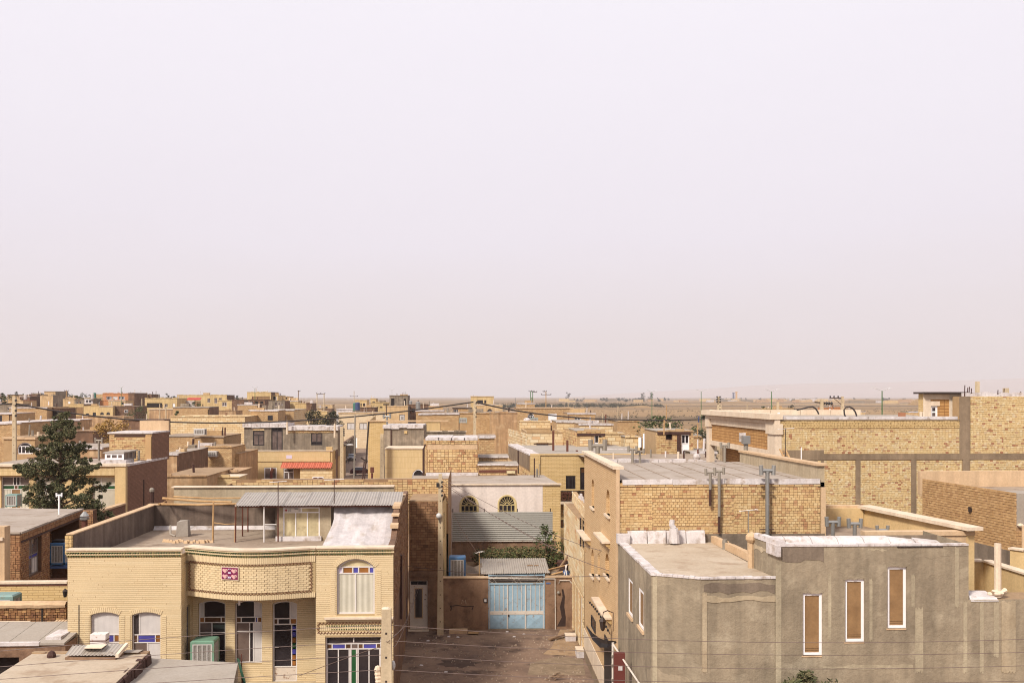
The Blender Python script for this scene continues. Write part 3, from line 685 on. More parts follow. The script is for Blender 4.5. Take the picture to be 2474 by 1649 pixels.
# side of the left wing, inner dark window, terrace floor
PS=Plane((XL1,41.4),(XL1,43.1));hs1=[(.75,1.3,1.4,4.75,.08)]
wall(MB(),PS,0,PS.L,0,zc-.2,hs1,.2).build('wing_side_wall',M['ribbed_back'],yh)
bricks(PS,0,PS.L,1.3,6.9,2.6,.081,.009,.009,M['ribbed'],yh,hs1,.0015,name='course_brick')
win2(yh,PS,hs1[0][:4],M['frame_grey'],[(.3,[(1,gl)]),(.08,[(1,bu)]),(.62,[(1,gl)])],.12,.08,.05)
MB().box(XL1+.01,XR0-.01,41.55,43.09,0,1.30).build('terrace',M['conc_pole'],yh)
# right wing: big arched window above, glazed doors below
wA=PR.rect((813.6,1349),(905.3,1483));wG=PR.rect((786,1537.5),(921,1690))
hr=[wA+(.36,),wG+(0,)]
wall(MB(),PR,0,PR.L,0,zc,hr,.22).build('right_wing_wall',M['ribbed_back'],yh)
zz0,zz1=PR.uw(850,1504)[1],PR.uw(850,1527)[1]
hx=hr+[(wG[0]-.35,PR.L-.02,zz0-.32,zz1+.42,0)]
bricks(PR,0,PR.L,.6,zc-.3,2.6,.081,.009,.009,M['ribbed'],yh,hx,.0015,name='course_brick')
voussoirs(PR,wA[0]-.02,wA[1]+.02,wA[3],.36,.21,25,M['ribbed'],yh,.03)
for s in(wA[0]-.26,wA[1]+.07):
    q=MB()
    for k in range(int((wA[3]-.4-wA[2])/.081)):q.pbox(PR,s,s+.19,wA[2]+k*.081+.008,wA[2]+k*.081+.073,-.026,.01)
    q.build('jamb_bricks',M['ribbed'],yh,kind='stuff')
win2(yh,PR,wA,M['frame_pale'],[(.155,[(1,M['cream_board'])]),(.115,[(.14,M['lilac']),(.26,am),(.15,bu),(.27,am),(.15,bu)]),(.73,[(1,M['curtain_cream']),(1.06,M['curtain_cream'])])],.14,.36,.065)
MB().pbox(PR,wA[0]-.5,PR.L-.0,wA[2]-.18,wA[2]-.10,-.16,.02).build('window_sill',M['coping'],yh)
bw=M['glass_brown']
win2(yh,PR,wG,M['frame_pale'],[(.185,[(1,gl),(1,gl)]),(.13,[(.2,bw),(.42,bu),(.18,bw),(.22,M['insect_screen']),(.16,bw),(.42,bu),(.16,bw)]),(1.25,[(.08,gl),(.5,gl),(.5,gl),(.08,M['frame_pale']),(.26,M['glass_green']),(.08,M['frame_pale']),(.5,gl),(.5,gl),(.08,gl)])],.16,0,.055,name='glazed_door')
def dentils(P,u0,u1,w,h,pitch,mat,prot,name='dentil_course'):
    q=MB();n=int((u1-u0)/pitch)
    for k in range(n):q.pbox(P,u0+k*pitch,u0+k*pitch+pitch*.55,w,w+h,-prot,-.004)
    return q.build(name,mat,yh,kind='stuff')
def zigzag(pts,amp,mat,pitch=.135,r=.015,name='zigzag_border'):
    """pts: polyline of (point, offset direction)"""
    q=MB();P=[np.array(p)for p in pts];cum=[0.0]
    for a,b in zip(P,P[1:]):cum.append(cum[-1]+float(np.linalg.norm(b-a)))
    n=max(2,int(cum[-1]/(pitch/2)));out=[]
    for k in range(n+1):
        s=cum[-1]*k/n;i=max(j for j in range(len(cum)-1)if cum[j]<=s+1e-9);f=(s-cum[i])/(cum[i+1]-cum[i]);d=P[i+1]-P[i];d/=np.linalg.norm(d)
        off=np.array((0,0,1.0))if abs(d[2])<.7 else np.array((1.0,0,0));out.append(tuple(P[i]*(1-f)+P[i+1]*f+off*amp*(1 if k%2 else-1)))
    q.tube(out,r,5);return q.build(name,mat,yh)
dentils(PR,wG[0]+.05,PR.L-.02,zz1+.26,.055,.1,M['green_tile'],.035);dentils(PR,wG[0]+.25,PR.L-.02,zz1+.12,.05,.1,M['green_tile'],.03)
zigzag([PR(PR.L-.04,zz1,-.03),PR(wG[0]-.28,zz1,-.03)],.042,M['zigzag']);zigzag([PR(wG[0]-.28,zz1,-.03),PR(wG[0]-.28,zz0,-.03)],.042,M['zigzag']);zigzag([PR(wG[0]-.28,zz0,-.03),PR(PR.L-.04,zz0,-.03)],.042,M['zigzag'])
q=MB()
for k in range(int((PR.L-wG[0]+.2)/.08)):q.pbox(PR,wG[0]-.22+k*.08,wG[0]-.15+k*.08,zz0-.3,zz0-.08,-.02,.004)
q.build('soldier_course',M['ribbed'],yh,kind='stuff')
bricks(PR,wG[0]-.24,PR.L-.04,zz0+.06,zz1-.06,.2,.07,.01,.03,M['ribbed'],yh,(),.006,name='woven_brick')
# the curved balcony panel
NS=26;cx0,cx1=XL1+.0,XR0-.0
def cur(t):return(cx0+(cx1-cx0)*t,42.15-(1.0*sin(pi*min(1,t*1.02))**1.15)*(.85 if t<.5 else .85)-.58*t)
cp=[cur(i/NS)for i in range(NS+1)];zb0=5.2
class Curve:
    def __init__(s,pts):
        s.p=pts;s.c=[0.0]
        for a,b in zip(pts,pts[1:]):s.c.append(s.c[-1]+sqrt((b[0]-a[0])**2+(b[1]-a[1])**2))
        s.L=s.c[-1]
    def __call__(s,u,w,d=0.0):
        i=0
        while i<len(s.c)-2 and s.c[i+1]<u:i+=1
        a,b=s.p[i],s.p[i+1];f=(u-s.c[i])/(s.c[i+1]-s.c[i]);L=s.c[i+1]-s.c[i];ex,ey=(b[0]-a[0])/L,(b[1]-a[1])/L
        return(a[0]+(b[0]-a[0])*f-ey*d,a[1]+(b[1]-a[1])*f+ex*d,w)
PC=Curve(cp);m=MB()
for a,b in zip(cp,cp[1:]):
    m.poly([(a[0],a[1],zb0),(b[0],b[1],zb0),(b[0],b[1],zc),(a[0],a[1],zc)]);m.poly([(a[0],a[1],zb0),(b[0],b[1],zb0),(b[0],43.09,zb0),(a[0],43.09,zb0)])
m.build('balcony_panel',M['ribbed_back'],yh)
V=MB();zA,zB=zb0+.3,zc-.62;row=0
for r_ in range(int((zB-zA)/.088)):
    z=zA+r_*.088;u=.25-(.105 if row%2 else 0)
    while u<PC.L-.3:
        a,b=max(u,.2)+.005,min(u+.205,PC.L-.16);pr=.036 if(int(u/.21)+row)%2 else .02
        V.hexa([PC(a,z+.006,-.012),PC(b,z+.006,-pr),PC(b,z+.006,.01),PC(a,z+.006,.01)],[PC(a,z+.08,-.012),PC(b,z+.08,-pr),PC(b,z+.08,.01),PC(a,z+.08,.01)]);u+=.21
    row+=1
V.build('woven_brick',M['ribbed'],yh,kind='stuff')
for zs,hh in((zb0+.005,.2),(zc-.55,.26)):
    q=MB()
    for k in range(int(PC.L/.075)):q.pbox(PC,k*.075+.004,k*.075+.069,zs,zs+hh,-.024,.004)
    q.build('soldier_course',M['ribbed'],yh,kind='stuff')
zz=[PC(.18+(PC.L-.36)*i/20,zb0+.255,-.035)for i in range(21)];zt=[PC(.18+(PC.L-.36)*i/20,zc-.595,-.035)for i in range(21)]
zigzag(zz,.042,M['zigzag']);zigzag(zt,.042,M['zigzag']);zigzag([zz[0],zt[0]],.042,M['zigzag']);zigzag([zz[-1],zt[-1]],.042,M['zigzag'])
# cornice: two rows of green glazed dentils under a pale coping, following the front
for P_,a,b in((PL,-.02,PL.L+.05),(PC,.0,PC.L),(PR,0,PR.L+.03)):
    dentils(P_,a,b,zc-.26,.065,.105,M['green_tile'],.055);dentils(P_,a,b,zc-.13,.065,.105,M['green_tile'],.10)
    q=MB();n=1 if P_ is not PC else 24
    for k in range(n):
        x0,x1=a+(b-a)*k/n,a+(b-a)*(k+1)/n
        q.pbox(P_,x0,x1,zc-.195,zc-.135,-.075,.01);q.pbox(P_,x0,x1,zc-.065,zc,-.12,.01)
    q.build('cornice',M['ribbed'],yh)
    q=MB()
    for k in range(n):
        x0,x1=a+(b-a)*k/n,a+(b-a)*(k+1)/n;q.pbox(P_,x0,x1,zc+.002,zc+.06,-.16,.35)
    q.build('coping',M['coping'],yh)
# tile plaque with four hearts
pu0,pw0=PC.L*.335,6.05;hp=T('tile_plaque','purple tile plaque with four pink hearts on the curved yellow panel','plaque',PC(pu0+.35,pw0,-.08))
def pplate(u0,u1,w0,w1,d0,d1,mat,name,par):return MB().pbox(PC,u0,u1,w0,w1,d0,d1).build(name,M[mat],par)
pplate(pu0-.03,pu0+.75,pw0-.03,pw0+.51,-.075,-.03,'coping','border',hp);pplate(pu0,pu0+.72,pw0,pw0+.48,-.082,-.074,'magenta','panel',hp)
for(hu,hw)in((.16,.35),(.56,.35),(.16,.12),(.56,.12)):
    pts=[]
    for k in range(24):
        a=2*pi*k/24;x=16*sin(a)**3;y=13*cos(a)-5*cos(2*a)-2*cos(3*a)-cos(4*a);pts.append(PC(pu0+hu+x*.0078,pw0+hw+y*.0066,-.0845))
    MB().poly(pts).build('heart',M['pink'],hp)
    pplate(pu0+hu+.04,pu0+hu+.068,pw0+hw-.03,pw0+hw+.04,-.088,-.085,'sign_grey','script_mark',hp)
for a,b,c,d in((.30,.42,.24,.30),(.31,.345,.40,.44),(.375,.41,.40,.44),(.29,.35,.05,.12),(.365,.425,.05,.12)):pplate(pu0+a,pu0+b,pw0+c,pw0+d,-.0865,-.083,'lilac','label_mark',hp)
# body and roof terrace
body=MB();XB=53.0
body.poly([(XL0,41.41,0),(XL0,XB,0),(XL0,XB,7.0),(XL0,41.41,7.0)]);body.poly([(XL0,XB,0),(-3.65,XB,0),(-3.65,XB,ZR),(XL0,XB,ZR)]);body.build('wall',M['ribbed_back'],yh)
MB().poly([(XL0,41.75,ZR),(XL1,41.75,ZR)]+[(p[0],p[1]+.1,ZR)for p in cp[1:-1]]+[(XR0,41.8,ZR),(-3.5,41.8,ZR),(-3.7,XB,ZR),(XL0,XB,ZR)]).build('roof',M['roof_dust'],yh)
# alley side wall, broken upper edge, blue door
AL=Plane((XR1,41.61),(-3.8,57.6))
def altop(u):return 7.25 if u<2.5 else(7.25+(u-2.5)*.42 if u<5 else 8.3-(u-5)*.02)
m=MB();N_=40;hd=[(13.4,14.55,.05,2.35,0)]
wall(m,AL,0,AL.L,0,6.6,hd,.15)
for k in range(N_):
    a,b=AL.L*k/N_,AL.L*(k+1)/N_;j0,j1=altop(a),altop(b);m.poly([AL(a,6.6),AL(b,6.6),AL(b,j1),AL(a,j0)]);m.poly([AL(a,j0),AL(b,j1),AL(b,j1,.25),AL(a,j0,.25)]);m.poly([AL(a,6.0,.25),AL(b,6.0,.25),AL(b,j1,.25),AL(a,j0,.25)])
m.build('alley_wall',M['alley_side'],yh)
bricks(AL,.1,AL.L,4.6,8.4,.26,.125,.02,.012,M['alley_bricks'],yh,(),.012,.3,topfn=lambda u:altop(u)-.02,name='alley_brick',drop=.06)
for i in range(9):
    u=3+i*1.0;MB().pbox(AL,u,u+.8,altop(u+.4)+.0,altop(u+.4)+RNG.uniform(.06,.16),-.05,.3).build('coping',M['beige_plaster'],yh)
bd=MB().pbox(AL,13.42,14.53,.06,2.33,.03,.08).build('side_door',M['plate_blue'],yh,label='blue metal door')
MB().pbox(AL,5.6,6.0,3.0,6.0,-.12,-.02).build('drain_channel',M['rust_dark'],yh)
# terrace parapet walls and back wall
m=MB();m.hexa([(XL0-.25,42.0,ZR-.2),(XL0,42.0,ZR-.2),(XL0+.05,52.6,ZR-.2),(XL0-.25,52.6,ZR-.2)],[(XL0-.25,42.0,7.78),(XL0,42.0,7.78),(XL0+.05,52.6,7.86),(XL0-.25,52.6,7.86)])
xr=xof(985,52.6);m.box(XL0+.05,-8.6,52.35,52.6,ZR-.2,7.88);m.box(-8.6,-3.75,52.3,52.6,ZR-.2,8.3);m.build('parapet',M['cement_wall'],yh)
q=MB();q.hexa([(XL0-.29,41.95,7.782),(XL0+.03,41.95,7.782),(XL0+.08,52.3,7.862),(XL0-.29,52.3,7.862)],[(XL0-.29,41.95,7.83),(XL0+.03,41.95,7.83),(XL0+.08,52.3,7.91),(XL0-.29,52.3,7.91)]);q.box(XL0-.29,-8.6,52.3,52.65,7.884,7.94);q.build('parapet_cap',M['beige_plaster'],yh)
q=MB()
for k in range(5):
    for c in range(2):q.box(XL0-.27+c*.14,XL0-.15+c*.14,41.8,41.99,7.0+k*.155,7.14+k*.155)
q.build('end_pier',M['yellow_mid'],yh)
MB().hexa([(XL0+.06,52.1,ZR),(-8.7,52.1,ZR),(-8.7,52.34,ZR),(XL0+.06,52.34,ZR)],[(XL0+.06,52.28,ZR+.18),(-8.7,52.28,ZR+.18),(-8.7,52.34,ZR+.18),(XL0+.06,52.34,ZR+.18)]).build('skirting',M['white'],yh)
# stairhead room with signs, window, tin canopy and the white felt slope
SH=PY(672,800,48.0);sz0,sz1=ZR,8.32;whl=SH.rect((684,1223.5),(772.5,1300));whl=whl[:3]+(8.22,)
wall(MB(),SH,0,SH.L,sz0,sz1,[whl+(0,)],.12).build('stairhead_wall',M['cement_patch'],yh)
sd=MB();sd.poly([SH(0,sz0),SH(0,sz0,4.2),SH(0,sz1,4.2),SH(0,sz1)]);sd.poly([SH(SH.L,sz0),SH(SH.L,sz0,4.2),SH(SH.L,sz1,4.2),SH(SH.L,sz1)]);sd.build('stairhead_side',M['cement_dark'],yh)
cb=M['cream_board']
win2(yh,SH,whl,M['pvc'],[(.17,[(.5,M['sign_white']),(.5,cb)]),(.83,[(.34,cb),(.32,cb),(.34,cb)])],.06,0,.055,pname='panel')
MB().pbox(SH,-.1,SH.L*.82,sz0,sz0+.22,-.12,-.01).build('white_plinth',M['white'],yh)
# sign lettering on the white board
sg=T('sign_board','small white sign with a red disc and the letters LG over the roof window','sign',SH(whl[0]+.1,whl[3]-.25,-.05))
MB().pbox(SH,whl[0]+.07,whl[0]+.74,whl[3]-.25,whl[3]-.05,-.02,.02).build('board',M['sign_white'],sg)
cx_,cw_=whl[0]+.15,whl[3]-.14;MB().poly([SH(cx_+.05*cos(a*pi/8),cw_+.05*sin(a*pi/8),-.024)for a in range(16)]).build('disc',M['sign_red'],sg)
q=MB();ux=whl[0]+.24
q.pbox(SH,ux,ux+.018,cw_-.045,cw_+.045,-.026,-.021);q.pbox(SH,ux+.018,ux+.055,cw_-.045,cw_-.027,-.026,-.021);q.build('letter_l',M['sign_grey'],sg)
q=MB();ux+=.075
q.pbox(SH,ux,ux+.018,cw_-.045,cw_+.045,-.026,-.021);q.pbox(SH,ux+.018,ux+.065,cw_-.045,cw_-.027,-.026,-.021);q.pbox(SH,ux+.018,ux+.065,cw_+.027,cw_+.045,-.026,-.021);q.pbox(SH,ux+.047,ux+.065,cw_-.027,cw_+.004,-.026,-.021);q.pbox(SH,ux+.034,ux+.047,cw_-.012,cw_+.004,-.026,-.021);q.build('letter_g',M['sign_grey'],sg)
MB().pbox(SH,whl[0]+.55,whl[0]+.72,whl[3]-.09,whl[3]-.055,-.026,-.021).build('fixing',M['black'],sg)
cf0,cf1=xof(567,47.4),xof(966,47.4);cb0,cb1=xof(592,52.5),xof(972,52.5);n=7
for k in range(n):
    a,b=k/n,(k+1)/n;j=.012*(k%2)
    sheet((cf0+(cf1-cf0)*a,47.4+random.uniform(-.06,.06),8.36+j),(cf0+(cf1-cf0)*b+.05,47.4+random.uniform(-.06,.06),8.36+j),(cb0+(cb1-cb0)*a,52.7,8.50+j),(cb0+(cb1-cb0)*b+.05,52.7,8.50+j),.13,.018,M['corr_grey'],yh,'canopy_sheet')
q=MB()
for y in(47.6,50.0,52.2):q.box(cf0+.15,cf1-.1,y,y+.06,8.26,8.33)
q.build('canopy_beam',M['rust'],yh)
for px,y in((569,47.6),(586,49.6),(599,51.2),(638,47.6),(672,47.7)):
    x=xof(px,y);MB().tube([(x,y,ZR),(x,y,8.3)],.035,6).build('canopy_post',M['rust' if px!=638 else 'frame_pale'],yh)
MB().tube([(xof(638,47.6),47.6,7.45),(xof(668,47.6),47.6,7.45)],.025,6).build('rail',M['frame_pale'],yh)
# felt slope over the stair
m=MB();ns,nx=8,10
def slope_pt(i,j):
    t=j/ns;y=45.4+(48.1-45.4)*t**.9;z=ZR+.02+1.58*(t**1.25);xl=xof(775+32*min(1,t*1.4),y);xr_=-3.75-.02*(y-42)
    f=i/nx;return(xl+(xr_-xl)*f,y+.05*sin(f*17+t*5),z+.03*sin(f*9+t*7)*sin(pi*t)+.02*sin(f*23))
for j in range(ns+1):
    for i in range(nx+1):m.v.append(slope_pt(i,j))
for j in range(ns):
    for i in range(nx):a=j*(nx+1)+i;m.f.append((a,a+1,a+nx+2,a+nx+1))
k=len(m.v);L_=[slope_pt(0,j)for j in range(ns+1)]
m.poly(L_+[(L_[-1][0],L_[-1][1],ZR)]);R_=[slope_pt(nx,j)for j in range(ns+1)];m.poly(R_+[(R_[-1][0],R_[-1][1],ZR)]);m.poly([slope_pt(i,ns)for i in range(nx+1)]+[(slope_pt(nx,ns)[0],48.1,ZR),(slope_pt(0,ns)[0],48.1,ZR)])
m.build('felt_slope',M['white_seal'],yh,smooth=False)
MB().poly([(xof(765,43.2),43.2,ZR+.012),(-3.8,43.2,ZR+.012),(-3.85,45.45,ZR+.03),(xof(770,45.4),45.4,ZR+.03)]).build('felt_apron',M['white_seal'],yh)
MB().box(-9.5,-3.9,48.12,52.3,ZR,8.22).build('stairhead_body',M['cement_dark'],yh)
# things on the terrace
antenna('thin antenna on the front edge of the tin canopy, above the roof window',xof(672,47.3),47.3,8.0,zof(672,1163,47.3),.8,.1)
antenna('tall rusty antenna standing at the corner of the white felt slope',xof(807.5,48.2),48.2,8.1,zof(807,1158,48.2),.95,-.1)
pg=T('pergola','rough log pergola of bleached poles on the terrace of the yellow house','pergola',(xof(500,50),50,ZR))
for a,b,r in(((384,1217,51.2),(575,1216,50.4),.06),((393,1203,52.0),(560,1212,51.4),.07),((420,1199,52.4),(585,1202,51.8),.05),((384,1217,51.0),(405,1207,52.5),.05),((517,1262,47.9),(572,1264,47.9),.025)):
    A,B=atY(*a),atY(*b);mid=((A[0]+B[0])/2,(A[1]+B[1])/2,(A[2]+B[2])/2-.05);MB().tube([A,mid,B],r,7,r*.7).build('beam',M['wood'],pg)
for px,py0,Y in((516,1210,48.2),(570,1218,47.7)):A=atY(px,py0,Y);MB().tube([(A[0]-.03,Y,ZR),(A[0],Y,A[2])],.05,7,.04).build('post',M['wood'],pg)
cp_=PY(425,453,49.5);cc=T('covered_cooler','air cooler wrapped in pale sheeting on the terrace floor','air cooler',cp_(.3,ZR,.3));u=cp_.L;z=ZR
MB().hexa([cp_(0,z,0),cp_(u,z+.02,.1),cp_(u,z,.6),cp_(0,z,.6)],[cp_(.05,z+.72,0),cp_(u-.03,z+.82,.12),cp_(u-.05,z+.78,.55),cp_(.06,z+.76,.55)]).build('cover',M['roof_grey'],cc)
MB().tube([cp_(-.1,z+.02,.2),cp_(-.35,z+.1,.3),cp_(-.42,z+.5,.5)],.05,6).build('hose',M['roof_grey'],cc)
for k in range(17):
    px=399+k*7.1+random.uniform(-1,1);p=atZ(px,1309+.25*k/17*8+random.uniform(-2,3),ZR);s=random.uniform(.07,.1);m=MB()
    q=[(random.uniform(.8,1.2))for _ in range(8)]
    m.hexa([(p[0]-s*q[0],p[1]-s,ZR),(p[0]+s*q[1],p[1]-s,ZR),(p[0]+s,p[1]+s*q[2],ZR),(p[0]-s,p[1]+s*q[3],ZR)],[(p[0]-s*.8*q[4],p[1]-s*.7,ZR+s*1.5*q[5]),(p[0]+s*.8,p[1]-s*.8,ZR+s*1.4*q[6]),(p[0]+s*.7,p[1]+s*.8,ZR+s*1.4),(p[0]-s*.8,p[1]+s*.7,ZR+s*1.5*q[7])])
    m.build('rubble_stone',M['beige_plaster'],None,label='small rubble stone in the row along the terrace of the yellow house',cat='stone',group='rubble stones in a row on the terrace')
cooler('green framed air cooler on the yellow house terrace, below the curved panel',PY(459.5,517,41.7),(0,xof(517,41.7)-xof(459.5,41.7),2.28,3.35),.9,M['cooler_green'])
bx=PY(465,510,41.9);b=T('cooler_stand','low dark steel stand under the green air cooler','stand',bx(.3,1.3,.3));m=MB()
for a in(.02,bx.L-.06):
    for d in(.02,.6):m.pbox(bx,a,a+.04,1.30,2.27,d,d+.04)
m.pbox(bx,.06,bx.L-.06,2.2,2.26,.02,.06);m.build('frame',M['frame_grey'],b)
# wall lamp fixture and outlet marks on the recess wall
wl=T('bulb_holder','white bulb holder hanging under the curved panel beside the second arched window','lamp',(xof(578,42.6),42.6,4.9));MB().tube([(xof(578,42.6),42.6,5.2),(xof(578,42.6),42.6,4.75)],.02,5).build('cord',M['cable'],wl);MB().tube([(xof(578,42.6),42.6,4.9),(xof(578,42.6),42.6,4.68)],.05,8).build('bulb',M['pvc'],wl)

# ---------------------------------------------------------------- the alley end: old brick house, gate wall, gate
ob=T('old_brick_house','old brown brick house with a white iron door at the end of the alley','house',(-3,60,0))
P1=Plane((-3.72,57.6),(xof(1068,57.6),57.6));z1=zof(1020,1211,57.6);zl=zof(1020,1392,57.6)
dh=P1.rect((990.5,1401),(1033,1519));wall(MB(),P1,0,P1.L,0,z1,[dh+(0,)],.15).build('wall',M['brown_mortar'],ob)
MB().pbox(P1,0,P1.L,0,zl,-.015,-.005)
lw=MB();wall(lw,Plane((P1.A[0],57.58),(P1.A[0]+P1.L,57.58)),0,P1.L,0,zl,[dh+(0,)],.02);lw.build('plaster_base',M['alley_plaster'],ob)
bricks(P1,.02,P1.L,zl+.35,z1,.26,.148,.02,.014,M['alley_bricks'],ob,(),.01,.2,name='old_brick',drop=.01)
MB().pbox(P1,-.02,P1.L,zl,zl+.32,-.06,0).build('lintel',M['alley_plaster'],ob)
dd=win2(ob,P1,dh,M['door_white'],[(.10,[(1,M['void'])]),(.9,[(1,M['door_white'])])],.08,0,.05,name='door')
fu0,fu1,fw0,fw1=P1.rect((1003,1422),(1019.5,1491));q=MB()
q.pbox(P1,fu0-.05,fu0,fw0-.05,fw1+.05,.04,.075);q.pbox(P1,fu1,fu1+.05,fw0-.05,fw1+.05,.04,.075);q.pbox(P1,fu0,fu1,fw1,fw1+.05,.04,.075);q.pbox(P1,fu0,fu1,fw0-.05,fw0,.04,.075);q.build('panel_frame',M['beige_plaster'],dd)
MB().pbox(P1,fu0,fu1,fw0,fw1,.068,.078).build('panel_glass',M['void'],dd)
q=MB()
for k in range(6):x=fu0+(fu1-fu0)*(k+.5)/6;q.tube([P1(x,fw0,.055),P1(x,fw1,.055)],.012,5)
q.build('bars',M['frame_grey'],dd)
MB().blob(P1((dh[0]+dh[1])/2+.36,(dh[2]+dh[3])/2+.3,.06),.035,.035,.035).build('handle',M['black_iron'],dd)
MB().pbox(P1,dh[0]-.08,dh[1]+.08,.04,dh[2],-.3,.02).build('step',M['coping'],ob)
# its roofs and upper setback
xr1=P1.A[0]+P1.L;MB().box(-3.74,xr1,57.62,62,z1,z1+.05).build('roof',M['roof_mud'],ob)
P2=PY(560,1083,62.0);z2=zof(800,1156.5,62);m=MB();wall(m,P2,0,P2.L,5.0,z2);m.poly([P2(P2.L,0),P2(P2.L,0,9),P2(P2.L,z2,9),P2(P2.L,z2)]);m.build('upper_wall',M['tan_mortar'],ob)
bricks(P2,0,P2.L,z2-1.55,z2+.0,.30,.15,.022,.016,M['orange_bricks'],ob,(),.01,.3,name='parapet_brick',topfn=lambda u:z2-.12*(sin(u*.9)+sin(u*2.3)+.6)*.5)
Pm=Plane((xof(496,56.5),56.5),(P2.A[0],62.0));wall(MB(),Pm,0,Pm.L,5,z2-.25).build('return_wall',M['tan_mortar'],ob);bricks(Pm,0,Pm.L,z2-1.4,z2-.25,.3,.15,.022,.014,M['brown_bricks'],ob,(),.01,.3,name='parapet_brick')
MB().poly([(P2.A[0],62.2,z2-.7),(P2.A[0]+P2.L,62.2,z2-.7),(P2.A[0]+P2.L,71,z2-.7),(P2.A[0],71,z2-.7)]).build('upper_roof',M['roof_dust'],ob)
# side facing the courtyard, yellow brick with a green window
P3=Plane((xr1,57.62),(xr1+.25,66));hg=P3.rect((1073,1327-105),(1076,1349-105));hg=(1.6,2.4,5.0,6.6,0)
wall(MB(),P3,0,P3.L,0,z1-.1,[hg],.1).build('court_wall',M['yellow_mid'],ob);win2(ob,P3,hg[:4],M['cooler_teal'],[(1,[(1,gl)])],.06)
# back slab behind the terrace of the yellow house
P4=PY(420,660,54.2);bs=T('plaster_wall','pale plaster parapet strip behind the log pergola','wall',P4(3,0,.3));zt_=zof(520,1177,54.2);MB().pbox(P4,0,P4.L+6.5,0,zt_,0,.4).build('wall',M['cement_patch'],bs);MB().pbox(P4,-.1,P4.L+6.5,zt_,zt_+.06,-.1,.5).build('coping',M['coping'],bs)

# gate wall
gw=T('courtyard_wall','brown mud plaster wall holding the blue gate at the end of the alley','wall',(2,57.6,0))
PG=Plane((xr1+.002,57.6),(5.72,57.6));zg=3.02;g0=PG.uw(1180,1400)[0];g1=PG.uw(1316,1400)[0]
m=MB();m.pbox(PG,0,g0,0,zg,0,.3);m.pbox(PG,g1,PG.L,0,zg,0,.3);m.build('wall',M['alley_plaster'],gw)
MB().pbox(PG,0,g0,zg+.002,zg+.07,-.06,.34).build('coping',M['beige_plaster'],gw);MB().pbox(PG,g1,PG.L,zg+.002,zg+.07,-.05,.34).build('coping',M['beige_plaster'],gw)
def strokes(P,pts,mat,name,par,r=.022,d=-.012):return MB().tube([P(*P.uw(*p),d)for p in pts],r,4).build(name,M[mat],par)
strokes(PG,[(1115,1457),(1117,1448),(1121,1454),(1124,1448),(1126,1457)],'chalk','chalk_letter',gw,.02)
for pts in([(1087,1463),(1105,1461),(1124,1464),(1145,1463)],[(1089,1474),(1091,1468),(1088,1462)],[(1140,1472),(1143,1465)]):strokes(PG,pts,'soot','soot_mark',gw,.045,.02)
st=[(1359,1422),(1362,1440),(1358,1465),(1362,1490),(1356,1512)]
q=MB();L_=[PG.uw(*p)for p in st]
for(a,b),(wa_,wb_)in zip(zip(L_,L_[1:]),((.05,.07),(.07,.13),(.13,.12),(.12,.25))):q.poly([PG(a[0]-wa_,a[1],-.006),PG(a[0]+wa_,a[1],-.006),PG(b[0]+wb_,b[1],-.006),PG(b[0]-wb_,b[1],-.006)])
q.build('water_stain',M['soot'],gw)
ic=PG.rect((1168,1444),(1177.5,1454));it=T('intercom','dark door intercom on the wall left of the blue gate','intercom',PG(ic[0],ic[2],-.03));MB().pbox(PG,ic[0],ic[1],ic[2],ic[3],-.05,-.002).build('box',M['black'],it);MB().pbox(PG,ic[0]+.05,ic[1]-.05,ic[2]+.04,ic[3]-.05,-.056,-.05).build('face',M['frame_pale'],it)
pb=PG.rect((1319,1406),(1330,1409.5));bp=T('street_plate','small blue plate on the wall right of the blue gate','plate',PG(pb[0],pb[2],-.02));MB().pbox(PG,pb[0],pb[1],pb[2],pb[3],-.02,-.002).build('plate',M['plate_blue'],bp)
gp=T('gas_pipe','white gas pipe with a meter on the wall right of the blue gate','pipe',PG(PG.uw(1342,1500)[0],.04,-.05));pp=[PG(*PG.uw(*p),-.05)for p in((1180,1396),(1341,1397),(1342,1523))];MB().tube(pp[:2],.03,6).build('pipe',M['gate_trim'],gp);MB().tube(pp[1:],.03,6).build('pipe',M['gate_trim'],gp);MB().tube([PG(*PG.uw(*p),-.05)for p in((1350,1407),(1352,1401),(1376,1401),(1381,1407))],.03,6).build('pipe',M['gate_trim'],gp);MB().blob(PG(*PG.uw(1349,1430),-.08),.1,.07,.1).build('meter',M['galv_dark'],gp)
# gate: three leaves with ribs, lattice above
gt=T('metal_gate','pale blue three-leaf metal gate with cream bars and a lattice on top','gate',PG((g0+g1)/2,.04,.1));GW=g1-g0;zp=zof(1248,1411,57.6);zm0,zm1=zof(1248,1484,57.6),zof(1248,1475.5,57.6)
for k in range(3):
    a,b=g0+.06+(GW-.12)*k/3,g0+.06+(GW-.12)*(k+1)/3;lf=MB().pbox(PG,a+.03,b-.03,.08,zp,.1,.14).build('leaf',M['gate_blue'],gt)
    for j in range(1,4):x=a+(b-a)*(j+.15)/4;MB().pbox(PG,x-.018,x+.018,zm1,zp-.04,.075,.1).build('rib',M['gate_trim'],lf)
    MB().pbox(PG,a+.03,b-.03,zm0,zm1,.07,.1).build('cross_bar',M['gate_trim'],lf)
    c_,zc_=(a+b)/2,(zm0+.08)/2+.02;q=MB();e=.03
    for sx,sz in((-1,-1),(1,-1),(1,1),(-1,1)):pass
    q.v+=[PG(a+.05,.1,.095),PG(b-.05,.1,.095),PG(b-.05,zm0-.02,.095),PG(a+.05,zm0-.02,.095),PG(c_,zc_,.05)];q.f+=[(0,1,4),(1,2,4),(2,3,4),(3,0,4)];q.build('pressed_panel',M['gate_blue'],lf)
q=MB()
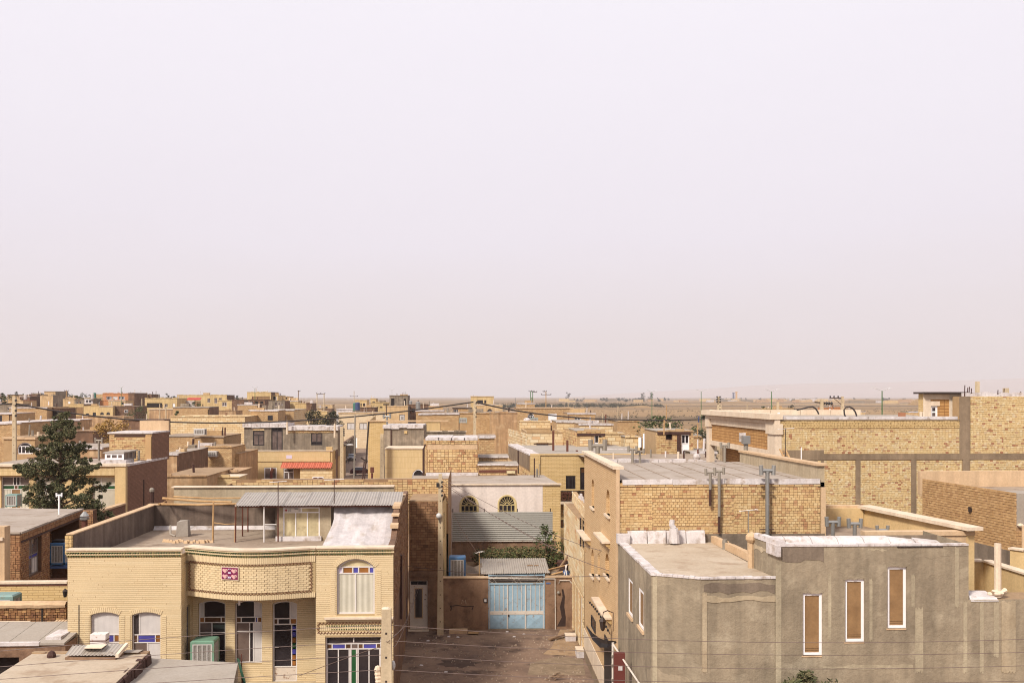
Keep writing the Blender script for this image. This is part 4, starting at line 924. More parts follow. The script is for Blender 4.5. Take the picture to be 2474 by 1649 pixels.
for k in range(4):x=g0+.06+(GW-.12)*k/3;q.pbox(PG,x-.035,x+.035,.06,zp,.06,.15)
q.build('stile',M['gate_trim'],gt)
q=MB();q.pbox(PG,g0,g0+.06,.04,zg+.2,.02,.2);q.pbox(PG,g1-.06,g1,.04,zg+.2,.02,.2);q.pbox(PG,g0+.06,g1-.06,zp,zp+.07,.04,.16);q.pbox(PG,g0+.06,g1-.06,zg+.12,zg+.17,.04,.12);q.build('frame',M['gate_blue'],gt)
q=MB();q.tube([PG(g0+.06,zp+.22,.08),PG(g1-.06,zp+.22,.08)],.016,5);q.tube([PG(g0-.6,zg+.06,.0),PG(g1+.1,zg+.06,.0)],.022,5)
for c in(.06,.5,.94):
    x=g0+GW*c;w_=zp+.24;s=.15
    q.tube([PG(x-s,w_,.08),PG(x,w_+s,.08),PG(x+s,w_,.08),PG(x,w_-s,.08),PG(x-s,w_,.08)],.014,5);q.tube([PG(x-s-.16,zp+.05,.08),PG(x-s,w_,.08),PG(x-s-.16,zg+.12,.08)],.012,5);q.tube([PG(x+s+.16,zp+.05,.08),PG(x+s,w_,.08),PG(x+s+.16,zg+.12,.08)],.012,5)
q.build('lattice',M['gate_trim'],gt)
MB().blob(PG(g0+.06+(GW-.12)/3+.06,zm0-.05,.05),.05,.03,.07).build('lock',M['black_iron'],gt)
MB().pbox(PG,g0,g1,0.02,.07,-.05,.2).build('threshold',M['concrete'],gt)
# concrete pole with lamp
pl=T('utility_pole','pale concrete utility pole beside the white iron door with a globe street lamp','pole',atY(1064,1533,56.6)[:2]+(0.04,))
def conc_pole(root,x,y,z0,z1,w0,w1,d0,d1,mat='conc_pole'):
    q=MB();q.hexa([(x-w0,y-d0,z0),(x+w0,y-d0,z0),(x+w0,y+d0,z0),(x-w0,y+d0,z0)],[(x-w1,y-d1,z1),(x+w1,y-d1,z1),(x+w1,y+d1,z1),(x-w1,y+d1,z1)]);s=q.build('shaft',M[mat],root)
    h=MB();n=int((z1-z0)/.7)
    for k in range(1,n):
        z=z0+(z1-z0)*k/n;w=w0+(w1-w0)*k/n;d=d0+(d1-d0)*k/n;h.box(x-.03,x+.03,y-d-.004,y-d+.002,z-.03,z+.03)
    h.build('bolt_hole',M['black_iron'],s);return s
x,y=atY(1064,1533,56.6)[:2];ztop=zof(1064,1144,56.6);conc_pole(pl,x,y,.04,ztop,.18,.10,.2,.12)
MB().blob((x-.08,y-.25,zof(1061,1244,56.6)),.16,.16,.16,10,7).build('lamp_globe',M['lamp_grey'],pl,smooth=True);MB().tube([(x,y-.1,zof(1061,1262,56.6)),(x-.06,y-.22,zof(1061,1250,56.6))],.06,7).build('lamp_arm',M['galv_dark'],pl)
q=MB()
for dz in(.5,.75,1.0,1.25):q.box(x+.05,x+.16,y-.2,y-.1,ztop-dz,ztop-dz+.1)
q.build('insulators',M['black'],pl);MB().box(x-.22,x-.08,y-.2,y-.05,ztop-.75,ztop-.5).build('junction_box',M['black'],pl)
# low things in the alley
def lumpbox(name,label,cat,p0,p1,Y,dep,mat,z=.04,group=None):
    P=PY(p0[0],p1[0],Y);a=zof(p0[0],p0[1],Y);t=T(name,label,cat,P(P.L/2,z,dep/2),group);j=lambda:random.uniform(-.02,.02)
    MB().hexa([P(0,z,0),P(P.L,z,0),P(P.L,z,dep),P(0,z,dep)],[P(j(),a+j(),j()),P(P.L+j(),a+j(),j()),P(P.L+j(),a,dep),P(j(),a,dep)]).build('block',M[mat],t);return t
lumpbox('stone_bench','low cream stone block against the wall between the pole and the blue gate','bench',(1085,1522),(1129,1530),56.7,.5,'beige_plaster')
pk=T('plank','short bleached board lying on the dirt beside the stone block','plank',atZ(1142,1528,.04));MB().hexa([atZ(1130,1530,.06),atZ(1155,1531,.05),atZ(1157,1526,.05),atZ(1132,1525,.06)],[atZ(1130,1529,.12),atZ(1155,1530,.11),atZ(1157,1525,.11),atZ(1132,1524,.12)]).build('board',M['wood'],pk)
tm=T('timber','long grey timber leaning on the kerb before the right end of the gate wall','timber',atZ(1360,1532,.04));A=np.array(atZ(1327,1545,.1));B=np.array(atZ(1392,1524,.25));dv=(B-A)/np.linalg.norm(B-A);sv=np.array((-dv[1],dv[0],0))*.1
MB().hexa([tuple(A-sv),tuple(B-sv),tuple(B+sv),tuple(A+sv)],[tuple(A-sv+(0,0,.09)),tuple(B-sv+(0,0,.09)),tuple(B+sv+(0,0,.09)),tuple(A+sv+(0,0,.09))]).build('beam',M['wood_grey'],tm)
def basin(label,px,py,w,d,h,yaw=0):
    x,y,z=atZ(px,py,.04);t=T('stone_step',label,'step',(x,y,.04));q=MB();q.hexa([(x-w,y-d,z),(x+w,y-d,z),(x+w,y+d,z),(x-w,y+d,z)],[(x-w*1.04,y-d*1.05,z+h),(x+w*1.05,y-d*1.02,z+h),(x+w,y+d,z+h),(x-w,y+d*1.03,z+h)]);q.build('block',M['white'],t);MB().box(x-w*1.08,x+w*1.08,y-d*1.08,y+d*1.06,z+h+.002,z+h+.06).build('slab',M['coping'],t);return t
basin('white step block nearer the gate along the right side of the alley',1378,1545,.28,.3,.28);basin('white step block farther from the gate along the right side of the alley',1404,1583,.26,.42,.34)
for k,(px,py)in enumerate([(1018,1606),(1106,1538),(1084,1537),(1242,1537),(1266,1531),(1077,1622),(1034,1547),(1225,1525)]):
    p=atZ(px,py,.045);MB().hexa([(p[0]-.09,p[1]-.06,.045),(p[0]+.08,p[1]-.07,.045),(p[0]+.1,p[1]+.05,.045),(p[0]-.07,p[1]+.07,.045)],[(p[0]-.07,p[1]-.04,.08),(p[0]+.05,p[1]-.04,.07),(p[0]+.07,p[1]+.03,.075),(p[0]-.05,p[1]+.05,.085)]).build('paper_scrap',M['white'],None,label='crumpled white paper scrap lying on the dark alley dirt',cat='litter',group='paper scraps in the alley')
gv=MB()
for k in range(420):
    x,y=random.uniform(-3.3,5.5),random.uniform(46,57.3);s=random.uniform(.015,.05)*(1.6 if random.random()<.08 else 1);gv.hexa([(x-s,y-s,.04),(x+s*.8,y-s*.9,.04),(x+s,y+s,.04),(x-s*.9,y+s,.04)],[(x-s*.6,y-s*.5,.04+s*1.2),(x+s*.5,y-s*.6,.04+s),(x+s*.6,y+s*.5,.04+s*1.3),(x-s*.5,y+s*.6,.04+s)])
gv.build('gravel',M['roof_dust'],None,kind='stuff',label='loose gravel scattered over the alley dirt')
tw=T('twig_heap','small heap of pale broken twigs on the cement patch at the alley bottom','twigs',atZ(1352,1632,.05))
for k in range(6):p=atZ(1352+random.uniform(-14,14),1632+random.uniform(-8,8),.07);a=random.uniform(-.5,1.2);l=random.uniform(.2,.45);MB().tube([(p[0]-l*cos(a),p[1]-l*sin(a),.07),(p[0],p[1],.12),(p[0]+l*cos(a),p[1]+l*sin(a),.08)],.022,5,.015).build('twig',M['wood_grey'],tw)
# courtyard behind the gate wall
MB().box(xr1+.3,5.7,57.95,66,2.55,2.6).build('courtyard_roof',M['roof_mud'],gw)
cooler('blue framed air cooler standing behind the gate wall beside the pole',PY(1084,1125,58.6),(0,PY(1084,1125,58.6).L,2.62,zof(1100,1347,58.6)),.85,M['cooler_blue'])
ts=T('tin_shed','small shed with a dusty corrugated tin roof behind the blue gate','shed',atY(1243,1380,60)[:2]+(2.6,))
q0,q1,r0,r1=atY(1162,1386,58.1),atY(1327,1383,58.1),atY(1160,1348,62.2),atY(1316,1347,62.2)
for k in range(3):
    f=lambda A,B,t:tuple(np.array(A)*(1-t)+np.array(B)*t);sheet(f(q0,q1,k/3),f(q0,q1,(k+1)/3+.012),f(r0,r1,k/3),f(r0,r1,(k+1)/3+.012),.13,.02,M['corr_grey'],ts,'roof_sheet')
MB().box(q0[0]+.2,q1[0]-.2,58.5,61.8,2.6,q0[2]-.12).build('body',M['void'],ts)
for k in range(5):
    p=atY(random.uniform(1200,1310),random.uniform(1354,1376),60);zz_=q0[2]+(p[1]-58.1)/4.1*(r0[2]-q0[2])+.03;MB().hexa([(p[0]-.15,p[1]-.05,zz_),(p[0]+.12,p[1]-.06,zz_),(p[0]+.15,p[1]+.05,zz_+.02),(p[0]-.1,p[1]+.06,zz_+.02)],[(p[0]-.1,p[1]-.03,zz_+.05),(p[0]+.1,p[1]-.03,zz_+.06),(p[0]+.1,p[1]+.03,zz_+.06),(p[0]-.1,p[1]+.03,zz_+.06)]).build('wood_chip',M['wood_grey'],None,label='short wood scrap lying on the corrugated tin shed roof',cat='scrap',group='wood scraps on the tin shed roof')
sk=T('dust_sheet','dark sagging dust sheet slung between the blue cooler and the tin shed','sheet',atY(1140,1380,59.5)[:2]+(2.6,));m=MB();
for j in range(6):
    for i in range(7):a=atY(1124+40*i/6,1358+24*j/5,59.5+.6*(1-j/5));m.v.append((a[0],a[1],a[2]-.25*sin(pi*i/6)*(1-j/7)))
for j in range(5):
    for i in range(6):a=j*7+i;m.f.append((a,a+1,a+8,a+7))
m.build('cloth',M['cement_dark'],sk)
antenna('stubby pole antenna beside the tin shed roof behind the gate',xof(1158,58.3),58.3,2.6,zof(1158,1333,58.3),.5,.6,4,'wood')
iv=[]
for k in range(150):
    f=random.random();px=1160+220*f;Y=random.uniform(62.6,64.8);x=xof(px,Y);hgt=.55+.75*sin(pi*min(1,.15+f*.8))*random.uniform(.4,1.0);iv.append((x,Y,2.62+hgt*.65,.4+.3*random.random(),130))
foliage(MB(),iv,.16).build('vine_thicket',M['ivy'],None,kind='stuff',label='dry trailing vine spread over the shed roofs behind the gate')
tree('fig_sapling','leafy green sapling growing out of the dry vine behind the gate',xof(1322,63),63,2.6,2.9,1.7,'leaves','tree',None,700,.19,10,.05,.1,seed=4)
# scrap on the right
jp=T('scrap_heap','jumble of old timber and chairs on the roof right of the tin shed','scrap heap',atY(1355,1390,59)[:2]+(2.6,))
for a,b,r,mt in(((1337,1392,58.6),(1382,1328,60.5),.07,'wood_grey'),((1325,1375,58.7),(1378,1362,59.5),.04,'wood'),((1362,1392,58.5),(1370,1362,59),.025,'frame_pale'),((1370,1392,58.5),(1366,1364,59),.025,'frame_pale'),((1352,1370,59),(1378,1380,58.8),.025,'black_iron'),((1330,1388,58.6),(1360,1380,58.7),.06,'wood'),((1372,1355,60),(1380,1385,58.8),.03,'frame_grey'),((1340,1360,60),(1375,1352,60.5),.03,'rust')):
    MB().tube([atY(*a),atY(*b)],r,6).build('pole',M[mt],jp)
MB().blob(atY(1345,1388,59),.5,.4,.25,9,5).build('sack',M['cement_dark'],jp);MB().blob(atY(1366,1388,59.2),.35,.3,.3,9,5).build('sack',M['plate_blue'],jp);MB().box(*[v for v in(xof(1348,60.5),xof(1380,60.5),60,61,2.6,3.5)]).build('crate',M['rust_dark'],jp)
# corrugated fence and its plaster wall
fw=T('plaster_wall','stained brown plaster wall under the corrugated steel fence','wall',atY(1215,1347,66)[:2]+(0,));PF=PY(1092,1345,66.0);zf0=zof(1215,1307,66);MB().pbox(PF,0,PF.L,0,zf0,.06,.35).build('wall',M['alley_plaster'],fw)
fe=T('sheet_fence','ribbed grey corrugated steel fence in front of the white house','fence',atY(1215,1307,66)[:2]+(zf0,));zf1=zof(1215,1236,66);ua,ub=PF.uw(1093,1270)[0],PF.uw(1334,1270)[0]
for k in range(3):a,b=ua+(ub-ua)*k/3,ua+(ub-ua)*(k+1)/3;sheet(PF(a,zf0+.05,-.02-.006*k),PF(a,zf1,-.02-.006*k),PF(b+.03,zf0+.05,-.02-.006*k),PF(b+.03,zf1,-.02-.006*k),.135,.014,M['corr_fence'],fe,'sheet')
MB().pbox(PF,ua,ub,zf0+.0,zf0+.05,-.06,.05).build('bottom_rail',M['gate_trim'],fe)
for px in(1094,1170,1250,1330):u=PF.uw(px,1240)[0];MB().pbox(PF,u-.03,u+.03,zf0,zof(1215,1228,66),.03,.055).build('post',M['black_iron'],fe)
# ---------------------------------------------------------------- the tall tan house right of the alley
th=T('brick_house','tall three-storey house with a tan ribbed alley facade and a sandy brick flank','house',(10,46,0))
XA=5.75;X1=xof(1992,40.0);zr=zof(1700,1162,40.0);zp_=zof(1481,1133,40.0)
PW=Plane((XA,51.6),(XA,40.0))                                                   # alley facade, far to near
PFr=Plane((XA+.0,40.0),(X1,40.0))
def prow(pts):return[PW.rect(a,b)+(r,)for a,b,r in pts]
j_=J_
aw=[PW.rect(j_(78,258),j_(95,438))+(.42,),PW.rect(j_(172,325),j_(195,487))+(.42,),PW.rect(j_(76,708),j_(93,878))+(.42,),PW.rect(j_(166,735),j_(192,880))+(.42,),PW.rect(j_(117,737),j_(131,880))+(.04,)]
m=MB();wall(m,PW,0,PW.L,0,zp_,aw,.16);m.build('facade',M['tan_facade'],th)
for h in aw:
    MB().poly([PW(h[0],h[2],.155),PW(h[1],h[2],.155),PW(h[1],h[3],.155),PW(h[0],h[3],.155)]).build('niche',M['mustard'],th)
    MB().pbox(PW,h[0]-.12,h[1]+.12,h[2]-.09,h[2],-.1,.12).build('window_sill',M['coping'],th)
for a,b in((J_(20,578),J_(72,628)),(J_(138,588),J_(198,640)),(J_(124,1040),J_(208,1160))):
    u0,u1,w0,w1=PW.rect(a,b);zt=w1-.05;MB().pbox(PW,u0,u1,zt-.3,zt-.22,-.35,0).build('canopy',M['coping'],th);MB().hexa([PW(u0+.1,zt-.55,-.02),PW(u1-.1,zt-.55,-.02),PW(u1-.1,zt-.55,0),PW(u0+.1,zt-.55,0)],[PW(u0+.05,zt-.302,-.28),PW(u1-.05,zt-.302,-.28),PW(u1-.05,zt-.302,0),PW(u0+.05,zt-.302,0)]).build('canopy_bracket',M['yellow_mid'],th)
MB().pbox(PW,-.1,PW.L+.05,zp_,zp_+.12,-.14,.3).build('coping',M['coping'],th)
MB().pbox(PW,0,PW.L,0,1.5,-.03,-.002).build('stone_base',M['coping'],th);MB().pbox(PW,0,PW.L,0,.5,-.06,-.031).build('stone_base',M['concrete'],th)
bdr=PW.rect((1411.5,1565),(1419,1640));ww=PW.rect(J_(80,1150),J_(105,1225));win2(th,PW,ww,M['frame_black'],[(1,[(1,gl)])],-.02)
cd=PW.rect(J_(165,1292),J_(208,1568));MB().pbox(PW,cd[0],cd[1]-.0,.0,cd[3],-.045,.0).build('door',M['black'],th)
# front flank in sandy brick: the 300 bricks that show largest are parts, the rest one part
zlo=5.0
PFr2=PFr
m=MB();wall(m,PFr,0,PFr.L,0,zr-.05);m.build('wall',M['mortar'],th)
MB().pbox(PFr,-.02,.13,0,zp_-.02,-.07,.001).build('corner_pier',M['beige_plaster'],th)
MB().pbox(PFr,PFr.L-.17,PFr.L+.02,0,zr-.25,-.09,.3).build('corner_pier',M['beige_plaster'],th)
BL,BH=.165,.1075
me_b=None;nb=0;band=(8.15,9.65)
def brick_mesh():
    q=MB();q.hexa([(-.5,0,-.5),(.5,0,-.5),(.5,1,-.5),(-.5,1,-.5)],[(-.5,0,.5),(.5,0,.5),(.5,1,.5),(-.5,1,.5)]);b=0
    mm=bpy.data.meshes.new('brick')
    s=.47;v=[(-.5,1,-.5),(.5,1,-.5),(.5,1,.5),(-.5,1,.5),(-s,0,-s),(s,0,-s),(s,0,s),(-s,0,s)]
    mm.from_pydata(v,[],[(4,5,6,7),(0,1,5,4),(1,2,6,5),(2,3,7,6),(3,0,4,7)]);mm.materials.append(M['orange_brick_one']);return mm
me_b=brick_mesh();rt=ROOT[th.name];pick=(1.5,4.7,8.28,9.45);rows=int((pick[3]-pick[2])/BH)
for r_ in range(rows):
    u=pick[0]-(BL*.5 if r_%2 else 0)
    while u<pick[1]and nb<300:
        c=PFr(u+BL/2,pick[2]+(r_+.5)*BH,-.014-random.uniform(0,.012));o=bpy.data.objects.new('brick',me_b);COL.objects.link(o);o.parent=th
        o.location=(c[0]-rt[0],c[1]-rt[1],c[2]-rt[2]);o.scale=(BL-.012-random.uniform(0,.012),.04,BH-.012-random.uniform(0,.01));o.rotation_euler=(0,random.uniform(-.03,.03),0);nb+=1;u+=BL
ph=(pick[0]-.03,pick[1]+.1,pick[2],pick[2]+rows*BH,0)
bricks(PFr,.14,PFr.L-.18,zlo,zr-.22,BL,BH,.012,.013,M['orange_bricks'],th,[ph],.007,.12)
bricks(PFr,.14,PFr.L-.18,zr-.215,zr-.05,.31,.15,.02,.03,M['orange_bricks'],th,(),.006,.1,name='brickwork')
MB().pbox(PFr,PFr.uw(1700,1300)[0],PFr.L-.02,4,zof(1800,1288,40),-.10,-.05).build('render_band',M['cement_dark'],th)
# felt edges and roof
MB().poly([(XA+.25,40.1,zr),(X1,40.1,zr),(X1-.1,52.0,zr),(XA+.25,51.8,zr)]).build('roof',M['roof'],th)
k=0
for a,b in zip((0.25,2.3,4.4,6.3,8.4,10.4,12.3),(2.28,4.38,6.28,8.38,10.38,12.28,PFr.L-.25)):
    if a<PFr.L-.3:b=min(b,PFr.L-.2);j=random.uniform(-.02,.02);MB().hexa([PFr(a,zr-.12+j,-.06),PFr(b,zr-.12-j,-.06),PFr(b,zr-.1,.35),PFr(a,zr-.1,.35)],[PFr(a,zr+.1+j,-.05),PFr(b,zr+.1,-.05),PFr(b,zr+.03,.4),PFr(a,zr+.03,.4)]).build('roof_edge',M['white'],th)
for k in range(7):
    x0=XA+.3+(X1-XA-.4)*k/7*.62;x1=XA+.3+(X1-XA-.4)*(k+1)/7*.62-.02;MB().box(x0,x1,51.6+random.uniform(-.04,.04),52.0,zr-.05,zr+.17+random.uniform(-.03,.03)).build('roof_edge',M['white'],th)
q=MB()
for k in range(1,8):x=XA+.3+k*1.05;q.hexa([(x,40.4,zr+.004),(x+.05,40.4,zr+.004),(x+.05,51.6,zr+.004),(x,51.6,zr+.004)],[(x,40.4,zr+.02),(x+.05,40.4,zr+.02),(x+.05,51.6,zr+.02),(x,51.6,zr+.02)])
q.build('roof_seam',M['roof_dust'],th)
MB().hexa([(X1-.28,40.0,0),(X1,40.0,0),(X1,52,0),(X1-.28,52,0)],[(X1-.28,40.0,zp_+.12),(X1,40.0,zp_+.12),(X1-.05,51.8,zp_+.02),(X1-.3,51.8,zp_+.02)]).build('parapet',M['cement_patch'],th)
MB().hexa([(X1-.36,39.9,zp_+.122),(X1+.08,39.9,zp_+.122),(X1+.03,51.8,zp_+.022),(X1-.38,51.8,zp_+.022)],[(X1-.36,39.9,zp_+.22),(X1+.08,39.9,zp_+.22),(X1+.03,51.8,zp_+.12),(X1-.38,51.8,zp_+.12)]).build('parapet_cap',M['beige_plaster'],th)
MB().poly([(XA,51.6,0),(X1,51.8,0),(X1,51.8,zr),(XA,51.6,zr)]).build('rear_wall',M['mortar'],th)
# flues: two pairs on the roof, three on the flank
for px,py0,py1,Y,r in((1528,1082,1121,51.0,.068),(1546,1087,1120,51.2,.062),(1751,1073,1119,51.5,.068)):
    flue(th,xof(px,Y),Y,zr,zof(px,py0+4,Y),r,M['galv_dark'])
for px,py0,py1,Y in((1716,1134,1222,39.8),(1737.5,1131,1287,39.8)):
    x=xof(px,Y);zt=zof(px,py0+8,Y);flue(th,x,Y,zof(px,py1-40,Y),zt,.06,M['galv_dark']);MB().tube([(x,Y+.02,zof(px,py1,Y)),(x,Y+.02,zof(px,py1-40,Y))],.055,8).build('flue',M['rust_dark'],th,label='rusty lower flue section')
x=xof(1854,39.75);flue(th,x,39.75,zof(1854,1296,39.75),zof(1854,1138,39.75),.085,M['galv'])
for py in(1168,1189,1278):z=zof(1854,py,39.8);MB().box(x-.28,x+.28,39.74,39.86,z-.015,z+.015).build('flue_strap',M['rust_dark'],th)
antenna('bleached T-shaped antenna standing before the sandy brick flank',xof(1808,37.5),37.5,7.8,zof(1808,1232,37.5),.7,0,3,'galv_dark')
# lantern on the alley wall and gas pipe
lx,ly=PW(PW.uw(1453,1500,-.5)[0],0,-.45)[:2];lz=zof(1454,1506,ly);lt=T('wall_lantern','dark wrought lantern hanging on the tan alley facade','lantern',(lx,ly,lz-.3))
q=MB();q.tube([(lx,ly,lz-.28),(lx,ly,lz-.2),(lx,ly,lz+.12)],.05,6,.15);q.tube([(lx,ly,lz+.12),(lx,ly,lz+.28)],.17,6,.04);q.build('lantern_body',M['black_iron'],lt);MB().tube([(lx,ly,lz-.18),(lx,ly,lz+.1)],.10,6,.13).build('glass',M['light_glass'],lt)
q=MB();q.tube([(lx,ly,lz+.28),(lx+.03,ly,lz+.48),(lx+.2,ly,lz+.55),(XA,ly,lz+.45),(XA,ly,lz-.3)],.025,6);q.build('bracket',M['rust_dark'],lt)
sl=T('string_lights','string of small dark bulbs drooping along the tan alley facade','string lights',PW(PW.uw(1421,1450)[0],5,-.1));pts=[PW(*PW.uw(1421+f*52,1450+f*80-8*sin(pi*f),-.1),-.1)for f in[i/12 for i in range(13)]];MB().tube(pts,.012,4).build('cord',M['cable'],sl);q=MB()
for p in pts[1:-1]:q.blob(p,.05,.05,.06,6,4)
q.build('bulbs',M['black'],sl)
fc=T('flag_cloth','torn dark cloth stretched from the alley facade to the corner post','cloth',atY(1440,1530,39)[:2]+(4,));m=MB();tp=[atY(*p)for p in((1416,1509,46),(1432,1528,44),(1450,1541,42),(1466,1546,40),(1487,1547,39))]
for i,p in enumerate(tp):w_=(.08,.32,.4,.3,.12)[i];m.v+=[p,(p[0]+.05,p[1],p[2]-w_*.5),(p[0],p[1]+.06,p[2]-w_)]
for i in range(4):
    for j in range(2):a=i*3+j;m.f.append((a,a+3,a+4,a+1))
m.build('cloth',M['black'],fc)
# corner of the grey house at the alley: red post, white brace, pipe
rp_=T('red_post','faded red steel post at the foot of the grey house corner','post',(xof(1497,36),36,0));x=xof(1497,36);MB().box(x-.2,x+.2,36,36.2,0,zof(1497,1577,36)).build('post',M['red_paint'],rp_);MB().box(x-.05,x+.1,35.985,35.998,zof(1497,1618,36),zof(1497,1608,36)).build('paint_patch',M['white'],rp_)
br=T('roof_brace','white steel brace bar with a pipe leaning beside the red post','brace',(xof(1481,37),37,0));MB().tube([atY(1481,1551,37),atY(1481,1660,37)],.05,7).build('pipe',M['gate_trim'],br);MB().tube([atY(1481,1555,37),atY(1546,1652,34.5)],.035,6).build('bar',M['gate_trim'],br);
for py in(1583,1605,1640):z=zof(1481,py,37);x=xof(1481,37);MB().box(x-.07,x+.07,36.92,37.05,z-.04,z+.04).build('joint',M['galv_dark'],br)

# ---------------------------------------------------------------- the grey cement house, right foreground
gh=T('grey_house','raw grey cement house with three slim brown windows, right foreground','house',(13,34,0))
zl=zof(1573,1385,32.5);A0=(XA+.06,39.9);A1=(xof(1573,32.5),32.5);A2=(xof(1692,31.75),31.75);A3=(xof(1882.6,31.75),31.75)
S1=Plane(A0,A1);S2=Plane(A1,A2);S3=Plane(A2,A3)
sw=[S1.rect(J_(315,903),J_(342,1133)),S1.rect(J_(382,968),J_(413,1213))]
m=MB();wall(m,S1,0,S1.L,0,zl,[s+(0,)for s in sw],.12);wall(m,S2,0,S2.L,0,zl);wall(m,S3,0,S3.L,0,zl);m.build('wall',M['cement'],gh)
for s in sw:win2(gh,S1,s,M['pvc'],[(1,[(1,M['brown_screen'])])],.04,0,.09);MB().pbox(S1,s[0]-.1,s[1]+.1,s[2]-.1,s[2],-.07,.02).build('window_sill',M['beige_plaster'],gh)
roofp=[A0,A1,A2,A3,(9.55,39.85)]
MB().poly([(p[0],p[1]+.02,zl-.06)for p in roofp]).build('roof',M['roof_pale'],gh)
q=MB()
for P_,mt in((S1,0),(S2,1),(S3,1)):
    n=9
    for k in range(n):a,b=P_.L*k/n,P_.L*(k+1)/n;j=random.uniform(-.015,.015);q.pbox(P_,a,b-.01,zl-.05,zl+.02+j,-.03+j,.13 if mt else .3)
q.build('roof_edge',M['white'],gh)
Pb=PY(1495,1706,39.8)
for k in range(4):a,b=.35+(Pb.L-.4)*k/4,.35+(Pb.L-.4)*(k+1)/4-.03;MB().hexa([Pb(a,zl-.1,-.25),Pb(b,zl-.1,-.22),Pb(b,zl-.1,0),Pb(a,zl-.1,0)],[Pb(a,zl+.38+random.uniform(-.03,.03),-.12),Pb(b,zl+.40,-.12),Pb(b,zl+.44,0),Pb(a,zl+.43,0)]).build('felt_upstand',M['white'],gh)
MB().pbox(Pb,-.1,.4,zl-.05,zl+.32,-.35,.05).build('felt_upstand',M['white'],gh)
def upstand(A,B,h,w,mat,n,name):
    P_=Plane(A,B)
    for k in range(n):a,b=P_.L*k/n,P_.L*(k+1)/n-.015;j=random.uniform(-.02,.02);MB().pbox(P_,a,b,zl-.06,zl+h+j,0,w).build(name,M[mat],gh)
upstand((9.55,39.8),(9.78,35.0),.22,.2,'beige_plaster',8,'kerb_block')
upstand((9.80,34.6),(A3[0]+.02,31.9),.14,.2,'beige_plaster',4,'kerb_block')
# felt-wrapped flue stumps on the lower roof
x=xof(1629,39.3);st_=MB();st_.tube([(x,39.3,zl),(x,39.3,zl+.3),(x-.02,39.3,zl+.58)],.22,9,.17);st_.tube([(x-.02,39.3,zl+.58),(x-.1,39.3,zl+.72),(x-.08,39.3,zl+.92)],.12,8,.1);st_.build('wrapped_flue',M['white'],gh);x=xof(1606,39.2);MB().tube([(x,39.2,zl),(x,39.2,zl+.5)],.07,8,.065).build('wrapped_flue',M['white'],gh)
# taller block
zt=zof(2000,1316,31.7);B0=(xof(1818,33.9),33.9);B1=(xof(1882,31.7),31.7);B2=(xof(2340,31.7),31.7)
T1=Plane(B0,B1);T2=Plane(B1,B2);zd=zof(2400,1447,31.7);T3=Plane(B2,(B2[0]+6,31.7))
bw_=[T2.rect(K_(52,990),K_(178,1391)),T2.rect(K_(324,901),K_(449,1303)),T2.rect(K_(597,821),K_(720,1216))]
m=MB();wall(m,T1,0,T1.L,0,zt);wall(m,T2,0,T2.L,0,zt,[b+(0,)for b in bw_],.2);wall(m,Plane(B2,(B2[0],35)),0,3.3,0,zt);wall(m,T3,0,T3.L,0,zd);m.build('tall_wall',M['cement'],gh)
MB().poly([(B0[0],B0[1],0),(B2[0],B0[1],0),(B2[0],B0[1],zt),(B0[0],B0[1],zt)]).build('rear_wall',M['cement_dark'],gh)
for b in bw_:
    f=win2(gh,T2,b,M['pvc'],[(1,[(1,M['brown_screen'])])],.09,0,.085,name='window',pname='screen')
    q=MB();h=b[3]-b[2]
    for z in(b[2]+.16,b[2]+.22):q.pbox(T2,b[0]+.09,b[1]-.09,z,z+.015,.075,.095)
    q.build('screen_bar',M['brown_screen'],f)
    MB().pbox(T2,b[0]-.04,b[1]-.02,b[2]-.045,b[2],-.02,.05).build('window_sill',M['beige_plaster'],gh)
# trowelled patches and raised bands on the render (each has its own edge and depth)
def patch(P,p0,p1,mat,th=.012,seed=0):
    r=random.Random(seed);u0,u1,w0,w1=P.rect(p0,p1);n=9;top=[(u0+(u1-u0)*k/n,w1+r.uniform(-.06,.04))for k in range(n+1)];bot=[(u0+(u1-u0)*k/n,w0+r.uniform(-.05,.06))for k in range(n+1)];q=MB()
    for k in range(n):a,b,c,d=bot[k],bot[k+1],top[k+1],top[k];q.hexa([P(a[0],a[1],-th),P(b[0],b[1],-th),P(b[0],b[1],.004),P(a[0],a[1],.004)],[P(d[0],d[1],-th),P(c[0],c[1],-th),P(c[0],c[1],.004),P(d[0],d[1],.004)])
    return q.build('render_patch',M[mat],gh)
patch(S3,J_(800,925),J_(1255,985),'cement_dark',seed=1);patch(S3,J_(815,1010),J_(1270,1045),'cement_patch',.02,seed=2);patch(S3,J_(790,985),J_(820,1500),'cement_patch',.016,seed=3)
patch(T2,J_(1300,690),J_(1570,785),'cement_dark',seed=4);patch(T2,K_(860,845),K_(1030,880),'cement',.006,seed=6);patch(T2,K_(310,868),K_(462,897),'cement',.007,seed=7);patch(T2,K_(35,962),K_(196,986),'cement',.007,seed=8);patch(T2,K_(590,800),K_(740,818),'cement',.007,seed=9)
patch(T1,J_(1092,690),J_(1240,720),'cement_patch',seed=11);patch(T3,K_(1330,1040),K_(1420,1500),'cement_patch',.012,seed=12)
for i_,(P_,a,b)in enumerate(((T2,(775,1085),(826,1500)),(T2,(180,1452),(760,1476)),(T3,(1085,1040),(1110,1500)),(T2,(750,870),(772,1080)),(T2,(1030,690),(1055,1080)),(T2,(215,860),(235,1300)),(T2,(480,900),(500,1300)),(T2,(470,700),(590,720)),(T3,(1190,1050),(1215,1500)),(T3,(1280,1050),(1312,1400)))):patch(P_,K_(*a),K_(*b),'cement_light',.006,40+i_)
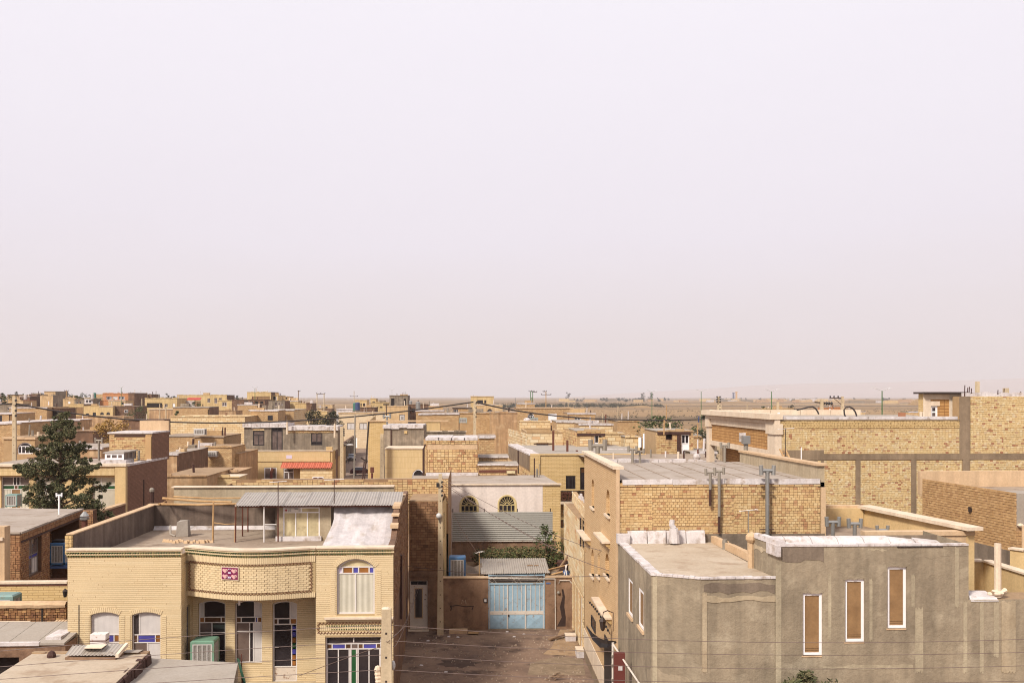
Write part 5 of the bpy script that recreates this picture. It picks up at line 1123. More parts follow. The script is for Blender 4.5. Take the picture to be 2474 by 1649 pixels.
for i_,(P_,a,b)in enumerate(((T2,K_(850,880),K_(1025,1100)),(T2,K_(205,1000),K_(320,1090)),(S3,J_(880,1090),J_(1000,1320)),(T2,J_(1320,1100),J_(1420,1290)),(S3,J_(1060,1060),J_(1200,1180)),(T2,K_(760,690),K_(1000,760)))):patch(P_,a,b,'cement',.005,60+i_)
patch(T2,J_(1262,800),J_(1298,1568),'cement_light',.008,70);patch(S2,J_(470,870),J_(500,1568),'cement_light',.006,71)
# felt on the tall block: back upstand, front edge
MB().poly([(B0[0],B0[1]-.02,zt-.3),(B1[0],B1[1]+.02,zt-.3),(B2[0]-.02,31.72,zt-.3),(B2[0]-.02,B0[1]-.02,zt-.3)]).build('roof',M['white'],gh)
Tb=Plane((B0[0]+.15,33.8),(B2[0],33.8))
for k in range(7):a,b=Tb.L*k/7,Tb.L*(k+1)/7-.02;hh=-.05 if k<5 else(-.07 if k==5 else-.12);MB().hexa([Tb(a,zt-.3,-.45),Tb(b,zt-.3,-.45),Tb(b,zt-.3,.1),Tb(a,zt-.3,.1)],[Tb(a,zt+hh,-.12),Tb(b,zt+hh-(.1 if k>4 else 0),-.12),Tb(b,zt+hh+.04-(.1 if k>4 else 0),.1),Tb(a,zt+hh+.04,.1)]).build('felt_upstand',M['white'],gh)
q=MB()
for k in range(12):a,b=T2.L*k/12,T2.L*(k+1)/12;j=random.uniform(-.02,.02);q.pbox(T2,a,b-.01,zt-.04,zt+.03+j,-.03,.2)
for k in range(4):a,b=T1.L*k/4,T1.L*(k+1)/4;q.pbox(T1,a,b-.01,zt-.03,zt+.12+random.uniform(-.03,.03),-.03,.2)
q.build('roof_edge',M['white'],gh);MB().pbox(T1,T1.L-.8,T1.L+.12,zt-.35,zt-.0,-.1,.02).build('felt_flap',M['white'],gh);MB().pbox(T2,T2.L*.62,T2.L*.86,zt-.075,zt-.045,-.04,.0).build('edge_gap',M['void'],gh)
MB().tube([T1(.0,zt-.1,-.06),T1(.06,zt-1.1,-.08),T1(.02,zt-2.0,-.1),T1(.1,zt-2.6,-.12)],.12,7,.08).build('felt_flap',M['beige_plaster'],gh);MB().blob(T1(.05,zt-.05,-.05),.22,.2,.2,8,5).build('felt_bundle',M['beige_plaster'],gh)
x=xof(1751,38);flue(gh,x,38.0,4,zof(1751,1302,38),.09,M['galv_dark'],None)
# right annex: felt edge, white wrapped pipe
MB().poly([T3(0,zd-.03,.02),T3(6,zd-.03,.02),T3(6,zd-.03,1.3),T3(0,zd-.03,1.3)]).build('annex_roof',M['roof_mud'],gh)
u0=T3.uw(2345,1440)[0];u1=T3.uw(2412,1440)[0];MB().hexa([T3(u0,zd-.05,-.03),T3(u1,zd-.05,-.03),T3(u1,zd-.05,.9),T3(u0,zd-.05,.9)],[T3(u0,zd+.1,.1),T3(u1,zd+.03,.1),T3(u1,zd+.12,.85),T3(u0,zd+.15,.85)]).build('annex_felt',M['white'],gh)
c=T3(T3.uw(2424,1430)[0],zd,.35);zz1=zof(2424,1312,c[1]);MB().tube([(c[0],c[1],zd),(c[0],c[1],zz1)],.11,9).build('pipe',M['coping'],gh);q=MB()
for k in range(9):q.blob((c[0]+random.uniform(-.3,.25),c[1]+random.uniform(-.15,.1),zd+.02+random.uniform(0,.22)),random.uniform(.07,.13),.11,random.uniform(.04,.08),6,4)
q.build('pipe_flashing',M['coping'],gh)
# shrubs at the foot of the grey wall
for k,(px,py,w,hh)in enumerate(((1961,1617,1.5,1.6),(1893,1638,.8,.9),(1913,1637,.8,.9))):
    p=atY(px,py,31.0);z0=p[2]-hh-1.5;tree('conifer_shrub',['bushy dark conifer top rising before the grey wall below the middle window','left of two small conifer tips at the foot of the grey wall','right of two small conifer tips at the foot of the grey wall'][k],p[0],31.0,0.05,p[2]-.05,w,'needles','shrub',None,2600,.15,22,.06,.72,'round',seed=k+30)

# ---------------------------------------------------------------- yellow walled terrace behind the tall grey block
tc=T('terrace_house','house with a sunken roof terrace inside sandy yellow parapets, behind the grey block','house',(15,40,0));Cz=zof(2354,1270,36.0);C0=(X1+.05,36.0);C1=(xof(2354,36.0),36.0);C2=(xof(2096,43.2),43.2);C3=(X1+.05,43.2);zfl=7.85
def thick(A,B,z0,z1,w,mat,name,par,inset=True):
    P_=Plane(A,B);return MB().pbox(P_,0,P_.L,z0,z1,0,w).build(name,M[mat],par)
thick(C0,C1,0,zof(2150,1292,36.0)-.02,.3,'beige_plaster','front_parapet',tc);thick(C1,C2,0,Cz-.14,.3,'yellow_plaster','side_parapet',tc);thick((C2[0]-.3,C2[1]),C3,0,Cz-.12,.3,'yellow_plaster','rear_parapet',tc)
MB().poly([(C0[0],36.3,zfl),(C1[0]-.3,36.3,zfl),(C2[0]-.3,43.2,zfl),(C3[0],43.2,zfl)]).build('roof',M['roof_dust'],tc)
Ps=Plane(C1,C2)
for k in range(6):a,b=Ps.L*k/6-(.3 if k==0 else 0),Ps.L*(k+1)/6-.015;MB().pbox(Ps,a,b,Cz-.13,Cz+.0,-.15,.5).build('coping_slab',M['coping'],tc)
Pf=Plane(C0,C1);MB().pbox(Pf,0,Pf.L,zof(2150,1292,36.0)-.018,zof(2150,1283,36),-.06,.36).build('coping',M['beige_plaster'],tc);Pr=Plane(C3,(C2[0]-.3,43.2));MB().pbox(Pr,0,Pr.L,Cz-.118,Cz-.02,-.05,.35).build('coping',M['beige_plaster'],tc)
for P_,a,b in((Plane((C3[0],43.19),(C2[0]-.35,43.19)),.8,2.9),):MB().pbox(P_,a,P_.L,zfl,zfl+.45,-.02,0).build('foot_band',M['cement_patch'],tc)  # greyer cement band along the foot of the rear parapet
for px,py0,Y,r in((2012,1257,38.0,.08),(2065,1261,38.2,.08),(2132,1276,38.4,.07)):flue(tc,xof(px,Y),Y,zfl,zof(px,py0+5,Y),r,M['galv'])

# ---------------------------------------------------------------- brown brick house at the far right and yellow court walls in front of it
bh=T('brown_house','long brown brick side wall with a plaster roof parapet at the right edge','house',(26,50,0));z9=zof(2455,1189,45.0);D1=(xof(2455,45.0),45.0);D0=(xof(2229,53.0),53.0)
PD=Plane(D0,D1);PD2=Plane(D1,(D1[0]+8,45.0));m=MB();wall(m,PD,0,PD.L,0,z9-.02);wall(m,PD2,0,8,0,z9-1.6);m.build('wall',M['tan_mortar'],bh)
bricks(PD,0,PD.L,4.2,z9,.22,.125,.02,.012,M['tan_bricks'],bh,(),.008,.3)
bricks(PD2,0,2,4.2,z9-1.75,.22,.125,.02,.012,M['tan_bricks'],bh,(),.008,.3)
MB().poly([(D0[0]+.2,D0[1],z9-.5),(D1[0]+.2,D1[1],z9-.5),(D1[0]+9,45,z9-.5),(D1[0]+9,56,z9-.5)]).build('roof',M['roof_dust'],bh)
Pq=Plane((D0[0]+.0,53.3),(D1[0]+9,53.6));MB().pbox(Pq,0,Pq.L,z9-.9,z9+.35,0,.3).build('parapet',M['beige_plaster'],bh);MB().box(D1[0]+.02,D1[0]+3,45.0,46.5,z9-1.6,z9-.05).build('felt_block',M['roof_grey'],bh);MB().blob((D1[0]+.15,44.9,z9-1.5),.16,.14,.1,7,4).build('felt_bundle',M['coping'],bh)
MB().pbox(PD,PD.L*.42,PD.L-.1,3.0,z9-2.75,-.08,-.03).build('render_band',M['cement_dark'],bh)
MB().pbox(PD,PD.L*.55,PD.L*.57,z9-1.3,z9-1.05,-.12,0).build('iron_bracket',M['black_iron'],bh)
yc=T('yellow_court','small yellow court walls with pale copings beyond the annex of the grey house','wall',atY(2420,1400,37)[:2]+(0,))
for a,b,Yp,Yq,zt_ in(((2346,1357),(2376,1357),37.5,37.5,0),((2376,1357),(2474,1376),37.5,34.8,0),((2474,1352),(2440,1350),40,40.5,0)):
    A=(xof(a[0],Yp),Yp);B=(xof(b[0],Yq),Yq);P_=Plane(A,B)if Yp>=Yq and a[0]<b[0]else Plane(B,A);zt_=zof(2360,1356,37.5);MB().pbox(P_,0,P_.L+(2 if Yp!=Yq and a[0]<b[0]else 0),0,zt_,0,.25).build('wall',M['yellow_plaster'],yc);MB().pbox(P_,-.05,P_.L+(2 if Yp!=Yq and a[0]<b[0]else 0),zt_,zt_+.07,-.07,.32).build('coping',M['coping'],yc)
MB().box(xof(2440,36),xof(2560,36),36.5,38.5,0,zof(2460,1408,36.5)).build('low_roof',M['cement_dark'],yc)
MB().tube([atY(2472,1270,42),atY(2472,1390,42)],.06,6).build('pipe',M['beige_plaster'],bh)

# ---------------------------------------------------------------- big brick building behind, with its corniced tile front
bb=T('brick_building','big cream brick building with raw concrete columns and a white corniced tile front','building',(30,68,0));YB=61.0
E0=(xof(1713,78.0),78.0);E1=(xof(1880,YB),YB);E2=(xof(2327,YB),YB);E3=(xof(2560,YB),YB);Pe=Plane(E1,E2);Pg=Plane(E2,E3);zu=zof(1900,1012,YB);zv=zof(2400,957,YB);Pl=Plane(E0,E1)
m=MB();wall(m,Pe,0,Pe.L,0,zu);wall(m,Pg,0,Pg.L,0,zv);wall(m,Plane((E2[0],62.4),E2),0,1.4,zu-.5,zv);m.build('wall',M['mortar'],bb)
zbm0,zbm1=zof(2100,1110,YB),zof(2100,1096,YB)
cols_=[(Pe.uw(E_(605,900)[0],1100)[0],Pe.uw(E_(653,900)[0],1100)[0]),(Pe.uw(E_(1158,900)[0],1100)[0],Pe.uw(E_(1210,900)[0],1100)[0])]
bricks(Pe,.1,Pe.L-.1,zbm1+.02,zu-.62,.19,.112,.013,.014,M['mixed_bricks'],bb,(),.005,.25)
bricks(Pe,.1,Pe.L-.1,zu-.56,zu-.1,.19,.112,.018,.03,M['yellow_mid'],bb,(),.007,.25,name='top_course')
zlo_=5.4;edges=[0.1,cols_[0][0],cols_[0][1],cols_[1][0],cols_[1][1],Pe.L-.1]
for a,b in((edges[0],edges[1]),(edges[2],edges[3]),(edges[4],edges[5])):bricks(Pe,a,b,zlo_,zbm0-.02,.19,.112,.013,.014,M['mixed_bricks'],bb,(),.008,.25)
bricks(Pg,.45,Pg.L,zbm1+.02,zv,.19,.112,.013,.014,M['mixed_bricks'],bb,(),.008,.25);bricks(Pg,.45,Pg.L,7.2,zbm0-.02,.19,.112,.013,.014,M['mixed_bricks'],bb,(),.008,.25)
bu0=Pe.uw(1990,1100)[0];MB().pbox(Pe,.3,Pe.L,zbm0,zbm1,-.05,0).build('beam',M['concrete'],bb);MB().pbox(Pg,0,Pg.L,zbm0,zbm1,-.05,0).build('beam',M['concrete'],bb);MB().pbox(Pe,.25,bu0,zbm0-.35,zbm1+.25,-.03,-.0).build('render_patch',M['concrete'],bb)
for a,b in cols_:MB().pbox(Pe,a,b,3,zbm0-.003,-.045,0).build('column',M['concrete'],bb)
MB().pbox(Pg,-.25,.42,zbm1+.003,zv,-.05,0).build('column',M['concrete'],bb);MB().pbox(Pg,-.05,.4,3,zbm0-.003,-.045,0).build('column',M['concrete'],bb)
MB().pbox(Pe,-.1,Pe.L,zu-.1,zu-.02,-.06,0).build('band',M['concrete'],bb)
MB().poly([(E0[0],E0[1],zu-.05),(E1[0],E1[1],zu-.05),(E2[0],YB,zu-.05),(E2[0]+4,78,zu-.05)]).build('roof',M['roof_grey'],bb);MB().poly([(E2[0],YB+.01,zv-.02),(E3[0],YB+.01,zv-.02),(E3[0],62.4,zv-.02),(E2[0],62.4,zv-.02)]).build('upper_roof',M['white'],bb)
Pr2=Plane((E0[0],77.6),(E2[0],77.4));
for k in range(5):a,b=Pr2.L*k/5,Pr2.L*(k+1)/5-.03;MB().pbox(Pr2,a,b,zu-.1,zu+.36,0,.3).build('rear_parapet',M['coping'],bb)
for k in range(4):a,b=Pe.L*k/4*.97,Pe.L*(k+1)/4*.97-.03;MB().pbox(Pe,a,b,zu-.015,zu+.16,-.05,.3).build('roof_edge',M['white'],bb)
# tile front facing the left street
zt1=zof(1866,1104,YB);fr0,fr1=.9,Pl.L-1.55;zc0=zof(1876,1031,YB)
wall(MB(),Pl,0,Pl.L,zt1,zu).build('tile_wall',M['tan_tile'],bb);MB().pbox(Pl,0,Pl.L,0,zt1,1.2,1.4).build('lower_wall',M['tan_tile'],bb);MB().poly([Pl(0,zt1),Pl(Pl.L,zt1),Pl(Pl.L,zt1,1.2),Pl(0,zt1,1.2)]).build('soffit',M['cement_dark'],bb)
MB().pbox(Pl,-.35,Pl.L+.15,zu-.02,zu+.33,-.55,.25).build('cornice',M['coping'],bb);MB().pbox(Pl,-.15,Pl.L+.1,zu-.3,zu-.022,-.25,.1).build('cornice',M['coping'],bb);MB().pbox(Pl,.9,Pl.L-1.5,zu-.75,zu-.302,-.12,0).build('frieze',M['coping'],bb);MB().pbox(Pl,.9,Pl.L-1.5,zt1,zt1+.35,-.14,.3).build('sill_band',M['coping'],bb)
for a,b in((-.05,.9),(Pl.L-1.5,Pl.L+.05)):
    MB().pbox(Pl,a,b,2,zu-.95,-.2,.2).build('pilaster',M['coping'],bb);MB().pbox(Pl,a-.1,b+.1,zu-.948,zu-.302,-.3,.25).build('capital',M['coping'],bb)
# rooftop hut and roof clutter
hut=PY(2234,2326,62.6);zh=zof(2285,951,62.6);hh=T('roof_hut','small tan tiled stair hut with a white window on the big brick building','hut',hut(2,zu,1));wh=hut.rect(E_(1355,330),E_(1425,452));wall(MB(),hut,0,hut.L,zu-.1,zh,[wh+(0,)],.12).build('wall',M['tan_tile'],hh);MB().poly([hut(0,zu-.1),hut(0,zu-.1,.9),hut(0,zh,.9),hut(0,zh)]).build('side_wall',M['yellow_mid'],hh);sdm=MB();sdm.poly([hut(hut.L,zu-.1),hut(hut.L,zu-.1,.9),hut(hut.L,zh,.9),hut(hut.L,zh)]);sdm.build('side_wall',M['yellow_mid'],hh)
win2(hh,hut,wh,M['pvc'],[(1,[(1,gl)]),(1,[(1,M['glass_mid'])])],.08,0,.12);MB().pbox(hut,wh[0]-.3,wh[1]+.12,wh[3],wh[3]+.3,-.05,-.003).build('surround',M['coping'],hh);MB().pbox(hut,wh[0]-.3,wh[0]-.002,wh[2]-.1,wh[3]-.002,-.05,-.003).build('surround',M['coping'],hh);MB().pbox(hut,-.1,.35,zu,zh-.02,-.06,-.004).build('pilaster',M['coping'],hh);MB().pbox(hut,hut.L-.9,hut.L+.05,zu,zh-.02,-.06,-.004).build('pilaster',M['coping'],hh);MB().pbox(hut,-.25,hut.L+.15,zh,zh+.12,-.45,1.1).build('roof',M['black_iron'],hh);MB().pbox(hut,.36,hut.L-.91,zh-.35,zh-.02,-.05,-.004).build('frieze',M['coping'],hh)
for px0,px1,py,Y,lb in((2360,2367,921,64,'taller'),(2427,2438,937,64,'shorter, wider')):
    P_=PY(px0,px1,Y);MB().pbox(P_,0,P_.L,zv-.05,zof(px0,py,Y),0,.25).build('chimney',M['conc_pole'],bb)
for k in range(16):px=2334+k*9.2;P_=PY(px,px+8.8,61.15);MB().pbox(P_,0,P_.L,zv-.03,zv+random.uniform(.1,.28),-.02,.6).build('felt_piece',M['white'],bb)
for px,h in((2330,.7),(2337,.55),(2341,.6),(2346,.5),(2350,.2),(2410,.4),(2416,.25),(2425,.5),(2465,.3)):x=xof(px,61.3);MB().tube([(x,61.3,zv),(x+.03,61.3,zv+h)],.03,5).build('rebar',M['rust_dark'],bb)
P_=PY(2176,2188,62);MB().pbox(P_,0,P_.L,zu,zof(2180,996,62),0,.4).build('brick_pier',M['mixed_bricks'],bb)
for px,w_ in((2226,4),(2232,4)):P_=PY(px-2.5,px+1.5,61.3);MB().pbox(P_,0,P_.L,zu-.3,zof(px,994,61.3),0,.15).build('post',M['coping'],bb)
P_=PY(1880,1884,61.2);MB().pbox(P_,0,P_.L,zu-.2,zof(1880,996,61.2),0,.15).build('post',M['pvc'],bb)
for nm,pts in(('black hose arching in a loop over the brick building edge',[(2044,1009),(2040,1000),(2039,990),(2044,983),(2052,982),(2060,986),(2066,994),(2069,1002),(2069,1008)]),('black hose lying along the roof edge of the brick building',[(1925,990),(1938,987),(1952,983),(1963,982),(1970,986),(1975,993),(1978,1000)])):
    h_=T('hose',nm,'hose',atY(*pts[0],62.0));MB().tube([atY(a,b,62.0)for a,b in pts],.05,6).build('hose',M['cable'],h_)
ld=T('ladder','short wooden ladder leaning on the big brick building wall','ladder',atY(1895,1110,58));
for px in(0,13):MB().tube([atY(1884+px,1085,59.5),atY(1897+px,1110,57.5)],.06,6).build('rail',M['wood'],ld)
for f in(.25,.55,.85):MB().tube([atY(1884+13*f,1085+25*f,59.5-2*f),atY(1897+13*f,1085+25*f,59.5-2*f)],.04,5).build('rung',M['wood'],ld)
MB().box(xof(1893,57),xof(1930,57),57,57.6,8,zof(1900,1110,57)).build('wall_stub',M['yellow_mid'],bb)
antenna('slim mast with a tan boom in front of the big brick building',xof(1898,53),53,9,zof(1898,1035,53),.9,0,4,'black_iron');
rd=T('rod','bare white rod standing behind the plaster parapet of the tall house','rod',(xof(1936,53),53,9));MB().tube([(xof(1936,53),53,9),(xof(1936,53),53,zof(1936,1080,53))],.03,5).build('rod',M['pvc'],rd)
sp=T('speaker_horn','grey box flue with a white bracket before the tan tiled front','flue',(xof(1802,55),55,8));x=xof(1802,55);MB().tube([(x,55,8),(x-.0,55,zof(1802,1068,55))],.13,8).build('pipe',M['galv_dark'],sp);z=zof(1802,1063,55);MB().box(x-.2,x+.2,54.8,55.2,z-.2,z+.25).build('cowl',M['galv'],sp);x2=xof(1794,55.5);MB().box(x2-.2,x2+.15,55.4,55.5,z-.1,z+.4).build('bracket',M['white'],sp)
# ---------------------------------------------------------------- roofs at the bottom left
def flat(name,label,pts,z,wallm,roofm,cat='house',fascia=None):
    P=[atZ(a,b,z)for a,b in pts];c=(sum(p[0]for p in P)/len(P),sum(p[1]for p in P)/len(P),0);t=T(name,label,cat,c)
    MB().prism(P,0,z-.02,cap=False).build('wall',M[wallm],t)
    n=10;m=MB();m.hexa([(p[0],p[1],z-.02)for p in P],[(p[0],p[1],z+.05)for p in P])if len(P)==4 else m.prism(P,z-.02,z+.05);m.build('roof',M[roofm],t);return t,P
mr,mrP=flat('mud_roof_house','flat mud roofed house with a rough dark edge, at the bottom left corner',[(-140,1720),(262,1668),(358,1580),(80,1580)],4.55,'alley_plaster','roof_pale')
a,b=mrP[1],mrP[2];q=MB();n=16
for k in range(n):
    f0,f1=k/n,(k+1)/n;p0=[a[i]+(b[i]-a[i])*f0 for i in range(2)];p1=[a[i]+(b[i]-a[i])*f1 for i in range(2)];w=random.uniform(.05,.14);h=random.uniform(-.03,.05)
    q.hexa([(p0[0]-.12,p0[1],4.2),(p0[0]+w,p0[1],4.2),(p1[0]+w,p1[1],4.2),(p1[0]-.12,p1[1],4.2)],[(p0[0]-.12,p0[1],4.58+h),(p0[0]+w*.8,p0[1],4.56+h),(p1[0]+w*.8,p1[1],4.56+h),(p1[0]-.12,p1[1],4.58+h)])
q.build('roof_edge',M['rust_dark'],mr)
c,d=mrP[2],mrP[3]
for k in range(9):f0,f1=k/9,(k+1)/9;p0=[c[i]+(d[i]-c[i])*f0 for i in range(2)];p1=[c[i]+(d[i]-c[i])*f1 for i in range(2)];MB().hexa([(p0[0],p0[1]-.12,4.5),(p1[0],p1[1]-.1,4.5),(p1[0],p1[1]+.2,4.5),(p0[0],p0[1]+.2,4.5)],[(p0[0],p0[1]-.1,4.61+random.uniform(-.02,.06)),(p1[0],p1[1]-.1,4.62+random.uniform(-.02,.05)),(p1[0],p1[1]+.2,4.63),(p0[0],p0[1]+.2,4.63)]).build('edge_lump',M['roof_mud'],mr)
p=atZ(325,1569,4.62);sl_=T('slab','pale broken slab lying on the far right corner of the mud roof','slab',p);MB().hexa([atZ(297,1577,4.6),atZ(334,1577,4.6),atZ(346,1570,4.6),atZ(306,1570,4.6)],[atZ(297,1575,4.68),atZ(334,1575,4.68),atZ(346,1568,4.68),atZ(306,1568,4.68)]).build('slab',M['roof_grey'],sl_)
p=atZ(125,1585,4.62);MB().blob(p,.16,.16,.22,7,5).build('clay_pot',M['rust_dark'],None,label='small dark clay lump on the far left edge of the mud roof',cat='pot')
gr,grP=flat('grey_roof_house','house with a smooth pale grey flat roof at the bottom left',[(262,1690),(556,1690),(575,1603),(300,1588)],4.2,'cement','roof_grey')
gf=T('green_cloth','dark green cloth hanging on a pole at the grey roof corner','cloth',atY(577,1630,34.0)[:2]+(2.5,));MB().tube([atY(585,1660,34),atY(583,1578,34)],.02,5).build('pole',M['rust'],gf);m=MB();
for i,(px,py)in enumerate(((575,1588),(579,1604),(583,1622),(588,1640),(590,1655))):A=atY(px-3,py,34.0);B=atY(px+3+i*.6,py+2,33.8);m.v+=[A,B]
for i in range(4):m.f.append((i*2,i*2+1,i*2+3,i*2+2))
m.build('cloth',M['dark_green'],gf)
cs=T('tin_roof_shed','low shed under a small ribbed tin roof before the left arched windows','shed',atZ(230,1570,4.8)[:2]+(0,));tp_=[atZ(157,1582,4.75),atZ(279,1582,4.75),atZ(303,1554,4.95),atZ(176,1558,4.95)]
for k in range(3):f=lambda A,B,t:tuple(np.array(A)*(1-t)+np.array(B)*t);sheet(f(tp_[0],tp_[1],k/3),f(tp_[0],tp_[1],(k+1)/3+.01),f(tp_[3],tp_[2],k/3),f(tp_[3],tp_[2],(k+1)/3+.01),.12,.016,M['corr_grey'],cs,'roof_sheet')
MB().prism([(p[0],p[1])for p in(tp_[0],tp_[1],tp_[2],tp_[3])],0,4.68).build('body',M['alley_plaster'],cs);MB().hexa([tuple(np.array(tp_[1])+(0,0,-.08)),tuple(np.array(tp_[1])+(.1,0,-.08)),tuple(np.array(tp_[2])+(.1,0,-.08)),tuple(np.array(tp_[2])+(0,0,-.08))],[tuple(np.array(tp_[1])+(0,0,.04)),tuple(np.array(tp_[1])+(.1,0,.04)),tuple(np.array(tp_[2])+(.1,0,.04)),tuple(np.array(tp_[2])+(0,0,.04))]).build('verge',M['coping'],cs)
p=atZ(228,1564,4.92);sb=T('slab','pale flat slab resting on the small ribbed tin roof','slab',p);MB().hexa([atZ(202,1566,4.9),atZ(245,1566,4.9),atZ(259,1556,4.95),atZ(213,1557,4.95)],[atZ(202,1565,4.97),atZ(245,1565,4.97),atZ(259,1555,5.02),atZ(213,1556,5.02)]).build('slab',M['coping'],sb)
PT=PY(217.5,255,38.2);zb_=zof(236,1557,38.2);wt_=T('metal_tank','white enamel metal tank with rusty streaks before the leftmost arched window','tank',PT(.2,zb_-1.2,.2));zt_=zof(236,1531.5,38.2);MB().pbox(PT,0,PT.L,zb_-.0,zt_,0,.4).build('tank',M['rusty_white'],wt_);MB().pbox(PT,-.01,PT.L+.01,zt_-.26,zt_-.22,-.01,.41).build('band',M['rust'],wt_);q=MB();
for u in(.03,PT.L-.07):q.pbox(PT,u,u+.04,zb_-1.0,zb_,.05,.3)
q.build('leg',M['rust'],wt_)

# ---------------------------------------------------------------- sheds, walls and the brick house at the left edge
YS=40.2;PSd=PY(-120,158,YS);ss=T('felt_roof_shed','brown plaster shed with pale felt roof and dark opening at the left edge','shed',PSd(PSd.L*.6,0,1));ztp=zof(80,1555,YS);hO=PSd.rect((-60,1587),(46,1660));hO=hO[:2]+(0.02,)+hO[3:]
m=MB();wall(m,PSd,0,PSd.L,0,ztp,[hO+(0,)],.5);m.poly([PSd(PSd.L,0),PSd(PSd.L,0,3),PSd(PSd.L,ztp,3),PSd(PSd.L,ztp)]);m.build('wall',M['alley_plaster'],ss);MB().poly([PSd(hO[0],0,.49),PSd(hO[1],0,.49),PSd(hO[1],hO[3],.49),PSd(hO[0],hO[3],.49)]).build('opening',M['void'],ss)
for k in range(4):a,b=PSd.L*k/4,min(PSd.L*(k+1)/4,PSd.L)-.02;MB().hexa([PSd(a,ztp-.03,-.06),PSd(b,ztp-.03,-.06),PSd(b,ztp+.25,2.6),PSd(a,ztp+.25,2.6)],[PSd(a,ztp+.06,-.06),PSd(b,ztp+.06,-.06),PSd(b,ztp+.32,2.6),PSd(a,ztp+.32,2.6)]).build('felt_strip',M['roof_grey'],ss)
MB().pbox(PSd,0,PSd.L-1.0,ztp-.05,ztp+.085,-.08,.12).build('roof_edge',M['white'],ss);MB().pbox(PSd,PSd.L-.9,PSd.L-.3,ztp,ztp+.22,.3,1.6).build('felt_flap',M['white'],ss)
q=PY(133,160,42.9);
for k in range(4):u=k*.13;MB().hexa([q(u,4.0-.25,-.12),q(u+.11,4.0-.25,-.12),q(u+.13,4.0-.25,.1),q(u+.02,4.0-.25,.1)],[q(u+.01,4.02,-.1),q(u+.10,4.02,-.08),q(u+.12,4.05,.1),q(u+.02,4.04,.1)]).build('kerb_stone',M['beige_plaster'],ss)
rl=T('pipe_rail','thin cream pipe rail standing on the felt roof before the coped brick wall','rail',atY(40,1525,43.2)[:2]+(3.3,));MB().tube([atY(-60,1500,43.2),atY(72,1500,43.2),atY(74,1501,43.2),atY(74,1530,43.2)],.025,5).build('rail',M['coping'],rl)
PBk=PY(-150,160,44.2);bw2=T('brick_wall','dark brick yard wall with a rounded mud coping at the left edge','wall',PBk(PBk.L*.7,0,.2));zt_=zof(80,1463,44.2);MB().pbox(PBk,0,PBk.L,0,zt_-.05,.02,.3).build('wall',M['dark_mortar'],bw2);bricks(PBk,0,PBk.L,2.6,zt_-.03,.19,.115,.022,.016,islandmat('dark_mixed_brick',[(176,128,80),(150,102,60),(128,84,56),(196,148,92),(140,94,58)],.35,KL),bw2,(),.012,.3);MB().pbox(PBk,PBk.L-1.05,PBk.L-.98,2.6,zt_-.1,-.05,.02).build('pier_joint',M['void'],bw2)
n=14;m=MB();pr=[(-.1,-.06),(-.13,.06),(-.02,.16),(.2,.18),(.36,.08),(.36,-.06)]
for i in range(n+1):
    for d,w in pr:m.v.append(PBk(PBk.L*i/n,zt_+w+random.uniform(-.02,.02),d))
for i in range(n):
    for j in range(5):a=i*6+j;m.f.append((a,a+6,a+7,a+1))
m.build('coping',M['beige_plaster'],bw2)
PYw=PY(-150,163,48.5);yw=T('yellow_wall','smooth yellow brick garden wall behind the dark brick yard wall','wall',PYw(PYw.L*.7,0,.2));zt_=zof(80,1404,48.5);MB().pbox(PYw,0,PYw.L,0,zt_-.1,0,.3).build('wall',M['yellow_mid'],yw);MB().pbox(PYw,0,PYw.L,zt_-.098,zt_-.0,-.08,.38).build('coping',M['coping'],yw);MB().pbox(PYw,0,PYw.L,zt_-.2,zt_-.102,-.03,0).build('brown_course',M['rust'],yw)
p=atY(157.5,1433,48.2);wl2=T('wall_lamp','black lantern lamp on the yellow garden wall beside the yellow house','lamp',p);MB().tube([(p[0],p[1],p[2]-.16),(p[0],p[1],p[2]+.12)],.07,6,.12).build('lantern',M['black'],wl2);MB().tube([(p[0],p[1],p[2]+.12),(p[0],p[1],p[2]+.24)],.13,6,.03).build('cap',M['black_iron'],wl2)
cooler('teal topped air cooler standing behind the dark brick yard wall',PY(-25,31,45.2),(0,PY(-25,31,45.2).L,3.0,zof(5,1441,45.2)),.9,M['cooler_teal'])
# brick house with the pale roof, seen at an angle
zb=6.62;Q0,Q1,Q2=atZ(-190,1287,zb),atZ(50,1287,zb),atZ(201,1229,zb);Q3=atZ(-190,1224,zb)
lb=T('brown_brick_house','brown brick house with pale flat roof and covered porch, left of the yellow house','house',((Q1[0]+Q2[0])/2-3,55,0));N1=Plane(Q0[:2],Q1[:2]);N2=Plane(Q1[:2],Q2[:2])
hw=N2.rect(F_(240,385),F_(350,706));hp_=N2.rect(F_(417,330),F_(598,708));hw=(hw[0],hw[1],zof(85,1402,51.5),zof(85,1308,52));hp_=(hp_[0],hp_[1]+1.6,2.6,zb-.55)
m=MB();wall(m,N1,0,N1.L,0,zb-.02);wall(m,N2,0,N2.L,0,zb-.02,[hw+(0,),hp_+(0,)],.35);m.build('wall',M['brown_mortar'],lb)
bricks(N1,N1.L-3,N1.L,2.8,zb-.08,.22,.112,.02,.014,M['brown_bricks'],lb,(),.01,.2);bricks(N2,.02,N2.L,2.8,zb-.42,.22,.112,.02,.014,M['brown_bricks'],lb,[hw+(0,),hp_+(0,)],.01,.2);bricks(N2,.02,N2.L,zb-.4,zb-.05,.11,.2,.02,.03,M['brown_bricks'],lb,(),.01,0,name='header_course');MB().pbox(N2,.02,N2.L,zb-.5,zb-.42,-.05,.0).build('lintel',M['rust_dark'],lb)
win2(lb,N2,hw,M['frame_grey'],[(.45,[(1,M['glass_mid']),(1,M['glass_mid'])]),(.1,[(1,bu),(1,bu)]),(.45,[(1,M['glass_mid']),(1,M['curtain'])])],.2,0,.06)
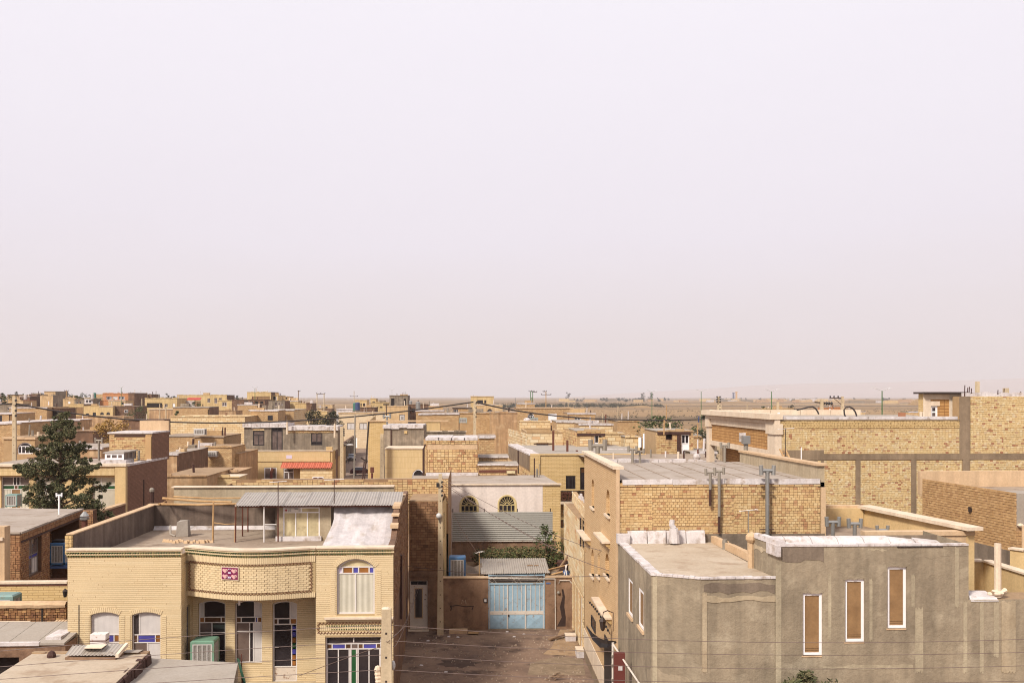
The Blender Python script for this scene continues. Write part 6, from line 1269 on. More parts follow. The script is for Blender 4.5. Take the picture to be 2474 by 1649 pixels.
inn=MB();inn.poly([N2(hp_[0],hp_[2],1.6),N2(hp_[1],hp_[2],1.6),N2(hp_[1],hp_[3],1.6),N2(hp_[0],hp_[3],1.6)]);inn.poly([N2(hp_[0],hp_[2],.35),N2(hp_[0],hp_[2],1.6),N2(hp_[0],hp_[3],1.6),N2(hp_[0],hp_[3],.35)]);inn.poly([N2(hp_[1],hp_[2],.35),N2(hp_[1],hp_[2],1.6),N2(hp_[1],hp_[3],1.6),N2(hp_[1],hp_[3],.35)]);inn.build('porch_lining',M['brown_mortar'],lb)
ip=Plane(N2(hp_[0],0,1.58)[:2],N2(hp_[1],0,1.58)[:2]);bricks(ip,0,ip.L,hp_[2],hp_[3],.22,.112,.02,.012,M['brown_bricks'],lb,(),.008,.2)
MB().poly([(Q0[0],Q0[1],zb),(Q1[0],Q1[1],zb),(Q2[0],Q2[1],zb),(Q3[0],Q3[1],zb)]).build('roof',M['roof'],lb)
q=MB()
for P_ in(N1,N2):
    n=int(P_.L/1.3)
    for k in range(n):a,b=P_.L*k/n,P_.L*(k+1)/n;q.pbox(P_,a,b-.015,zb-.04,zb+.05+random.uniform(-.02,.03),-.06,.3)
q.build('roof_edge',M['roof'],lb)
Pp=PY(201,225,60.2);MB().pbox(Pp,0,Pp.L,2,zof(212,1232,60.2),0,.6).build('pier',M['brown_mortar'],lb);bricks(Pp,0,Pp.L,2.6,zof(212,1232,60.2),.25,.13,.02,.014,M['brown_bricks'],lb,(),.01,.2)
flue(lb,xof(204.5,57.5),57.5,3,zof(204,1254,57.5),.16,M['rust'],'cap',M['galv']);x=xof(143,59.3);flue(lb,x,59.3,zb,zof(143,1196,59.3),.05,M['pvc'],'H')
pc=N2(hp_[0]+.2,0,.15);PCo=PY(119.5,156,pc[1]+.3);cooler('blue framed air cooler in the porch of the brown brick house',PCo,(0,PCo.L,zof(138,1366,PCo.A[1]),zof(138,1313,PCo.A[1])),.8,M['cooler_blue']);q=T('cooler_shelf','dark steel shelf carrying the blue cooler in the brick porch','shelf',PCo(.3,zof(138,1372,PCo.A[1]),.3));MB().pbox(PCo,-.1,PCo.L+.2,zof(138,1372,PCo.A[1]),zof(138,1367,PCo.A[1]),-.05,.9).build('shelf',M['plate_blue'],q)
MB().pbox(PCo,.1,PCo.L*.9,zof(138,1311,PCo.A[1]),zof(138,1305,PCo.A[1]),.1,.6).build('black_tray',M['black'],None,label='black tray lying on top of the blue cooler in the porch',cat='tray')
Pq=PY(-20,11,48.9);ew=T('plaster_pier','pale plaster wall end with a rounded top at the far left','wall',Pq(.4,0,.2));MB().pbox(Pq,0,Pq.L,0,zof(2,1272,48.9),0,.6).build('wall',M['beige_plaster'],ew);MB().pbox(Pq,-.1,Pq.L-.05,zof(2,1305,48.9),zof(2,1297,48.9),-.1,.0).build('ledge',M['coping'],ew)

# ---------------------------------------------------------------- yellow fronted house with green stained windows behind the pine
YG=77.0;G0x,G1x=xof(-70,YG),xof(308,YG);PGh=Plane((G0x,YG),(G1x,YG));zg_=zof(150,1122,YG)
gy=T('yellow_front_house','yellow fronted house with green stained glass bands and a dark flank, behind the pine','house',PGh(8,0,4));wl_=PGh.rect((3,1151),(70,1222));wr=PGh.rect((222,1152),(281,1222));wm=PGh.rect((86,1175),(150,1222));zw0=zof(150,1228,YG)
wl_,wr,wm=[w[:2]+(zw0,)+w[3:]for w in(wl_,wr,wm)];w0_=PGh.rect((-60,1151),(-2,1222));hs_=[wl_+(0,),wr+(0,),(wm[0],wm[1],zw0,wl_[3],0)]
m=MB();wall(m,PGh,0,PGh.L,0,zg_,hs_,.3);m.build('facade',M['yellow_plaster'],gy);MB().pbox(PGh,0,PGh.L-.85,zof(150,1147,YG),zg_-.1,-.35,-.0).build('fascia',M['yellow_tall'],gy);MB().pbox(PGh,PGh.L-.8,PGh.L,0,zg_+.05,-.42,0).build('corner_pier',M['yellow_plaster'],gy);MB().pbox(PGh,-.1,PGh.L+.05,zg_-.098,zg_+.08,-.5,.35).build('coping',M['coping'],gy)
gn=M['glass_green'];bd_=M['blind'];cm=M['curtain_cream']
win2(gy,PGh,wl_,M['frame_pale'],[(.27,[(1,M['glass_mid']),(.3,gl),(.3,gl),(.9,M['glass_mid'])]),(.12,[(1,gn),(.3,M['glass_brown']),(1,gn)]),(.6,[(.8,cm),(.8,M['brown_screen']),(.8,cm)])],.2,0,.06)
for w in(hs_[1],hs_[2]):win2(gy,PGh,w[:4],M['frame_pale'],[(.27,[(.55,bd_),(1,bd_)]),(.12,[(.5,am),(1,gn)]),(.6,[(.55,bd_),(1,bd_)])],.2,0,.06)
XG=G1x;YG2=86.5;PGs=Plane((XG,YG),(XG+.1,YG2));m=MB();wall(m,PGs,0,PGs.L,0,zg_-.15);m.poly([(G0x,YG2,0),(XG,YG2,0),(XG,YG2,zg_),(G0x,YG2,zg_)]);m.build('flank_wall',M['dark_side'],gy)
MB().poly([(G0x,YG+.3,zg_-.12),(XG,YG+.3,zg_-.12),(XG,YG2,zg_-.12),(G0x,YG2,zg_-.12)]).build('roof',M['roof'],gy);q=MB()
for k in range(7):a,b=PGs.L*k/7,PGs.L*(k+1)/7-.02;q.pbox(PGs,a,b,zg_-.13,zg_+random.uniform(.0,.08),-.04,.35)
q.build('roof_edge',M['white'],gy)
MB().pbox(PGs,3.55,3.7,3.4,6.9,-.03,.0).build('slot',M['void'],gy)
Uf=Plane((xof(264,82.6),82.6),(XG+.06,82.6));zu_=zof(320,1047,82.6);hb_=[Uf.rect((277,1050),(352,1054))];m=MB();wall(m,Uf,0,Uf.L,zg_-.2,zu_);m.build('stair_block',M['mortar'],gy);bricks(Uf,.1,Uf.L-.1,zg_,zu_-.1,.32,.15,.02,.02,M['orange_bricks'],gy,[h+(0,)for h in hb_],.012,.1);MB().pbox(Uf,hb_[0][0],hb_[0][1],hb_[0][2],hb_[0][3],-.05,-.0).build('lintel',M['rust_dark'],gy);MB().pbox(Uf,Uf.L-.5,Uf.L-.05,zg_,zu_-.2,-.1,-.02).build('corner_brick_band',M['orange_bricks'],gy)
m=MB();m.poly([(XG+.07,82.6,zg_-.2),(XG+.12,YG2+.5,zg_-.2),(XG+.12,YG2+.5,zu_),(XG+.07,82.6,zu_)]);m.build('stair_side',M['dark_side'],gy);m=MB();m.poly([(Uf.A[0],82.6,zg_-.2),(Uf.A[0],YG2+.5,zg_-.2),(Uf.A[0],YG2+.5,zu_),(Uf.A[0],82.6,zu_)]);m.build('stair_side',M['dark_side'],gy);MB().pbox(Uf,-.12,Uf.L+.08,zu_,zu_+.12,-.1,4.5).build('stair_roof',M['white'],gy);MB().pbox(Uf,Uf.L*.3,Uf.L+.05,zu_+.122,zu_+.95,4.3,4.55).build('stair_parapet',M['beige_plaster'],gy)
sk_=PY(246,301,79.0);kb=T('skylight','white framed glass skylight box on the roof behind the pine','skylight',sk_(1,zg_,.5));z0_,z1_=zof(270,1110,79),zof(270,1094,79);win2(kb,sk_,(.25,sk_.L-.05,z0_,z1_),M['pvc'],[(1,[(1,M['glass_mid'])]*3)],0,0,.14);MB().pbox(sk_,0,sk_.L+.2,zg_-.15,z0_-.01,-.25,1.6).build('kerb',M['white'],kb);
win2(kb,Plane(sk_(sk_.L-.05,0,.05)[:2],sk_(sk_.L+.35,0,1.9)[:2]),(0,1.7,z0_,z1_+.1),M['frame_grey'],[(1,[(1,M['glass_mid'])]*3)],0,0,.1);MB().hexa([sk_(.1,z1_,-.1),sk_(sk_.L,z1_,-.1),sk_(sk_.L+.4,z1_+.1,1.9),sk_(.5,z1_+.1,1.9)],[sk_(.1,z1_+.06,-.1),sk_(sk_.L,z1_+.06,-.1),sk_(sk_.L+.4,z1_+.18,1.9),sk_(.5,z1_+.18,1.9)]).build('lid',M['corr_grey'],kb)
flue(gy,xof(335.5,80.5),80.5,zg_-.1,zof(335,1087,80.5),.1,M['galv_dark'],None);flue(gy,xof(239,84),84,zg_-.1,zof(239,1064,84),.09,M['galv_dark'],'H')
PGw=Plane((XG,61.0),(XG,YG-.43));cwz=5.35;cwl=T('court_wall','dark brown brick court wall with a pale top beside the pine','wall',(XG,69,0));MB().pbox(PGw,0,PGw.L,0,cwz,0,.3).build('wall',M['dark_side'],cwl);MB().pbox(PGw,PGw.L-5.2,PGw.L,cwz+.002,cwz+.12,-.08,.4).build('coping',M['beige_plaster'],cwl)
cooler('white and teal air cooler below the green stained window at the left edge',PY(13,41,74.5),(0,PY(13,41,74.5).L,zof(27,1225,74.5),zof(27,1195,74.5)),.8,M['cooler_teal'])
fl2=T('vent_pipe','rusty vent pipe with a pale cap against the dark flank wall','vent',(xof(367,76),76,4));x=xof(367,76);MB().tube([(x,76,3),(x,76,zof(367,1188,76))],.17,8).build('pipe',M['rust_dark'],fl2);MB().blob((x,76,zof(367,1184,76)),.2,.2,.22,8,5).build('cap',M['galv_dark'],fl2)
# the pine
pr_=random.Random(3);px0,Yp=146,68.0;bx_=xof(px0,Yp);tz=zof(150,1004,Yp);pt=T('pine_tree','tall dark pine with ragged layered branches at the left','tree',(bx_,Yp,.03));q=MB();q.tube([(bx_+.3,Yp,0),(bx_+.1,Yp,4),(bx_-.1,Yp+.1,8),(bx_+.05,Yp,tz-1.5)],.26,8,.05);cl=[]
outline=[(1008,149,164),(1022,118,176),(1034,108,180),(1048,112,176),(1062,92,196),(1074,104,188),(1088,72,206),(1100,96,200),(1112,74,244),(1124,48,238),(1137,44,226),(1150,62,214),(1162,84,232),(1176,78,246),(1190,92,244),(1204,62,226),(1218,56,250),(1232,80,252),(1246,120,250),(1258,214,250),(1272,222,244)]
for i_,(py,l,r)in enumerate(outline):
    n_=max(2,int((r-l)/20))
    for k in range(n_):
        f=(k+.5+pr_.uniform(-.35,.35))/n_;px=l+(r-l)*f;dy=pr_.uniform(-1.6,1.6)*min(1,(r-l)/110);yy=Yp+dy;p=atY(px,py+pr_.uniform(-7,7),yy);rr=pr_.uniform(.26,.5)
        if pr_.random()<.12 or(sin(px*.085+1)*sin(py*.075)>.62 and abs(px-150)>25):continue
        q.tube([(bx_,Yp,p[2]-.35*abs(p[0]-bx_)-.2),((bx_+p[0])/2,(Yp+yy)/2,p[2]-.2*abs(p[0]-bx_)-.1),p],.045,5,.012);cl.append((p[0],p[1],p[2],rr,int(520*rr)))
        for e_ in range(4):a=pr_.uniform(0,6.28);d_=pr_.uniform(.8,1.9)*rr;cl.append((p[0]+cos(a)*d_,p[1]+sin(a)*d_,p[2]+pr_.uniform(-.15,.35),rr*pr_.uniform(.28,.5),int(220*rr)))
q.build('trunk',M['bark'],pt);foliage(MB(),cl,.15,.9).build('crown',M['needles'],pt)

# ---------------------------------------------------------------- the middle of the town
# yellow house with a grey upper floor and a red tiled awning
YR=155.0;PRh=PY(577,803,YR);ra=T('red_awning_house','yellow house with a grey cement upper floor and a red tiled awning','house',PRh(7,0,5));zq=zof(690,1089,YR);w_=[PRh.rect(B_(467,942),B_(590,1056)),PRh.rect(B_(653,942),B_(777,1060)),PRh.rect(B_(845,950),B_(948,1075))]
m=MB();wall(m,PRh,0,PRh.L,0,zq,[a+(0,)for a in w_],.2);wall(m,Plane((PRh.A[0]+PRh.L,YR),(PRh.A[0]+PRh.L,YR+16)),0,16,0,zq);m.build('facade',M['yellow_plaster'],ra);MB().pbox(PRh,.3,PRh.L-.3,zof(690,1114,YR),zq-.1,-.12,0).build('fascia',M['yellow_tall'],ra);MB().pbox(PRh,-.1,PRh.L+.1,zq,zq+.12,-.22,.3).build('coping',M['coping'],ra)
for u0,u1 in((0,1.0),(PRh.L-.95,PRh.L)):MB().pbox(PRh,u0,u1,zq-.1,zof(690,1079,YR),-.15,.5).build('corner_pier',M['yellow_plaster'],ra)
for a in w_[:2]:win2(ra,PRh,a,M['pvc'],[(1,[(1,M['glass_mid']),(1,M['glass_mid'])])],.1,0,.13)
win2(ra,PRh,w_[2],M['pvc'],[(.32,[(1,M['glass_mid'])]),(.68,[(1,M['glass_mid']),(1,M['glass_mid'])])],.1,0,.14,name='door')
ap=PRh.rect(B_(875,820),B_(932,855));MB().pbox(PRh,ap[0],ap[1],ap[2],ap[3],-.16,-.125).build('plaque',M['lilac'],ra)
ta=[PRh(PRh.uw(*B_(838,900))[0],zof(750,1116,YR),-.1),PRh(PRh.L+.05,zof(750,1116,YR),-.1)]
n=9
for k in range(n):f0,f1=k/n,(k+1)/n+.004;x0=ta[0][0]+(ta[1][0]-ta[0][0])*f0;x1=ta[0][0]+(ta[1][0]-ta[0][0])*f1;zt_=ta[0][2];zb_=zof(750,1130,YR-2.0);sheet((x0,YR-2.0,zb_),(x1,YR-2.0,zb_),(x0,YR-.1,zt_),(x1,YR-.1,zt_),.32,.06,M['red_tile'],ra,'awning_tile_row')
PRb=PY(725,803,YR-1.6);MB().pbox(PRb,0,PRb.L,0,zof(750,1131,YR-1.6),0,1.4).build('front_room',M['far_cream'],ra);wz=PRb.rect(B_(1135,1035),B_(1245,1092));win2(ra,PRb,wz,M['pvc'],[(1,[(1,M['rust']),(1,M['rust'])])],-.04,0,.12)
YU=YR+3.2;PU=PY(590,694,YU);PU2=PY(690,816,YU);zU1=zof(640,1021,YU);zU2=zof(750,1029,YU);hu=[PU.rect(B_(540,578),B_(655,726)),PU.rect(B_(724,530),B_(838,775))];hu2=[PU2.rect(B_(1120,590),B_(1234,722))]
m=MB();wall(m,PU,0,PU.L,zq-1.4,zU1-.3,[a+(0,)for a in hu],.15);m.poly([PU(PU.L,zq),PU(PU.L,zq,6),PU(PU.L,zU1,6),PU(PU.L,zU1)]);wall(m,PU2,.25,PU2.L,zq-1.4,zU2-.6,[a+(0,)for a in hu2],.15);m.poly([PU2(PU2.L,zq-1),PU2(PU2.L,zq-1,6),PU2(PU2.L,zU2-.2,6),PU2(PU2.L,zU2-.2)]);m.build('upper_wall',M['far_grey'],ra)
bk=M['frame_black'];gm=M['glass_mid']
win2(ra,PU,hu[0],bk,[(.3,[(1,gm)]),(.7,[(1,gm),(1,gm)])],.1,0,.16);win2(ra,PU,hu[1],bk,[(.22,[(1,gl),(1,gl)]),(.78,[(1,gm),(1,gm)])],.1,0,.16,name='door');win2(ra,PU2,hu2[0],bk,[(.75,[(1,gm),(1,gm)]),(.25,[(1,gl),(1,gl)])],.1,0,.16)
MB().pbox(PU,hu[0][0],hu[0][1],hu[0][3]+.05,zU1-.9,-.05,0).build('brick_infill',M['far_cream'],ra)
for P_,z,n in((PU,zU1,5),(PU2,zU2,6)):
    s0=.3 if P_ is PU2 else-.2
    for k in range(n):a,b=s0+(P_.L+.1-s0)*k/n,s0+(P_.L+.1-s0)*(k+1)/n-.03;MB().pbox(P_,a,b,z-.75+(.0 if P_ is PU else .1)+random.uniform(-.05,.05),z+random.uniform(-.08,.05),-.3,6).build('roof_felt',M['white'],ra)
    if P_ is PU2:bricks(P_,.3,P_.L-.3,z-1.05,z-.66,.4,.13,.02,.05,M['orange_bricks'],ra,(),.02)
MB().poly([PRh(0,zq-1.3,.3),PRh(PRh.L,zq-1.3,.3),PRh(PRh.L,zq-1.3,3.2),PRh(0,zq-1.3,3.2)]).build('terrace_floor',M['roof_dust'],ra)
for px,py in((584,1070),(694,1015),(809,1023)):P_=atY(px,py,YR+2);MB().tube([(P_[0],P_[1],P_[2]-2.2),P_],.18,7,.15).build('flue',M['coping'],ra)
for px,py0,py1,w in((655,1131,1158,.22),):P_=atY(px,py1,YR-5);MB().tube([P_,atY(px+1,py0+8,YR-5)],w,7,w*.9).build('chimney_pipe',M['red_paint'],ra);MB().tube([atY(px+1,py0+9,YR-5),atY(px+5,py0,YR-5)],w*1.15,7).build('chimney_cap',M['rust'],ra)

# the right side of the side street
YT=120.0;PT1=PY(889,921,YT);zt1_=zof(905,1018,YT);rt_=T('ochre_house','tall ochre house with a plain street front right of the side street','house',PT1(2,0,4));m=MB();wall(m,PT1,0,PT1.L+.6,0,zt1_);wall(m,Plane((PT1.A[0]-2.8,YT+38),PT1.A),0,38,0,zt1_);m.build('facade',M['yellow_mid'],rt_);MB().pbox(PT1,-.15,9.6,zt1_,zt1_+.16,-.15,.3).build('coping',M['beige_plaster'],rt_)
YV=118.5;PV=PY(927,1024,YV);zv_=zof(975,1027,YV);m=MB();wall(m,PV,0,PV.L,0,zv_-.1);m.poly([PV(PV.L,0),PV(PV.L,0,7),PV(PV.L,zv_-.1,7),PV(PV.L,zv_-.1)]);m.poly([PV(0,0),PV(0,0,2),PV(0,zv_-.1,2),PV(0,zv_-.1)]);m.build('grey_wall',M['far_grey'],rt_);
for k in range(5):a,b=PV.L*k/5-.1,PV.L*(k+1)/5+.1;MB().pbox(PV,a,b-.15,zv_-.35+random.uniform(-.1,.1),zv_+.05,-.2,7).build('roof_felt',M['white'],rt_)
MB().pbox(PV,PV.L*.17,PV.L*.2,zof(975,1083,YV),zof(975,1030,YV),-.1,-.0).build('downpipe',M['rust_dark'],rt_);MB().pbox(PV,PV.uw(982,1040)[0]-.25,PV.uw(982,1040)[0]+.1,zof(982,1047,YV),zof(982,1040,YV),-.08,0).build('vent_box',M['yellow_mid'],rt_)
YW=113.0;PWl=PY(931,1018,YW);zw_=zof(975,1084,YW);yb=T('yellow_block','low yellow front with an arched white window before the ochre house','house',PWl(2,0,2));wv=PWl.rect((995,1133),(1022,1170));m=MB();wall(m,PWl,0,PWl.L+.4,0,zw_,[(wv[0],PWl.L+.38,wv[2],wv[3],.9)],.15);m.poly([PWl(0,0),PWl(0,0,5),PWl(0,zw_,5),PWl(0,zw_)]);m.build('facade',M['yellow_tall'],yb);win2(yb,PWl,(wv[0],PWl.L+.38,wv[2],wv[3]),M['pvc'],[(.45,[(1,gl)]),(.55,[(1,M['curtain_cream']),(1,M['curtain_cream'])])],.08,.9,.1);MB().pbox(PWl,-.05,PWl.L+.4,zw_,zw_+.12,-.1,5).build('coping',M['coping'],yb)
up2=T('utility_pole','pale concrete pole in front of the ochre house at the side street','pole',(xof(923,112),112,0));conc_pole(up2,xof(923,112),112,0,zof(923,1048,112),.26,.17,.25,.2);up3=T('utility_pole','brown concrete pole on the left side of the side street','pole',(xof(827,150),150,0));conc_pole(up3,xof(826,150),150,0,zof(827,1030,150),.3,.22,.25,.2,'conc_pole');q=MB()
for k in range(4):z=zof(830,1036+k*5,150);q.box(xof(830,150),xof(833,150),149.7,149.9,z-.12,z+.12)
q.build('insulators',M['black'],up3);p=atY(846,1074,149);MB().blob(p,.55,.3,.14,10,5).build('lamp_head',M['lamp_grey'],up3);MB().tube([atY(829,1070,149.7),atY(840,1074,149)],.05,5).build('lamp_arm',M['galv_dark'],up3)
for nm,px,y0,y1,Y in(('slim steel mast in the side street, standing left of the dark red car',814,1085,1160,148),('thin pale mast rising in front of the side street',858,1002,1172,63)):mm_=T('mast',nm,'mast',(xof(px,Y),Y,0));MB().tube([(xof(px-(3 if px==858 else 0),Y),Y,0 if Y>100 else 7.5),(xof(px,Y),Y,zof(px,y0,Y))],.05 if Y<100 else .12,6).build('pole',M['galv_dark' if Y<100 else 'rust_dark'],mm_)
q=T('street_wall','dark brown street wall with pipes on the left side of the side street','wall',(-26,200,0));P_=Plane((-24.5,175),(-28.5,240));MB().pbox(P_,0,P_.L,0,4.2,0,.5).build('wall',M['far_brown'],q);q2=MB()
for k in range(14):u=3+k*4.6;q2.pbox(P_,u,u+.5,0,3.8+random.uniform(-.5,.8),-.35,-.0)
q2.build('pilasters',M['far_grey'],q)
# poles on a near roof and rusty flue in front of the ochre house
for lb_,px0,py0,px1,py1,Y in(('left of the crossed rusty rods in front of the side street',874,1176,880,1114,64),('right of the crossed rusty rods in front of the side street',879,1176,884,1115,64)):
    t=T('iron_rod',lb_,'rod',atY(px0,py0,Y));MB().tube([atY(px0,py0,Y),atY(px1,py1,Y)],.045,5).build('rod',M['rust_dark'],t)
t=T('iron_rod','black angled rod with a crossbar leaning against the ochre house','rod',atY(884,1120,110));MB().tube([atY(884,1120,110),atY(891,1018,110)],.1,5).build('rod',M['black_iron'],t);MB().tube([atY(872,1105,110),atY(888,1115,110)],.09,5).build('crossbar',M['black_iron'],t)
t=T('flue','rusty red flue with a square cap in front of the ochre house','flue',atY(899,1165,95));MB().tube([atY(898.5,1168,95),atY(899,1142,95)],.1*1.0,7).build('pipe',M['red_paint'],t);a_=atY(895,1141,95);b_=atY(903.5,1128,95);MB().box(a_[0],b_[0],94.85,95.2,a_[2],b_[2]).build('cap',M['rust'],t)
P_=PY(902,921,100);t=T('window_unit','white louvred unit under a red strip beside the rusty flue','air conditioner',P_(.3,zof(910,1166,100),.2));MB().pbox(P_,0,P_.L,zof(910,1166,100),zof(910,1160,100),0,.6).build('unit',M['pvc'],t);MB().pbox(P_,-.05,P_.L,zof(910,1159,100),zof(910,1157.5,100),-.1,.7).build('strip',M['red_tile'],t)
# wall with a tin edge before the yellow block
# ---------------------------------------------------------------- cars in the side street
def car(label,x,y,yaw,paintm,z=.045,hatch=False,L=4.15):
    t=T('parked_car',label,'car',(x,y,z),'cars parked in the side street');W=.82
    prof=[(-2.05,.38),(-2.07,.62),(-2.0,.86),(-1.15,.92),(-.55,1.36),(.75,1.40),(1.35,1.02),(2.0,.96),(2.07,.7),(2.05,.36)]
    if hatch:prof=[(-2.0,.38),(-2.05,.66),(-1.95,.84),(-1.05,.93),(-.45,1.38),(1.25,1.40),(1.85,1.0),(1.98,.9),(2.0,.6),(1.98,.36)]
    m=MB();n=len(prof)
    def wy(z):return W if z<.95 else W-.16*(z-.95)/.45
    for s in(-1,1):
        for(a,b)in prof:m.v.append((a,s*wy(b),b))
    for i in range(n-1):m.f.append((i,i+1,n+i+1,n+i))
    m.f.append(tuple(range(n)));m.f.append(tuple(range(n,2*n)))
    def put(m_,name,mat,par):
        o3=ROOT[t.name];m_.v=[(v[0]*cos(yaw)-v[1]*sin(yaw)+o3[0],v[0]*sin(yaw)+v[1]*cos(yaw)+o3[1],v[2]+o3[2])for v in m_.v];return m_.build(name,M[mat],par)
    b=put(m,'body',paintm,t);P5=prof
    def glassq(i,j,nm,e=.1):
        a,c=P5[i],P5[j];q=MB();f=lambda p,k,s:None
        A=(a[0]+(c[0]-a[0])*e,a[1]+(c[1]-a[1])*e);C=(a[0]+(c[0]-a[0])*(1-e),a[1]+(c[1]-a[1])*(1-e));nx,nz=-(c[1]-a[1]),(c[0]-a[0]);l=sqrt(nx*nx+nz*nz);nx,nz=nx/l*.012,nz/l*.012
        q.poly([(A[0]+nx,-(wy(A[1])-.09),A[1]+nz),(A[0]+nx,wy(A[1])-.09,A[1]+nz),(C[0]+nx,wy(C[1])-.09,C[1]+nz),(C[0]+nx,-(wy(C[1])-.09),C[1]+nz)]);put(q,nm,'car_glass',t)
    glassq(3,4,'windscreen');glassq(5,6,'rear_window')
    for s in(-1,1):
        for(x0,x1,xt0,xt1)in((-.98,-.05,-.5,-.05),(.03,.92 if not hatch else 1.35,.03,.66 if not hatch else 1.12)):
            q=MB();q.poly([(x0,s*(wy(.97)+.008),.97),(x1,s*(wy(.97)+.008),.97),(xt1,s*(wy(1.33)+.008),1.33),(xt0,s*(wy(1.33)+.008),1.33)]);put(q,'side_window','car_glass',t)
        for wx in(-1.28,1.25):
            q=MB();q.tube([(wx,s*(W-.16),.29),(wx,s*(W+.02),.29)],.29,16);w=put(q,'wheel','tyre',t);q=MB();q.tube([(wx,s*(W+.0),.29),(wx,s*(W+.028),.29)],.17,12);put(q,'rim','galv',w)
        q=MB();q.box(-2.085,-2.03,s*.5-.17,s*.5+.17,.62,.78);put(q,'headlight','light_glass',t);q=MB();q.box(2.02,2.085,s*.55-.14,s*.55+.14,.7,.86);put(q,'tail_light','sign_red',t)
        q=MB();q.box(-.98,-.86,s*(W+.02)-.05,s*(W+.12)-.03,.95,1.07);put(q,'mirror','black',t)
    q=MB();q.box(-2.12,-2.0,-.78,.78,.36,.52);put(q,'bumper','black',t);q=MB();q.box(2.0,2.12,-.78,.78,.36,.52);put(q,'bumper','black',t);q=MB();q.box(-2.09,-2.04,-.3,.3,.62,.76);put(q,'grille','black',t)
    return t
p=atZ(864,1149,.045);car('dark red hatchback parked side on in the side street',p[0]+.6,p[1]+1.5,pi+.12,'car_red',hatch=True);p=atZ(850,1113,.045);car('silver saloon parked facing the camera in the side street',p[0]-.3,p[1]+2,pi/2+.05,'car_silver')
p=atZ(839,1119,.045);mc=T('motorcycle','small dark motorcycle parked beside the silver car','motorcycle',p)
for dx in(-.62,.62):q=MB();q.tube([(p[0]+dx*.35,p[1]+dx-.05,p[2]+.3),(p[0]+dx*.35+.07,p[1]+dx-.05,p[2]+.3)],.3,14);q.build('wheel',M['tyre'],mc)
q=MB();q.tube([(p[0]-.2,p[1]-.55,p[2]+.35),(p[0]-.1,p[1]-.4,p[2]+.85),(p[0]+.05,p[1]+.1,p[2]+.75),(p[0]+.2,p[1]+.6,p[2]+.35)],.06,6);q.tube([(p[0]-.4,p[1]-.35,p[2]+1.0),(p[0]+.2,p[1]-.45,p[2]+1.0)],.03,5);q.build('frame',M['frame_grey'],mc);MB().blob((p[0]-.02,p[1]-.1,p[2]+.8),.14,.25,.12,8,5).build('fuel_tank',M['rust'],mc);MB().blob((p[0]+.1,p[1]+.35,p[2]+.8),.14,.35,.07,8,5).build('seat',M['black'],mc);MB().blob((p[0]-.2,p[1]-.62,p[2]+.85),.11,.08,.11,8,5).build('headlight',M['light_glass'],mc)
# ---------------------------------------------------------------- white house with two fan windows, and the houses round it
YWH=72.0;wp=PY(1085,1311,YWH);zwh=zof(1200,1171,YWH);wh_=T('white_house','smooth white plaster house with two fan-topped arched windows behind the steel fence','house',wp(3,0,4));fh=[wp.rect(C_(632,1235),C_(797,1400)),wp.rect(C_(1013,1228),C_(1176,1400))];fh=[f[:2]+(f[2]-.6,f[3])for f in fh]
m=MB();wall(m,wp,0,wp.L,0,zwh,[f+((f[1]-f[0])/2*.99,)for f in fh],.14);m.poly([wp(wp.L,0),wp(wp.L,0,9),wp(wp.L,zwh,9),wp(wp.L,zwh)]);m.build('wall',M['white_plaster'],wh_)
for f in fh:
    w_=win2(wh_,wp,f,M['frame_cream'],[(.36,[(1,gl)]),(.64,[(1,gl),(1,gl),(1,gl),(1,gl)])],.08,(f[1]-f[0])/2*.99,.055);c=(f[0]+f[1])/2;R=(f[1]-f[0])/2;zc_=f[3]-R;q=MB();lo=f[3]-(f[3]-f[2])*.36
    for k in range(9):a=pi*k/8;q.tube([wp(c+.12*cos(a),lo+.02+.12*sin(a),.05),wp(c+R*.96*cos(a),max(lo+.02,zc_+R*.96*sin(a)),.05)],.018,4)
    q.tube([wp(c+.17*cos(pi*k/8),lo+.02+.17*sin(pi*k/8),.05)for k in range(9)],.02,4)
    for z in(.35,.6):zz_=lo-(lo-f[2])*z;q.tube([wp(f[0],zz_,.05),wp(f[1],zz_,.05)],.014,4)
    q.build('fan_bars',M['frame_cream'],w_);q=MB();n=14
    for k in range(n):a0,a1=pi*k/n,pi*(k+1)/n;g=lambda a,r,d:wp(c+r*cos(a),zc_+r*sin(a),d);q.hexa([g(a0,R+.0,-.03),g(a1,R+.0,-.03),g(a1,R+.0,.0),g(a0,R+.0,.0)],[g(a0,R+.1,-.03),g(a1,R+.1,-.03),g(a1,R+.1,0),g(a0,R+.1,0)])
    for s in(f[0]-.1,f[1]):q.pbox(wp,s,s+.1,f[2],zc_,-.03,0)
    q.build('surround',M['frame_cream'],wh_)
MB().pbox(wp,-.1,wp.L+1.35,zwh,zwh+.09,-.12,.3).build('coping',M['coping'],wh_);MB().poly([wp(-2.6,zwh-.01,.3),wp(wp.L+1.3,zwh-.01,.3),wp(wp.L+.7,zwh-.01,9.2),wp(-3.2,zwh-.01,9.2)]).build('roof',M['roof'],wh_)
pyb=MB();pyb.pbox(wp,wp.L+.002,wp.L+1.3,0,zwh-.002,.02,.5);pyb.build('yellow_pier',M['yellow_mid'],wh_)
